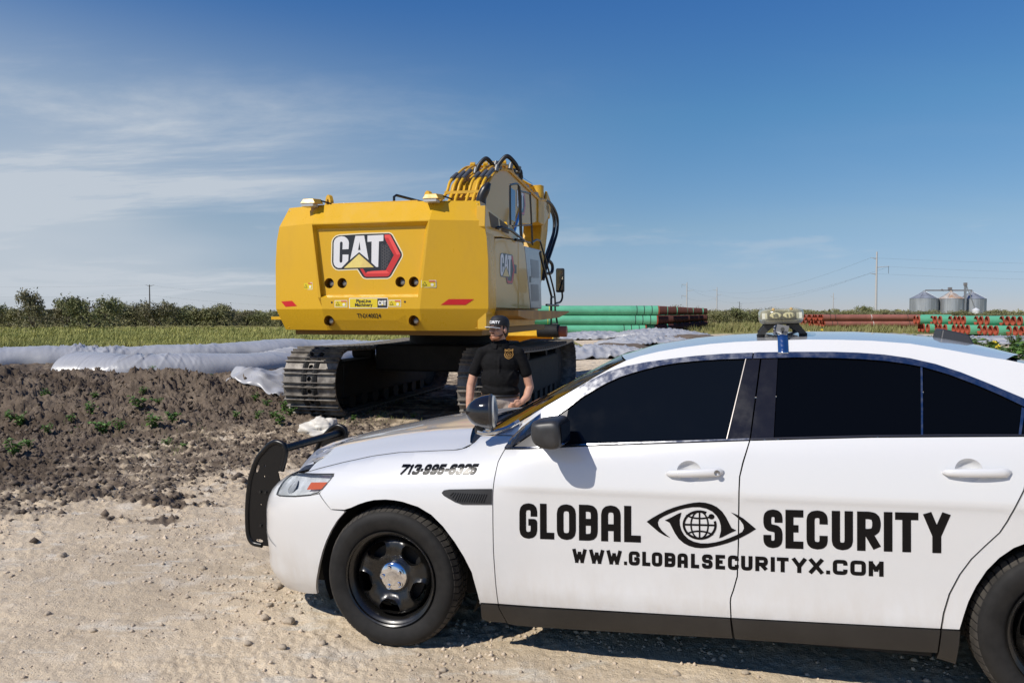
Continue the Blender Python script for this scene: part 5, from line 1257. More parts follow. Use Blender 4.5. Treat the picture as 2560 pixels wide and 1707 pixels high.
for sg in (-1, 1): MB().box((sg*.36, 11.85, 4.95), (.08, .7, .6), rot=(R(-20), 0, 0)).build('pin_boss', YELD, stick, bevel=.05)
MB().cyl((0, 7.6, 5.33), (0, 9.6, 5.42), .14, 16).build('stick_cylinder', DARKM, ex, True); MB().cyl((0, 9.5, 5.415), (0, 11.15, 5.46), .06, 12).build('cylinder_rod', RODM, ex, True); MB().sphere((0, 9.3, 5.45), .20, 14, 8, (1, .9, 1)).build('cylinder_cap', DARKM, ex, True)
for sg in (-1, 1):
    MB().cyl((sg*.55, 4.9, 1.75), (sg*.55, 6.5, 3.3), .12, 14).build('boom_cylinder', YELD, ex, True); MB().cyl((sg*.55, 6.4, 3.2), (sg*.55, 7.5, 4.25), .055, 12).build('cylinder_rod', RODM, ex, True)
BK = [(a_, b_*.78-.06) for a_, b_ in [(10.55,1.7),(10.9,1.5),(11.1,.9),(10.8,.35),(10.1,.06),(9.35,.05),(9.35,.11),(10.05,.16),(10.65,.45),(10.9,.9),(10.7,1.35),(10.3,1.45)]]
m_ = MB(); m_.prism(BK, lambda a, b_: (.85, a, b_), (-1.7, 0, 0)); bk = m_.build('bucket', YELD, ex)
for sg in (-.85, .82): m_ = MB(); m_.prism([(a_, b_*.78-.06) for a_, b_ in [(9.35,.05),(10.1,.06),(10.8,.35),(11.1,.9),(10.9,1.5),(10.55,1.7),(9.9,.9)]], lambda a, b_: (sg+.03, a, b_), (-.03, 0, 0)); m_.build('bucket_side', YELD, bk)
for k in range(5): MB().box((-.7+k*.35, 9.22, .07), (.12, .32, .07), taper=(.9, .6)).build('bucket_tooth', DARKM, bk)
MB().cyl((.55, 9.6, 1.22), (1.15, 9.6, 1.22), .17, 16).build('coupler', DARKM, bk, True); MB().cyl((1.15, 9.6, 1.22), (1.35, 9.6, 1.22), .15, 16).build('pin_end', mat('red_primer', (.42,.12,.06), .6), bk, True)
# hydraulic lines up the back of the boom: steel pipes, then black loops at the elbow
yb = lambda z: float(np.interp(z, [2.5, 3.75, 4.48, 4.75, 4.97], [3.78, 4.45, 4.96, 5.40, 6.0]))
HYP = [(-.40,1), (-.27,1), (-.15,1), (.10,1), (.24,1), (.36,1)]
for k, (x, s_) in enumerate(HYP):
    top = 4.62+.05*(k % 3)
    P = [(x-.10 if k == 0 else x, yb(z)-.10, z) for z in (3.0, 3.6, 4.0)]+[(x+.01, yb(4.25)-.08, 4.25), (x+.04, yb(4.45)-.08, 4.50), (x+.08, yb(top)-.05, top+.06)]
    MB().tube(curve_pts(P, 4), .033, 10).build('hydraulic_pipe', YEL, boom, True, 60)
    MB().cyl((x+.06, yb(4.5)-.06, 4.58), (x+.10, yb(top)-.02, top+.10), .050, 10).build('pipe_fitting', STEELF, boom, True)
    MB().tube(curve_pts([(x+.09, yb(top)-.02, top+.08), (x+.12, 5.62, 4.93), (x+.10, 6.2, 5.07+.02*(k % 2)), (x+.08, 7.0, 5.17), (x*.9, 8.0, 5.13), (x*.8, 10.3, 4.98)], 5), .030, 8).build('hydraulic_pipe', YELD, boom, True, 60)
for k, z in enumerate((3.95, 4.25)): MB().bbox((-.42, yb(z)-.13, z-.03), (.40, yb(z)-.06, z+.03)).build('pipe_clamp', YELD, boom)
MB().tube(curve_pts([(.05,5.45,4.80),(.10,5.48,4.95),(.20,5.55,5.09),(.27,5.6,5.10),(.36,5.75,4.98),(.40,5.9,4.90)], 6), .048, 10).build('hydraulic_hose', HOSEB, boom, True, 60)
MB().tube(curve_pts([(.50,5.45,4.82),(.56,5.5,4.97),(.68,5.55,5.12),(.76,5.6,5.12),(.86,5.75,5.0),(.90,5.9,4.88)], 6), .048, 10).build('hydraulic_hose', HOSEB, boom, True, 60)
for (x, y, z) in ((.02,5.45,4.83),(.50,5.45,4.86),(.88,5.9,4.9),(.42,6.0,5.0),(.60,6.3,5.06),(.30,6.1,5.08)): MB().cyl((x, y, z-.06), (x+.02, y+.03, z+.07), .055, 10).build('pipe_fitting', STEELF, boom, True)
for (x, y, z) in ((.30,6.4,5.14),(.45,6.7,5.22),(.62,6.9,5.20),(.15,6.2,5.10),(.36,7.2,5.20),(-.1,6.0,5.06)): MB().box((x-.1, y, z), (.12, .24, .12), rot=(R(20), 0, R(15))).build('valve_block', YEL, boom, bevel=.02)
for k in range(5):
    y = 8.0+k*.62; MB().box((.30-.05*(k % 2), y, 5.08-.02*k), (.16, .26, .16), rot=(R(10*k), 0, R(20))).build('pipe_clamp', YELD if k % 2 else STEELF, boom, bevel=.02)
for k, (x, dy) in enumerate(((.30, .0), (.36, .18), (.22, .3))):
    MB().tube(curve_pts([(x,11.0,5.0),(x+.06,11.9+dy,5.02),(x+.10,12.7+dy,4.75),(x+.10,12.75+dy,4.3),(x+.06,12.35+dy*.7,3.8),(x,11.75+dy*.5,3.2),(x-.05,11.5,2.7)], 6), .045, 8).build('hydraulic_hose', HOSEB, stick, True, 60)
MB().tube(curve_pts([(.34,11.9,3.35),(.42,12.3,3.2),(.42,12.2,2.95),(.3,11.7,2.9)], 6), .05, 8).build('hydraulic_hose', HOSEB, stick, True, 60)
# revolving frame, slew ring, car body
m_ = MB(); m_.bbox((-1.55, .5, 1.36), (1.62, 5.3, 1.47)); m_.build('deck', mat('deck_brown', (.20,.115,.02), .6), ex, bevel=.01)
MB().lathe([(.001,1.37),(.85,1.37),(.85,1.10),(.001,1.10)], (0, 3.9, 0), 'Z', 32).build('slew_ring', DARKM, ex, True, 30)
m_ = MB(); m_.bbox((-1.1, 2.6, .62), (1.1, 5.2, 1.12)); m_.build('car_body', DARKM, ex, bevel=.05)
# tracks
PITCH_ = .218; YR, YF, ZC, RAD = 1.50, 6.34, .515, .56
def track_path(s):
    L_ = YF-YR; H_ = math.pi*RAD; tot = 2*L_+2*H_; s %= tot
    if s < L_: return (YR+s, ZC+RAD-.02*math.sin(math.pi*s/L_)*2.2, 0.0)
    s -= L_
    if s < H_: a = s/RAD; return (YF+RAD*math.sin(a), ZC+RAD*math.cos(a), a)
    s -= H_
    if s < L_: return (YF-s, ZC-RAD, math.pi)
    s -= L_; a = s/RAD; return (YR-RAD*math.sin(a), ZC-RAD*math.cos(a), math.pi+a)
TOT = 2*(YF-YR)+2*math.pi*RAD; NS = int(round(TOT/PITCH_))
def shoe_mesh():
    m_ = MB(); w_ = .485
    P, T = tri_patch([(-w_, -.098), (w_, -.098), (w_, .098), (-w_, .098)], None, [circ(0, -.012, .042, 12)])
    V = [(p[0], p[1], .0) for p in P]+[(p[0], p[1], -.022) for p in P]; n_ = len(P)
    F = [tuple(map(int, t)) for t in T]+[tuple(int(i)+n_ for i in t[::-1]) for t in T]+[(int(b_), int(a), int(a)+n_, int(b_)+n_) for a, b_ in boundary(T)]
    m_.add(V, F)
    for yy in (-.088, .062): m_.add([(-w_, yy, 0), (w_, yy, 0), (w_, yy+.026, 0), (-w_, yy+.026, 0), (-w_, yy+.006, .048), (w_, yy+.006, .048), (w_, yy+.020, .048), (-w_, yy+.020, .048)], [(4,5,6,7),(0,1,5,4),(1,2,6,5),(2,3,7,6),(3,0,4,7)])
    m_.add([(-w_, .098, -.022), (w_, .098, -.022), (w_, .118, -.030), (-w_, .118, -.030)], [(0,1,2,3)])
    for bx, by in ((-.10,.022),(.10,.022),(-.12,-.045),(.12,-.045)): m_.add(*(lambda t: (t.V, t.F))(MB().lathe([(.019,0),(.017,.014),(.001,.018)], (bx, by, 0), 'Z', 8)))
    me = raw_mesh('track_shoe', m_.V, m_.F, SHOE)
    bm = bmesh.new(); bm.from_mesh(me); bmesh.ops.recalc_face_normals(bm, faces=bm.faces); bm.to_mesh(me); bm.free(); return me
SHM = shoe_mesh()
for sg in (-1, 1):
    tr = thing('track', None, None); tr.parent = ex; tr.location = (sg*1.56, 0, 0)
    for k in range(NS):
        y, z, a = track_path((k+.35)*TOT/NS); o_ = link('track_shoe', SHM, tr, (0, y, z), (-a, 0, 0))
    m_ = MB(); m_.bbox((-.22, YR+.3, .16), (.22, YF-.3, .84)); m_.build('track_frame', DARKM, tr, bevel=.05)
    for yy, nm in ((YR, 'idler'), (YF, 'sprocket')):
        MB().lathe([(.001,-.20),(.34,-.20),(.49,-.16),(.52,-.06),(.52,.06),(.49,.16),(.34,.20),(.001,.20)], (0, yy, ZC), 'X', 28).build(nm, DARKM, tr, True, 30)
    for k in range(8): MB().lathe([(.001,-.22),(.14,-.22),(.15,-.1),(.11,-.05),(.11,.05),(.15,.1),(.14,.22),(.001,.22)], (0, YR+.65+k*.51, .10), 'X', 14).build('track_roller', DARKM, tr, True, 30)
    for k in range(2): MB().lathe([(.001,-.2),(.11,-.2),(.11,.2),(.001,.2)], (0, YR+1.6+k*1.7, .94), 'X', 12).build('carrier_roller', DARKM, tr, True, 30)
    ch = MB()
    for x in (-.10, .10): ch.tube([(x, *track_path(k*TOT/80)[:2]) for k in range(80)], .05, 6, closed=True)
    ch.build('track_chain', DARKM, tr)

# ================================================================== the guard
SKIN = mat('skin', (.56, .30, .20), .5, var=.10, vscale=18); SHIRT = mat('black_polo_cloth', (.008, .0078, .0082), .85, spec=.15, var=.2, vscale=30, bump=.25, bscale=22, bdist=.01)
KHA = mat('khaki_check_cloth', (.44, .38, .33), .85, col2=(.36,.31,.27), vscale=30, bump=.2, bscale=60, bdist=.004); HAIR = mat('dark_hair', (.018, .011, .008), .6); BEARD = mat('ginger_beard', (.20, .075, .030), .75)
px_, py_ = -.115, 7.35
guard = thing('person', 'person in black polo shirt, black cap and khaki trousers standing behind the car hood', 'person', (px_, py_, .01), (0, 0, R(-6)))
class Blob(MB):
    def limb(s, pts, rs, n=14):
        pts = [Vector(p) for p in pts]; s.tube(pts, list(rs), n)
        for p, r_ in zip(pts, rs): s.sphere(p, r_*1.0, n, 8)
        return s
    def egg(s, c, sc, rot=None):
        t = MB().sphere((0, 0, 0), 1, 18, 12, sc); V = [Vector(v) for v in t.V]
        if rot is not None: V = [rot @ v for v in V]
        return s.add([v+Vector(c) for v in V], t.F)
def remesh(mb, name, mt, parent, vox, smooth_it=3):
    o = mb.build(name, mt, parent, True, 180); r_ = o.modifiers.new('remesh', 'REMESH'); r_.mode = 'VOXEL'; r_.voxel_size = vox; r_.use_smooth_shade = True
    if smooth_it: s_ = o.modifiers.new('smooth', 'SMOOTH'); s_.factor = .5; s_.iterations = smooth_it
    return o
HYAW = R(-36)                              # the face is turned to the picture's left
HC = Vector((-.012, -.005, 1.535)); HR = Matrix.Rotation(HYAW, 3, 'Z') @ Matrix.Rotation(R(-3), 3, 'X')
hp = lambda x, y, z: HC+HR @ Vector((x, y, z))   # head space: face towards -y
sk = Blob()
sk.egg(hp(0, .008, .030), (.074, .092, .092), HR); sk.egg(hp(0, -.012, -.035), (.062, .075, .075), HR); sk.egg(hp(0, -.050, -.082), (.034, .034, .026), HR); sk.egg(hp(0, -.02, -.07), (.050, .052, .040), HR)
sk.limb([hp(0, -.082, .020), hp(0, -.098, -.004), hp(0, -.110, -.022)], [.012, .013, .015]); sk.egg(hp(-.014, -.094, -.026), (.011,.012,.008), HR); sk.egg(hp(.014, -.094, -.026), (.011,.012,.008), HR)
sk.egg(hp(0, -.078, .030), (.052, .018, .012), HR)
sk.limb([hp(-.022, -.086, -.056), hp(0, -.092, -.054), hp(.022, -.086, -.056)], [.006, .008, .006])
for sg in (-1, 1):
    sk.egg(hp(sg*.036, -.060, -.020), (.026, .026, .024), HR); sk.egg(hp(sg*.078, .010, -.006), (.009, .020, .033), HR)
sk.limb([HC+Vector((0, .015, -.06)), Vector((0, .02, 1.40)), Vector((0, .03, 1.33))], [.060, .056, .056])
sk.limb([(0, .03, 1.27), (0, .02, 1.05), (0, .02, .88)], [.10, .10, .115]); 
ARM_L = [(-.178, .01, 1.305), (-.252, .02, 1.14), (-.290, .01, .985), (-.296, -.03, .86), (-.300, -.05, .775)]; ARM_R = [(.178, .01, 1.305), (.248, .03, 1.14), (.284, .04, .975), (.262, -.03, .885), (.222, -.085, .845)]
RS = [.048, .046, .043, .038, .028]
sk.limb(ARM_L, RS); sk.limb(ARM_R, RS)
# hands: palm and five bent fingers each
def hand(wr, dirv, side, curl, th):
    d = Vector(dirv).normalized(); sd = Vector(side).normalized(); nrm = d.cross(sd).normalized(); wr = Vector(wr)
    sk.egg(wr+d*.045, (.03, .03, .03)); sk.limb([wr, wr+d*.05-sd*.018], [.026, .019]); sk.limb([wr, wr+d*.055+sd*.018], [.026, .019])
    for k, (o_, L_) in enumerate(((-.030, .070), (-.010, .080), (.011, .076), (.030, .060))):
        b0 = wr+d*.080+sd*o_; b1 = b0+(d*.9+nrm*curl*.4)*L_*.45; b2 = b1+(d*.55+nrm*curl)*L_*.32; b3 = b2+(d*.1+nrm*curl*1.1)*L_*.25
        sk.limb([b0, b1, b2, b3], [.0095, .009, .0085, .0075], 8)
    t0 = wr+d*.028-sd*.026*th; sk.limb([t0, t0+d*.028-sd*.020*th, t0+d*.055-sd*.022*th+nrm*.006], [.012, .0105, .009], 8)
hand(ARM_L[-1], (-.02, -.10, -1), (.35, -1, 0), -.5, 1)
hand(ARM_R[-1], (-.85, -.25, -.40), (.2, -.4, .9), .6, -1)
for sg in (-1, 1): sk.limb([(sg*.09, .02, .90), (sg*.105, .0, .50), (sg*.11, .03, .02), (sg*.11, -.04, -.04)], [.10, .062, .045, .042])
remesh(sk, 'body', SKIN, guard, .0065, 3)
# polo shirt
sh = Blob()
sh.egg((0, .014, 1.325), (.150, .098, .070)); sh.egg((0, .006, 1.20), (.186, .120, .155)); sh.egg((.0, .0, 1.06), (.190, .130, .16)); sh.egg((0, .002, .940), (.192, .131, .095)); sh.limb([(0, .012, 1.33), (0, .016, 1.385)], [.088, .078])
sh.limb([(-.09, .016, 1.345), (-.178, .013, 1.308), (-.226, .016, 1.20), (-.254, .02, 1.118)], [.054, .060, .058, .059]); sh.limb([(.09, .016, 1.345), (.178, .013, 1.308), (.224, .02, 1.20), (.250, .028, 1.118)], [.054, .060, .058, .059])
for (a_, b_, r_) in (((-.15, -.085, 1.06), (.00, -.118, 1.0), .010), ((.15, -.085, 1.16), (.07, -.115, 1.03), .010), ((-.16, -.075, .99), (-.03, -.118, .955), .010), ((.16, -.085, .96), (.02, -.122, .935), .010), ((.005, -.112, 1.28), (.005, -.122, 1.12), .008)): sh.limb([a_, ((a_[0]+b_[0])/2, (a_[1]+b_[1])/2-.006, (a_[2]+b_[2])/2), b_], [r_*.6, r_, r_*.6], 8)
shirt = remesh(sh, 'shirt', SHIRT, guard, .009, 4)
# flat hems under the sleeves and the shirt
cl = MB(); ring_ = [(.074*math.cos(a), .012+.075*math.sin(a), 1.375+.018*math.sin(a)) for a in np.linspace(0, 2*math.pi, 25)[:-1]]
V = ring_+[(x*1.18, .012+(y-.012)*1.18, z+.040) for x, y, z in ring_]+[(x*1.42, .012+(y-.012)*1.35, z-.006) for x, y, z in ring_]; n_ = 24
cl.add(V, [(i, (i+1) % n_, n_+(i+1) % n_, n_+i) for i in range(n_)]+[(n_+i, n_+(i+1) % n_, 2*n_+(i+1) % n_, 2*n_+i) for i in range(n_) if not 17 <= i <= 18]); cl.build('collar', SHIRT, guard, True, 60)
tz = Blob(); tz.egg((0, .01, .86), (.178, .122, .10))
for sg in (-1, 1): tz.limb([(sg*.085, .01, .86), (sg*.10, .0, .50), (sg*.105, .02, .0)], [.100, .085, .075])
remesh(tz, 'trousers', KHA, guard, .011, 3)
MB().tube([(.176*math.cos(a), .008+.122*math.sin(a), .897) for a in np.linspace(0, 2*math.pi, 33)[:-1]], .016, 8, closed=True).build('belt', mat('belt_black', (.012,.011,.011), .4), guard, True, 60)
for sg in (-1, 1):
    s_ = Blob(); s_.limb([(sg*.11, .05, -.045), (sg*.12, -.08, -.05), (sg*.125, -.15, -.058)], [.048, .046, .034]); remesh(s_, 'shoe', BLACKP, guard, .009, 2)
# cap, hair, beard, eyes
cp = MB(); pr = []
V = []; n_ = 28
for i, (z, sc) in enumerate(((.028, 1.03), (.045, 1.045), (.070, 1.03), (.095, .96), (.115, .82), (.130, .58), (.137, .30), (.139, .02))):
    for k in range(n_):
        a = 2*math.pi*k/n_; V.append(hp(.084*sc*math.cos(a), .010+.102*sc*math.sin(a), z+(.010 if math.sin(a) < 0 else 0)*(1-i/7)))
cp.add(V, [(i*n_+k, i*n_+(k+1) % n_, (i+1)*n_+(k+1) % n_, (i+1)*n_+k) for i in range(7) for k in range(n_)])
CAPM = mat('cap_black', (.010, .0105, .013), .7)
cap_ = cp.build('cap', CAPM, guard, True, 60)
def brim(r0, r1, z0, z1, nm, mt, th):
    b_ = MB(); V = []; m2 = 17
    for t in (0, .35, .7, 1):
        for k in range(m2):
            a = R(-90-62+124*k/(m2-1)); rr_ = r0+(r1-r0)*t; V.append(hp(rr_*1.0*math.cos(a)*(.86), .012+(.100+t*.080*(1 if r0 < .1 else 0)+0)*math.sin(a) if r0 < .1 else .012+.182*math.sin(a)*rr_/r1, z0+(z1-z0)*t-.010*math.cos(a)**2*t))
    b_.add(V, [(i*m2+k, i*m2+k+1, (i+1)*m2+k+1, (i+1)*m2+k) for i in range(3) for k in range(m2-1)]); o = b_.build(nm, mt, cap_, True, 60); s_ = o.modifiers.new('s', 'SOLIDIFY'); s_.thickness = th; return o
brim(.088, .108, .034, .020, 'brim', CAPM, .005)
ep = []
for k in range(17):
    a = R(-90-62+124*k/16); ep.append(hp(.108*math.cos(a)*.86, .012+.180*math.sin(a), .0185-.010*math.cos(a)**2))
MB().tube(ep, .0034, 6).build('brim_piping', mat('white_piping', (.75,.75,.75), .6), cap_, True)
# white capitals on the cap front
Vt, Ft = text_mesh('SECURITY', .034, 'CENTER', .0012)
def capmap(x, z):
    a = -math.pi/2+x/.098; k = np.interp(z, [.028, .045, .07, .095], [1.03, 1.045, 1.03, .96])*1.022; return hp(.084*k*math.cos(a), .010+.102*k*math.sin(a), z+.006)
obj('lettering', [capmap(v[0]*1.1, .050+v[1]*1.05) for v in Vt], Ft, mat('white_thread', (.85,.85,.85), .7), cap_)
hr = Blob(); hr.egg(hp(0, .030, .004), (.078, .084, .078), HR); hr.egg(hp(0, .055, -.035), (.062, .050, .050), HR)
for sg in (-1, 1): hr.limb([hp(sg*.073, -.012, .030), hp(sg*.074, -.010, .004)], [.010, .006], 8)
remesh(hr, 'hair', HAIR, guard, .008, 2)
bd = Blob(); bd.limb([hp(-.062, -.012, -.050), hp(-.048, -.052, -.082), hp(0, -.080, -.098), hp(.048, -.052, -.082), hp(.062, -.012, -.050)], [.010, .016, .019, .016, .010], 10); bd.limb([hp(-.026, -.088, -.046), hp(0, -.096, -.042), hp(.026, -.088, -.046)], [.005, .007, .005], 8)
remesh(bd, 'beard', BEARD, guard, .006, 1)
for sg in (-1, 1):
    MB().sphere(hp(sg*.030, -.074, .010), .0115, 10, 8).build('eye', mat('eye_white', (.55,.5,.48), .3), guard, True); MB().sphere(hp(sg*.031, -.0825, .010), .0055, 8, 6).build('iris', mat('eye_dark', (.02,.015,.01), .2), guard, True)
    MB().tube([hp(sg*.014, -.089, .030), hp(sg*.032, -.088, .034), hp(sg*.050, -.076, .030)], .0045, 6).build('eyebrow', HAIR, guard, True)
# embroidered badge on the chest, small patches on the sleeves
dg = bpy.context.evaluated_depsgraph_get(); dg.update(); she = shirt.evaluated_get(dg)
def on_shirt(P, off):
    r_ = []
    for x, z in P:
        ok, loc, nn, ix = she.ray_cast(Vector((x, -1, z)), Vector((0, 1, 0))); r_.append((x, (loc.y if ok else -.12)-off, z))
    return r_
GOLDT = mat('gold_thread', (.42, .22, .05), .6); BADGE = [(-.040,.045),(-.020,.038),(0,.046),(.020,.038),(.040,.045),(.037,.012),(.042,-.012),(.034,-.034),(.014,-.046),(0,-.052),(-.014,-.046),(-.034,-.034),(-.042,-.012),(-.037,.012)]
bc = (.092, 1.305)
def badge(polys, mt, off, union=False, holes=()):
    P, T = tri_patch(polys, .012, holes, union); P = P+np.array(bc); obj('badge', on_shirt([tuple(p) for p in P], off), [tuple(map(int, t)) for t in T], mt, shirt)
badge(BADGE, GOLDT, .003, holes=[shrink(BADGE, .007)]); badge(circ(0, -.010, .024, 16), GOLDT, .003, holes=[circ(0, -.010, .017, 16)]); badge([(-.012,-.010),(0,-.003),(.012,-.010),(0,-.018)], GOLDT, .004); badge([(-.028,.020),(.028,.020),(.026,.030),(-.026,.030)], GOLDT, .003)

# ================================================================== pipes, silos, poles
PGREEN = mat('green_pipe_coating', (.115, .41, .245), .42, var=.10, vscale=.8); PRED = mat('red_brown_pipe_coating', (.30, .115, .080), .5, var=.12, vscale=.8); PRUST = mat('rusty_pipe_end', (.30, .055, .025), .7, var=.3, vscale=3); PIN = mat('pipe_inside_rust', (.34, .07, .035), .8, var=.25, vscale=2)
BANDK = mat('band_black', (.02,.03,.025), .6); BANDY = mat('band_yellow', (.62,.58,.06), .5); BANDW = mat('band_white', (.72,.70,.64), .5)
PD, PLEN = .76, 12.0
def pipe_meshes(colm, n=28, cb=.12, endm=None):
    r_ = PD/2; endm = endm or PRUST
    sh = MB().lathe([(r_, cb), (r_, PLEN-.12)], (0, 0, 0), 'X', n)
    en = MB().lathe([(r_*.999, cb), (r_*.985, cb-.02), (r_*.975, 0), (r_*.93, 0), (r_*.93, cb)], (0, 0, 0), 'X', n); en2 = MB().lathe([(r_*.93, PLEN-.12), (r_*.93, PLEN), (r_*.975, PLEN), (r_*.985, PLEN-.10), (r_*.999, PLEN-.12)], (0, 0, 0), 'X', n)
    ins = MB().lathe([(r_*.93, cb), (r_*.93, PLEN-.12)], (0, 0, 0), 'X', n)
    mk = lambda nm, m_, mt: raw_mesh(nm, m_.V, m_.F, mt, True, 40)
    return mk('shell', sh, colm), mk('pipe_end', en, endm), mk('pipe_end', en2, PRUST), mk('bore', ins, PIN)
PG_ = pipe_meshes(PGREEN); PR_ = pipe_meshes(PRED); PGB_ = pipe_meshes(PGREEN, 28, .48, mat('dark_bare_steel', (.085, .024, .014), .75, var=.35, vscale=2))
BM = {k: raw_mesh('band', *(lambda t: (t.V, t.F))(MB().lathe([(PD/2+.002, -.03), (PD/2+.006, -.03), (PD/2+.006, .03), (PD/2+.002, .03)], (0, 0, 0), 'X', 28)), v, True, 40) for k, v in (('k', BANDK), ('y', BANDY), ('w', BANDW))}
def pipe(ms, loc, rz, label, group, bands=()):
    t = thing('pipe', label, 'pipe', loc, (0, 0, rz), group)
    link('shell', ms[0], t); link('pipe_end', ms[1], t); link('pipe_end', ms[2], t); link('bore', ms[3], t)
    for x, k in bands: link('band', BM[k], t, (x, 0, 0))
    return t
r5 = random.Random(21)
# green stack behind the digger: three courses, the ends run back towards the right. a pipe starts at its right end and runs left
def ordw(n):
    a_ = ('', 'first', 'second', 'third', 'fourth', 'fifth', 'sixth', 'seventh', 'eighth', 'ninth', 'tenth', 'eleventh', 'twelfth', 'thirteenth', 'fourteenth', 'fifteenth', 'sixteenth', 'seventeenth', 'eighteenth', 'nineteenth', 'twentieth')
    return a_[n] if n <= 20 else ('twenty-'+a_[n-20]) if n < 30 else {30: 'thirtieth', 40: 'fortieth'}.get(n) or ('thirty-' if n < 40 else 'forty-')+a_[n % 10]
LAY = ('bottom', 'middle', 'top')
for k in range(34):
    fx = 12.05+k*.385+(0 if k == 0 else r5.uniform(-.25, .15)); fyy = 62.1+k*1.02
    hmax = 3 if k < 9 else (3 if k % 5 else 2) if k < 18 else 3
    for L_ in range(3):
        dx = {0: (-.0 if k else -1.05), 1: -.12, 2: .0}[L_]+(r5.uniform(-.12, .12) if k else 0)
        if L_ == 2 and k in (5, 6, 12, 17, 18, 24, 29, 30): continue
        z_ = PD/2+.02+L_*(PD+.02)
        if k == 0: lab = 'green pipe at the front of the stack behind the excavator, %s course' % LAY[L_]
        else: lab = 'rusty-ended green pipe, %s from the front, %s course of the stack behind the excavator' % (ordw(k+1), LAY[L_])
        bd_ = ((.62, 'k'), (1.25, 'k'), (1.85, 'k'), (9.0, 'y')) if k == 0 else ()
        pipe(PG_ if k == 0 else PGB_, (fx+dx, fyy+.02*L_, z_), math.pi-.012, lab, 'green pipes stacked behind the excavator', bd_)
# red-brown stack: two courses, lit ends at the left
for k in range(9):
    for L_ in range(2):
        if L_ == 1 and k > 7: continue
        x0 = 38.0+k*.17+(0 if k == 0 else r5.uniform(-.12, .12)); y0 = 92.5+k*1.3
        lab = ('red-brown pipe at the front of the two-course stack, %s course' % ('lower', 'upper')[L_]) if k == 0 else 'red-brown pipe, %s from the front, %s course, only its end showing' % (ordw(k+1), ('lower', 'upper')[L_])
        pipe(PR_, (x0+.25*L_*-1, y0, .42+L_*.78), 0.0, lab, 'red-brown pipes in the far stack', ((1.0, 'k'), (1.6, 'k'), (10.4, 'k'), (6.0, 'w')) if k == 0 else ())
for k in range(2):
    for L_ in range(2): pipe(PG_, (46.0+k*.4, 100+k*1.2, .40+L_*.78), .0, 'green pipe between the red-brown stack and the open-ended stack, %s %s' % (('lower', 'upper')[L_], ('in front', 'behind')[k]), 'green pipes beside the red-brown stack')
# open-ended green pipes at the far right, red mouths towards us
for L_ in range(2):
    x = 37.0-.3*L_; y = 69.5
    for k in range(20):
        x -= .10; y -= .82
        if k in ((3, 6, 10, 14, 17), (2, 5, 9, 12, 16))[L_]: x += (.55, .40, .8, .45, .6)[k % 5]
        pipe(PG_, (x+r5.uniform(-.05, .05), y+.25*L_, .40+L_*.72), R(-12), 'green pipe with red mouth, %s from left, %s row of right-hand stack' % (ordw(k+1), ('lower', 'upper')[L_]), 'open-ended pipes at the right')

GALV = mat('galvanised_sheet', (.40,.42,.44), .42, .55, var=.18, vscale=.4, stretch=(1, 1, .15)); GALR = mat('rusty_roof_sheet', (.42,.24,.13), .6, .2, col2=(.50,.47,.43), vscale=.45); LEGM = mat('conveyor_grey', (.20,.19,.19), .6)
def silo(x, y, r_, h_, ch, rustm, label):
    t = thing('grain_silo', label, 'silo', (x, y, 0), (0, 0, 0), 'grain silos on the horizon'); n = 40
    pr = []
    for k in range(int(h_/.8)): pr += [(r_, k*.8), (r_+.05, k*.8+.4)]
    pr.append((r_, h_)); MB().lathe(pr, (0, 0, 0), 'Z', n).build('wall', GALV, t, True, 30)
    MB().lathe([(r_+.15, h_-.05), (r_*.5, h_+ch*.5), (.55, h_+ch), (.55, h_+ch+.4), (.01, h_+ch+.5)], (0, 0, 0), 'Z', n).build('roof', rustm, t, True, 20)
    for k in range(16):
        a = k*math.pi/8; MB().cyl((r_*1.012*math.cos(a), r_*1.012*math.sin(a), 0), (r_*1.012*math.cos(a), r_*1.012*math.sin(a), h_), .07, 5).build('stiffener', GALV, t)
        if k % 2 == 0: MB().cyl((r_*math.cos(a), r_*math.sin(a), h_+.05), (.5*math.cos(a), .5*math.sin(a), h_+ch+.05), .06, 5).build('roof_rib', GALV, t)
    return t
SD = 335.0; sx_ = lambda d: (d-1176)/1740*SD
silo(sx_(2121), SD, 5.6, 8.4, 3.0, GALV, 'left grain silo with plain grey cone roof'); silo(sx_(2177), SD-2, 5.1, 8.2, 3.1, GALR, 'middle grain silo with rusty cone roof'); silo(sx_(2231), SD, 5.5, 8.2, 3.0, GALV, 'right grain silo beside the small hopper bin')
cv = thing('silo_conveyor', 'dark conveyor bridge running along the silo tops with its elevator leg', 'conveyor', (sx_(2177), SD-3, 0))
MB().box((0, 3, 11.9), (20.5, .8, .55)).build('bridge', LEGM, cv); MB().box((4.0, -2.6, 7.0), (.75, .75, 14.0)).build('elevator_leg', GALV, cv); MB().box((4.0, -2.6, 14.4), (1.1, 1.1, 1.3)).build('elevator_head', LEGM, cv); MB().cyl((4.4, -2.6, 14.0), (8.5, -3.0, 3.2), .18, 6).build('spout', GALV, cv); MB().box((0, 2, 12.6), (1.4, 1, 1.2)).build('drive_house', LEGM, cv); MB().box((-3.2, 2.0, 12.0), (1.2, .5, .5), rot=(0, R(30), 0)).build('spout_arm', LEGM, cv)
hb_ = thing('hopper_bin', 'small pale hopper bin standing before the right grain silo', 'bin', (sx_(2212), SD-9, 0)); MB().lathe([(1.5, 1.6), (1.6, 3.2), (.3, 4.1), (.01, 4.15)], (0, 0, 0), 'Z', 20).build('shell', mat('bin_white', (.62,.63,.64), .5), hb_, True, 30); MB().lathe([(1.5, 1.6), (.3, .4)], (0, 0, 0), 'Z', 20).build('hopper', GALV, hb_, True, 30)
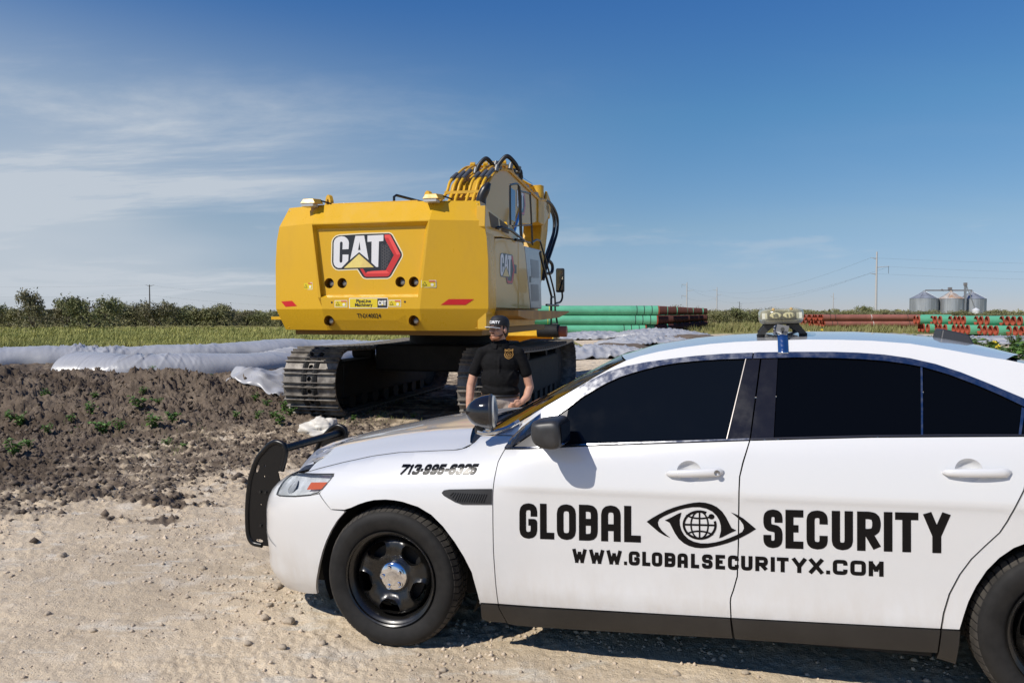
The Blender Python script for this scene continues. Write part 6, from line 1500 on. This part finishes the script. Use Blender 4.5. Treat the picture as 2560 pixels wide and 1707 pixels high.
for a in range(4): MB().cyl((1.3*math.cos(a*1.57+.7), 1.3*math.sin(a*1.57+.7), 0), (1.3*math.cos(a*1.57+.7), 1.3*math.sin(a*1.57+.7), 1.8), .08, 5).build('leg', GALV, hb_)
CONC = mat('pole_concrete', (.46,.45,.44), .7); WOODP = mat('pole_wood', (.06,.05,.042), .85); WIRE = mat('wire', (.09,.095,.10), .5)
def pole(x, y, h_, r_, arms, m_, label, grp):
    t = thing('power_pole', label, 'pole', (x, y, 0), (0, 0, 0), grp)
    MB().tube([(0, 0, 0), (0, 0, h_)], [r_, r_*.55], 10).build('shaft', m_, t, True)
    for z_, L_, drop in arms:
        MB().tube([(0, 0, z_), (L_, 0, z_+.35)], [r_*.32, r_*.18], 6).build('cross_arm', m_, t); 
        if drop: MB().cyl((L_*.95, 0, z_+.3), (L_*.95, 0, z_-drop), .06, 5).build('insulator', WIRE, t)
    return t
def dpos(dx, Y): return (dx-1176)/1740*Y
PO = []
PO.append((pole(dpos(2011, 205), 205, 18.3, .34, [(16.4, -1.6, 0), (14.1, 3.4, 1.6), (12.2, -1.7, 0)], CONC, 'tallest pale power pole, left of the grain silos', 'power poles on the right'), 205))
PO.append((pole(dpos(1577, 400), 400, 18.0, .40, [(16.8, -2.8, 1.5), (13.6, 3.4, 0), (11.0, -2.8, 1.5)], CONC, 'power pole over the bushes, first to the right of the pipe stack', 'power poles on the right'), 400))
PO.append((pole(dpos(1646, 500), 500, 19.0, .42, [(17.0, -2.8, 0), (14.0, 3.4, 0), (11.5, -2.8, 0)], CONC, 'power pole over the bushes, second to the right of the pipe stack', 'power poles on the right'), 500))
pole(dpos(1698, 620), 620, 11.5, .32, [(10.6, -1.8, 0), (9.2, 2.4, 0)], WOODP, 'smallest power pole, third to the right of the pipe stack', 'power poles on the right')
pole(dpos(1913, 380), 380, 12.0, .30, [(10.0, -1.6, 0), (9.0, 1.6, 0)], CONC, 'thin power pole standing behind the leafy tree right of the light bar', 'power poles on the right')
for dx in (1420, 1480): pole(dpos(dx, 520), 520, 6.2, .2, [(5.8, -1.2, 0), (5.8, 1.2, 0)], WOODP, 'short far pole just above the green pipes, %s one' % ('left' if dx == 1420 else 'right'), 'far poles over the pipes')
wp = pole(dpos(345, 190), 190, 8.9, .20, [(8.5, -.9, 0), (8.5, 1.2, 0)], WOODP, 'dark wooden utility pole behind the left hedge', None)
def wire(a, b, sag, label, r_=.022):
    r_ *= .55
    a, b = Vector(a), Vector(b); P = []
    for k in range(15):
        t = k/14; p = a.lerp(b, t); p.z -= sag*4*t*(1-t); P.append(p)
    o = MB().tube(P, r_, 4).build('power_line', WIRE, None, True); return tag(o, label, 'wire', 'power lines')
px0 = dpos(345, 190)
for i, (dz, nm) in enumerate(((8.8, 'upper'), (6.3, 'lower'))):
    wire((px0, 190, dz), (dpos(-200, 190), 190, dz-.2), .4, '%s power line running left from the wooden pole' % nm); wire((px0, 190, dz), (dpos(760, 250), 250, dz-2.4), .8, '%s power line running right from the wooden pole' % nm)
X1, X2, X3 = dpos(2011, 205), dpos(1577, 400), dpos(1646, 500)
for i, (za, zb, dxa, dxb, nm) in enumerate(((16.7, 17.0, -1.6, -2.8, 'top'), (12.5, 11.2, -1.7, -2.8, 'lowest'), (14.3, 13.8, 3.3, 3.3, 'middle'))):
    wire((X1+dxa, 205, za), (X3+dxb, 500, zb), 5.0, '%s power line between the tallest pole and the second far pole' % nm, .035); wire((X3+dxb, 500, zb), (X2+dxb, 400, zb), 2.0, '%s power line between the two far poles' % nm, .04); wire((X1+dxa, 205, za), (X1+160, 190, za-.6), 2.2, '%s power line leaving the tallest pole to the right' % nm, .03)

# ================================================================== trees and brush
BARK = mat('mesquite_bark', (.085, .068, .055), .9)
LEAFS = [mat('leaf_olive', (.180, .185, .068), .7, col2=(.245,.225,.10), vscale=.7), mat('leaf_green', (.140, .158, .055), .7, col2=(.20,.20,.08), vscale=.7), mat('leaf_dry', (.19, .165, .09), .75, col2=(.135,.132,.058), vscale=.7)]
def tree_proto(seed, h_, w_, nleaf, lm, open_=.35, lsize=.10):
    r_ = np.random.RandomState(seed); tk = MB(); cr = []
    lobes = []
    for i in range(9):
        a = r_.rand()*6.283; d = (r_.rand()**.6)*w_*.36; zc = h_*(.36+.42*r_.rand()*(1-.5*d/(w_*.5)))
        lobes.append((d*math.cos(a), d*math.sin(a), zc, w_*(.13+.10*r_.rand()), h_*(.13+.08*r_.rand())))
    for i in range(4 if open_ > .3 else 3):
        a = r_.rand()*6.283; b0 = Vector((.12*math.cos(a), .12*math.sin(a), 0)); lb_ = lobes[i*2]; tip = Vector((lb_[0], lb_[1], lb_[2]+.3))
        midp = b0.lerp(tip, .5)+Vector((r_.uniform(-.3,.3), r_.uniform(-.3,.3), -.15)); tk.tube(curve_pts([b0, midp, tip], 4), [.085-.065*k/8 for k in range(9)], 6)
        for j in range(5):
            t_ = r_.uniform(.45, .95); p = b0.lerp(tip, t_); lj = lobes[r_.randint(9)]; q = Vector((lj[0], lj[1], lj[2]))+Vector((r_.uniform(-.5,.5), r_.uniform(-.5,.5), r_.uniform(0, .7))); tk.tube([p, p.lerp(q, .5)+Vector((0, 0, .12)), q], [.032, .02, .008], 5)
    # leaf sprays: small quads grouped round twigs in the lobes
    n = nleaf; li = r_.randint(0, 9, n); Lb = np.array(lobes)[li]
    g = r_.normal(size=(n, 3)); g /= np.linalg.norm(g, axis=1)[:, None]; rad = r_.rand(n)**(.45)
    c = np.stack([Lb[:, 0]+g[:, 0]*rad*Lb[:, 3], Lb[:, 1]+g[:, 1]*rad*Lb[:, 3], Lb[:, 2]+g[:, 2]*rad*Lb[:, 4]], 1)
    # low skirt of shoots
    k_ = r_.rand(n) < .22; c[k_, 2] = r_.rand(k_.sum())*h_*.42; aa = r_.rand(k_.sum())*6.283; dd = np.sqrt(r_.rand(k_.sum()))*w_*.42; c[k_, 0] = dd*np.cos(aa); c[k_, 1] = dd*np.sin(aa)
    tw = r_.rand(n) < .07; c[tw, 2] += r_.rand(tw.sum())*h_*.16
    cl_ = np.floor(c*1.7); hh = np.sin(cl_@np.array([12.99, 78.23, 37.7]))*43758.5; hh -= np.floor(hh); keep = hh > open_*.85; c = c[keep]; n = len(c)
    u_ = r_.normal(size=(n, 3)); u_ /= np.linalg.norm(u_, axis=1)[:, None]; v_ = np.cross(u_, r_.normal(size=(n, 3))); v_ /= np.linalg.norm(v_, axis=1)[:, None]
    s_ = lsize*(.5+r_.rand(n)); a_ = u_*s_[:, None]; b_ = v_*(s_*.42)[:, None]
    V = np.stack([c-a_, c+b_, c+a_, c-b_], 1).reshape(-1, 3); V[:, 2] = np.maximum(V[:, 2], .02); F = np.arange(n*4).reshape(n, 4)
    tm = raw_mesh('trunk', tk.V, tk.F, BARK, True, 60); cm = raw_mesh('crown', V, F, lm); return tm, cm
TP = [tree_proto(300+i, 3.6, 6.4, 5200, LEAFS[i % 3], .30 if i % 2 else .42, .12) for i in range(6)]
def tree(p, x, y, sx, sz, rz, label, group, name='brush_tree'):
    t = thing(name, label, 'tree', (x, y, 0), (0, 0, rz), group); t.scale = (sx, sx, sz); link('trunk', p[0], t); link('crown', p[1], t); return t
r6 = random.Random(5)
LROW = [(-190,675,92),(-135,690,95),(-85,672,92),(-30,682,93),(22,690,92),(78,656,88),(150,668,94),(212,659,90),(262,675,96),(312,694,99),(356,684,97),(402,697,101),(446,700,100),(488,694,100),(522,690,103),(566,704,106),(604,708,106),(645,704,105),(690,704,108),(735,702,108),(800,706,112),(860,706,114)]
for i, (dx, ty, Y_) in enumerate(LROW):
    H_ = (1.7+(720-ty)*Y_/1740)*r6.uniform(.86, 1.1); sxy = r6.uniform(.70, 1.10)*(1.0 if H_ < 4.2 else 1.15)
    lab = {5: 'tallest open-crowned brush tree in the left hedge', 7: 'full-crowned brush tree left of the wooden pole', 10: 'brush tree growing in front of the wooden pole', 14: 'pointed brush tree midway between wooden pole and excavator'}.get(i)
    tree(TP[(i*5+i//3) % 6], dpos(dx, Y_), Y_, sxy, H_/3.35, r6.uniform(0, 6.28), lab or ('brush tree outside the left edge of the hedge' if dx < 0 else 'brush tree, %s from the left in the front row of the left hedge' % ordw(i-3)), 'brush trees of the left hedge')
for i in range(26):
    dx = -230+i*45+r6.uniform(-15, 15); Y_ = r6.uniform(108, 122); H_ = r6.uniform(1.5, 2.9); tree(TP[(i*7) % 6], dpos(dx, Y_), Y_, r6.uniform(1.0, 1.3), H_/3.35, r6.uniform(0, 6.28), 'low brush tree in the back row of the left hedge', 'brush trees of the back row on the left')
RROW = [(1560,698,135),(1585,700,140),(1640,712,150),(1668,706,140),(1700,701,138),(1735,707,140),(1770,704,142),(1805,702,138),(1840,707,140),(1872,711,145),(1905,709,150),(1940,704,150),(1958,712,155),(1990,695,160),(2035,707,160),(2075,708,150),(2110,711,150),(2150,714,150),(2195,712,148),(2240,714,150),(2290,707,150),(2330,713,150),(2380,712,150),(2430,708,150)]
for i, (dx, ty, Y_) in enumerate(RROW):
    H_ = 1.7+(720-ty)*Y_/1740
    lab = {0: 'thin brush tree peeping over the end of the green pipes', 13: 'taller leafy brush tree right of the light bar'}.get(i)
    tree(TP[(i*5+2) % 6], dpos(dx, Y_), Y_, r6.uniform(.95, 1.25), H_/3.35, r6.uniform(0, 6.28), lab or 'brush tree, %s from the left in the far hedge on the right' % ordw(i+1), 'brush trees of the right hedge')
for i in range(34):
    dx = 1500+i*30+r6.uniform(-10, 10); Y_ = r6.uniform(128, 175); H_ = r6.uniform(2.0, 3.0); tree(TP[(i*3) % 6], dpos(dx, Y_), Y_, r6.uniform(.9, 1.25), H_/3.35, r6.uniform(0, 6.28), 'low bush filling the far hedge on the right', 'low bushes of the right hedge')
# far-off scrub line along the horizon
def far_scrub():
    r_ = np.random.RandomState(9); n = 16000; a = np.radians(r_.uniform(-48, 42, n)); d = r_.uniform(420, 620, n); x, y = d*np.sin(a), d*np.cos(a); H_ = 1.6+1.6*(pn(x*.02, y*.02, 3)+.5)
    c = np.stack([x, y, r_.rand(n)*H_*1.3], 1); u_ = r_.normal(size=(n, 3)); v_ = r_.normal(size=(n, 3)); V = np.stack([c-u_*.5, c+v_*.4, c+u_*.5, c-v_*.4], 1).reshape(-1, 3)
    return link('far_scrub', raw_mesh('far_scrub', V, np.arange(n*4).reshape(n, 4), LEAFS[0]))
tag(far_scrub(), 'thin line of scrub along the far horizon', kind='stuff')

# grass of the left field
def grass(name, n, xr, yr, hgt, mt, seed, mask=None):
    r_ = np.random.RandomState(seed); iy = 1/yr[1]+r_.rand(n)*(1/yr[0]-1/yr[1]); y = 1/iy; x = xr[0]*y+r_.rand(n)*(xr[1]-xr[0])*y
    k = (r_.rand(n) < .30+.8*sm(-.25, .3, fbm(x, y, .16, 3, 301)))
    if mask is not None: k &= mask(x, y)
    x, y = x[k], y[k]; n = len(x); z = ground_z(x, y, False); V = np.zeros((n, 4, 3, 3)); 
    for b in range(4):
        a = r_.rand(n)*6.283; w_ = (.020+.02*r_.rand(n))*(y/55); h_ = hgt*(.45+.75*r_.rand(n))*(.75+.5*(pn(x*.3, y*.3, 7)+.5)); ln = h_*(.25+.5*r_.rand(n))
        ox, oy = r_.normal(0, .09, n), r_.normal(0, .09, n)
        V[:, b, 0] = np.stack([x+ox-w_*np.sin(a+1.57), y+oy-w_*np.cos(a+1.57), z-.02], 1); V[:, b, 1] = np.stack([x+ox+w_*np.sin(a+1.57), y+oy+w_*np.cos(a+1.57), z-.02], 1); V[:, b, 2] = np.stack([x+ox+ln*np.sin(a)+.12*h_, y+oy+ln*np.cos(a), z+h_], 1)
    return tag(link(name, raw_mesh(name, V.reshape(-1, 3), np.arange(n*12).reshape(-1, 3), mt)), None, kind='stuff')
GR1 = mat('field_grass', (.40, .38, .11), .8, col2=(.25,.27,.075), vscale=.25); GR2 = mat('verge_grass', (.19, .20, .06), .8, col2=(.27,.23,.09), vscale=.5)
grass('field_grass', 26000, (-.80, .04), (36, 94), .30, GR1, 11)['label'] = 'yellow-green grass of the field beyond the white sheets'
grass('verge_grass', 6000, (.22, .85), (70, 128), .55, GR2, 12)['label'] = 'rough grass along the right-hand hedge'
def soilspots(x, y): return fbm(x, y, .5, 3, 333) > .15
grass('sparse_grass', 1500, (-.62, -.12), (9.5, 22), .07, mat('short_green_grass', (.12,.17,.035), .8, col2=(.20,.19,.07), vscale=.8), 13, soilspots)['label'] = 'sparse short grass on the spoil heap'

# ================================================================== white sheeting over the berms
SHEET = mat('white_plastic_sheet', (.385, .388, .398), .34, 0, 0, var=.06, vscale=1.2, bump=.25, bscale=5, bdist=.03)
def tube_berm(name, path, rad, hgt, label, seed, ragged=True, n=420, m=36, pleat=.055):
    P = curve_pts([(x, y, 0) for x, y in path], max(4, n//(len(path)-1))); n = len(P); V = []; L_ = 0
    S_ = [0]
    for i in range(1, n): S_.append(S_[-1]+(P[i]-P[i-1]).length)
    S_ = np.array(S_); tt = np.linspace(0, 1, m); X = np.zeros((n, m)); Yg = np.zeros((n, m)); Z = np.zeros((n, m))
    for i in range(n):
        d = (P[min(n-1, i+1)]-P[max(0, i-1)]).normalized(); nrm = Vector((d.y, -d.x, 0))   # towards the camera side
        hs_ = hgt*(1+.10*math.sin(S_[i]*.55+seed)+.04*math.sin(S_[i]*1.7+seed*2)); ws_ = rad*(1+.08*math.sin(S_[i]*.6+seed*3))
        rg = (.12*float(pn(np.array([S_[i]*1.1]), np.array([seed*1.]), seed)[0])+.10*math.sin(S_[i]*1.9+seed)) if ragged else 0
        for j in range(m):
            a = math.pi*(1.02-1.04*tt[j]); ext = 1.0 if tt[j] < .5 else 1.0+(rg+.10)*(tt[j]-.5)*2
            X[i, j] = P[i].x+nrm.x*ws_*math.cos(a)*-1*ext*-1; Yg[i, j] = P[i].y+nrm.y*ws_*math.cos(a)*ext; Z[i, j] = hs_*max(0, math.sin(a))**.75
            X[i, j] = P[i].x+nrm.x*ws_*math.cos(a)*ext
    SS, TT = np.meshgrid(S_, tt, indexing='ij')
    w1 = np.abs(pn(SS*2.6+TT*2.2, TT*.8+seed, seed+5)); w2 = np.abs(pn(SS*6.5-TT*3.5, TT*1.1, seed+9)); w3 = pn(SS*.5, TT*.8, seed+3)
    amp = np.clip(pn(SS*.35, TT*.3, seed+13)*1.4+.5, .12, 1.1); cr_ = amp*(np.clip(1-w1*5, 0, 1)**1.5*pleat+np.clip(1-w2*4, 0, 1)*pleat*.45)+w3*pleat*.8-amp*.5*pleat*np.clip(1-np.abs(pn(SS*3.3-TT, TT+seed, seed+21))*5, 0, 1)
    cr_ = cr_*np.sin(math.pi*np.clip(TT, .04, 1))**.5
    base = ground_z(X.ravel(), Yg.ravel(), False).reshape(X.shape)
    Z = base+Z+cr_-.015
    V = np.stack([X, Yg, Z], -1).reshape(-1, 3); i = np.arange(n-1)[:, None]*m; j = np.arange(m-1)[None]; F = np.stack([i+j, i+j+1, i+m+j+1, i+m+j], -1).reshape(-1, 4)
    o = link(name, raw_mesh(name, V, F, SHEET, True)); s_ = o.modifiers.new('s', 'SOLIDIFY'); s_.thickness = .006
    return tag(o, label, 'plastic sheet', 'white sheets covering the berms')
tube_berm('plastic_sheet', [(-27,22.5),(-22,25.0),(-18.5,26.6),(-15.2,28.2),(-12,30.5),(-9.5,33.5),(-6.5,37)], .95, .52, 'long white sheeted berm at the back, along the field edge', 3, pleat=.10)
tube_berm('plastic_sheet', [(-13.0,22.6),(-12.2,22.5),(-11.0,22.3),(-9.6,23.2),(-8.2,24.6),(-7.6,27),(-6.5,30),(-5,33)], .92, .60, 'white sheeted berm in front of the long one, ending in a torn flap', 7, pleat=.065)
def sheet(name, cx_, cy_, w_, d_, rot, hgt, label, seed, n=60, m=40, pl=.07, corner=None):
    U_, V_ = np.meshgrid(np.linspace(-1, 1, n), np.linspace(-1, 1, m), indexing='ij'); c, s_ = math.cos(rot), math.sin(rot)
    ed = 1+.22*pn(U_*2+seed, V_*2, seed)
    if corner is not None: ed = ed*(1-.35*np.clip(corner[0]*U_, 0, 1)*np.clip(corner[1]*V_, 0, 1))
    X = cx_+(U_*w_*c-V_*d_*s_)*ed; Y_ = cy_+(U_*w_*s_+V_*d_*c)*ed
    fold = np.clip(1-np.abs(pn(U_*w_*1.8+seed, V_*d_*1.1, seed+2))*3.2, 0, 1)*pl+np.abs(pn(U_*w_*3.6, V_*d_*3+seed, seed+4))*pl*.7
    Z = ground_z(X.ravel(), Y_.ravel(), False).reshape(X.shape)+hgt*np.clip((1-U_**2)*(1-V_**2), 0, 1)**.6+fold+.02
    Vv = np.stack([X, Y_, Z], -1).reshape(-1, 3); i = np.arange(n-1)[:, None]*m; j = np.arange(m-1)[None]; F = np.stack([i+j, i+m+j, i+m+j+1, i+j+1], -1).reshape(-1, 4)
    o = link(name, raw_mesh(name, Vv, F, SHEET, True)); q = o.modifiers.new('s', 'SOLIDIFY'); q.thickness = .006
    return tag(o, label, 'plastic sheet', 'loose white sheets')
sheet('plastic_sheet', -5.0, 15.7, 1.0, .85, R(-20), .16, 'white sheet hanging over the heap beside the left track', 4, corner=(-1, -1))
sheet('plastic_sheet', 3.6, 31.5, 2.0, 1.6, R(20), .35, 'crumpled white sheet nearest the right track of the excavator', 9, pl=.14)
sheet('plastic_sheet', 6.6, 37.5, 2.4, 1.8, R(25), .32, 'crumpled white sheet in the middle before the green pipes', 12, pl=.14)
sheet('plastic_sheet', 9.8, 51, 3.2, 3.0, R(15), .45, 'white sheeted heap right below the front green pipe', 15, pl=.15)
sheet('plastic_sheet', 5.5, 52, 2.4, 2.0, R(10), .40, 'small white sheeted heap left below the green pipes', 17, pl=.12)
sheet('plastic_sheet', 24, 55, 6.0, 2.5, R(6), .25, 'white sheet lying before the red-brown pipes', 19, pl=.15)
sheet('plastic_sheet', 31.5, 46, 6.5, 3.0, R(-8), .30, 'white sheet at the far right before the open-ended pipes', 23, pl=.15)
for i, (x, y, w_, h_, lb_) in enumerate(((4.6,33.5,1.9,.28,'left'),(8.0,41,2.2,.30,'middle'),(11.4,49,2.4,.28,'right'))):
    o = MB().sphere((0, 0, 0), 1, 22, 12).build('soil_heap', mat('heap_soil', (.17,.125,.088), .95, col2=(.11,.085,.062), vscale=4, bump=.8, bscale=9, bdist=.08), None, True)
    for v in o.data.vertices: v.co *= 1+.22*mnoise.noise(Vector(v.co)*2.2+Vector((i*7, 0, 0)))
    o.location = (x, y, gz(x, y)); o.scale = (w_, w_*.7, h_*1.4); tag(o, '%s brown soil heap between the white sheets before the green pipes' % lb_, 'soil heap', 'soil heaps between the sheets')

# crumpled white litter by the left track
bg_ = MB().sphere((0, 0, 0), 1, 40, 26).build('plastic_litter', mat('litter_white', (.66,.62,.54), .5, var=.08, vscale=9), None, True, 25)
for v in bg_.data.vertices:
    p = Vector(v.co); f = 1+.35*mnoise.noise(p*1.6)+.30*abs(mnoise.noise(p*3.4+Vector((5, 0, 0))))-.18*abs(mnoise.noise(p*7)); v.co = Vector((p.x*.30, p.y*.24, max(-.2, p.z)*.19))*f
bg_.location = (-2.86, 11.35, gz(-2.86, 11.35)+.05); tag(bg_, 'crumpled dirty white plastic lying before the left track', 'litter')

# ================================================================== weeds
WL = [mat('weed_leaf', (.085, .175, .028), .55, col2=(.135,.24,.05), vscale=9), mat('weed_leaf_dark', (.055, .115, .022), .55, col2=(.10,.165,.035), vscale=9)]
FLOW = mat('yellow_flower', (.75,.55,.02), .6)
def weed_proto(seed, h_, nst, nl, ls, spread, mt):
    r_ = np.random.RandomState(seed); st = MB(); V = []; F = []
    for s_ in range(nst):
        a = r_.rand()*6.283; tilt = spread*(.3+.9*r_.rand()); H_ = h_*(.55+.5*r_.rand()); tip = Vector((math.cos(a)*tilt*H_, math.sin(a)*tilt*H_, H_)); P = curve_pts([(0, 0, 0), (tip.x*.35, tip.y*.35, H_*.6), tip], 3); st.tube(P, [.004+.010*h_*(1-k/6) for k in range(len(P))], 4)
        for k in range(nl):
            t_ = r_.uniform(.15, 1.0); i_ = min(len(P)-2, int(t_*(len(P)-1))); c = P[i_].lerp(P[i_+1], t_*(len(P)-1)-i_); b = r_.rand()*6.283; L_ = ls*(.55+.8*r_.rand()); up = r_.uniform(-.15, .55); d = Vector((math.cos(b), math.sin(b), up)).normalized(); s2 = Vector((-math.sin(b), math.cos(b), r_.uniform(-.3, .3)))*L_*.34; m0 = c+d*L_*.15; bb = len(V)
            V += [m0, c+d*L_*.55+s2+Vector((0, 0, .1*L_)), c+d*L_-Vector((0, 0, .15*L_)), c+d*L_*.55-s2+Vector((0, 0, .1*L_))]; F.append((bb, bb+1, bb+2, bb+3))
    return raw_mesh('stem', st.V, st.F, WL[1], True), raw_mesh('leaves', [tuple(v) for v in V], F, mt)
WP = [weed_proto(50+i, .20, 7, 7, .075, .75, WL[0]) for i in range(4)]; WB = [weed_proto(70+i, 1.0, 14, 40, .13, .48, WL[i % 2]) for i in range(3)]
def weed(p, x, y, sc, rz, label, group, cat='weed', name='weed'):
    t = thing(name, label, cat, (x, y, gz(x, y)-.01), (0, 0, rz), group); t.scale = (sc,)*3; link('stem', p[0], t); link('leaves', p[1], t); return t
r7 = random.Random(3)
def D2g(dx, dy, it=6):
    z = 0
    for _ in range(it):
        Y_ = (1.70-z)*1740/max(8, dy-720); x = (dx-1176)/1740*Y_; z = gz(x, Y_)
    return x, Y_
_sw = [(25,965,1.5),(40,985,1.6),(18,978,1.2),(60,935,1.0),(100,920,1.3),(105,925,1.0),(215,915,1.0),(205,975,1.4),(232,972,1.7),(160,970,1.0),(270,972,1.2),(310,965,1.6),(345,958,1.7),(360,940,1.1),(392,955,1.3),(325,908,1.1),(365,897,1.3),(345,890,1.0),(330,840,1.2),(455,838,1.0),(265,862,.9),(208,852,1.0),(380,1020,.9),(540,930,1.0),(480,882,1.0),(585,905,1.1),(640,915,1.5),(660,905,1.8),(650,930,1.4),(610,900,1.0),(590,965,1.0),(625,960,1.0),(665,945,1.3),(810,968,.7),(950,962,.7),(1035,850,1.4),(1048,855,1.2),(180,955,.8),(420,930,.8),(560,888,.9)]; _sw.sort()
for i, (dx, dy, sc) in enumerate(_sw):
    x, Y_ = D2g(dx, dy); weed(WP[i % 4], x, Y_, sc*.72, r7.uniform(0, 6.28), ('small green weed beside the left track' if 560 < dx < 700 else 'small green weed at the foot of the heap' if dx < 120 else 'small green weed in the shade under the excavator' if dx > 1000 else 'small green weed on the trodden ground before the tracks' if dx > 700 else 'small green weed high on the spoil heap' if dy < 900 else 'small green weed low on the spoil heap')+', %s weed from left' % ordw(i+1), 'small weeds on the soil')
_rt = [(2232,16,1.15),(2305,15,1.30),(2262,15,1.22),(2250,15.5,1.15),(2290,14.5,1.22),(2318,13.6,1.30),(2345,13.0,1.28),(2375,13.5,1.25),(2410,13,1.2),(2270,17,1.1)]; _rt.sort()
for i, (dx, Y_, h_) in enumerate(_rt):
    x = dpos(dx, Y_); weed(WB[i % 3], x, Y_, h_/1.0, r7.uniform(0, 6.28), 'tall leafy weed close behind the tail of the car, %s from the left' % ordw(i+1), 'tall weeds behind the car tail', name='tall_weed')
_rw = [(1905,30,.95),(1870,34,.75),(1930,31,.85),(1960,33,.75),(2010,32,.8),(2040,30,.9),(2065,28,1.02),(2085,27,1.1),(2110,27,1.0),(2135,29,.9),(2190,30,.8),(2210,31,.8),(2165,26,.75),(1850,36,.6),(2240,33,.8),(2330,34,.9),(2350,32,.9)]; _rw.sort()
for i, (dx, Y_, h_) in enumerate(_rw):
    x = dpos(dx, Y_); weed(WB[(i+1) % 3], x, Y_, h_, r7.uniform(0, 6.28), 'leafy weed showing over the car roof, %s from the left of its row' % ordw(i+1), 'weeds beyond the car roof', name='tall_weed')
for i, (dx, dy, Y_) in enumerate([(1858,756,34),(1888,752,33),(1845,762,33),(2285,775,15),(2292,784,14.2)]):
    z_ = 1.7-(dy-720)*Y_/1740; f = MB()
    for k in range(7): a = k*.9; f.add([(0, 0, 0), (.045*math.cos(a-.3), .045*math.sin(a-.3), .015), (.07*math.cos(a), .07*math.sin(a), .0), (.045*math.cos(a+.3), .045*math.sin(a+.3), .015)], [(0, 1, 2, 3)])
    x = dpos(dx, Y_); g_ = thing('wildflower', 'yellow wildflower %s' % ('left of the light bar foot, %s of three' % ('lowest', 'middle', 'highest')[(1, 2, 0)[i]] if i < 3 else 'among the weeds behind the car tail, %s one' % ('upper', 'lower')[i-3]), 'flower', (x, Y_, gz(x, Y_)), (0, 0, 0), 'yellow wildflowers'); MB().cyl((0, 0, 0), (0, 0, z_), .008, 4).build('stem', WL[1], g_); h2 = f.build('bloom', FLOW, g_); h2.location = (0, 0, z_); h2.rotation_euler = (R(55), 0, 0)
# single stones on the pad
_st = [(458,1313,.035),(130,1283,.05),(500,1268,.03),(630,1357,.045),(345,1135,.05),(355,1040,.035),(600,1430,.04),(655,1440,.05),(610,1400,.03),(420,1380,.025),(1015,1555,.03),(735,1490,.03),(200,1460,.028),(95,1420,.03),(640,1500,.035),(560,1490,.03),(1560,1562,.03),(1720,1560,.03)]
for i, (dx, dy, s_) in enumerate(_st):
    x, Y_ = D2g(dx, dy); o = MB().sphere((0, 0, 0), 1, 10, 7).build('stone', mat('pad_stone', (.46,.385,.29), .95, col2=(.36,.29,.21), vscale=6), None, True, 30)
    for v in o.data.vertices: v.co *= 1+.35*mnoise.noise(Vector(v.co)*1.3+Vector((i*9.1, 0, 0)))
    o.location = (x, Y_, gz(x, Y_)+s_*.2); o.scale = (s_*.7, s_*.6, s_*.42); o.rotation_euler = (0, 0, i*1.3); tag(o, ('pale stone on the gravel left of the front bumper' if dx > 560 and dx < 700 else 'pale stone at the bottom edge, on the gravel by the car shadow' if dx > 700 else 'pale stone on the open gravel at the left')+', %s listed from the car shadow' % ordw(i+1) if False else 'pale loose stone on the gravel pad, %s from the left' % ordw(1+sorted(q[0] for q in _st).index(dx)), 'stone', 'loose stones on the pad')
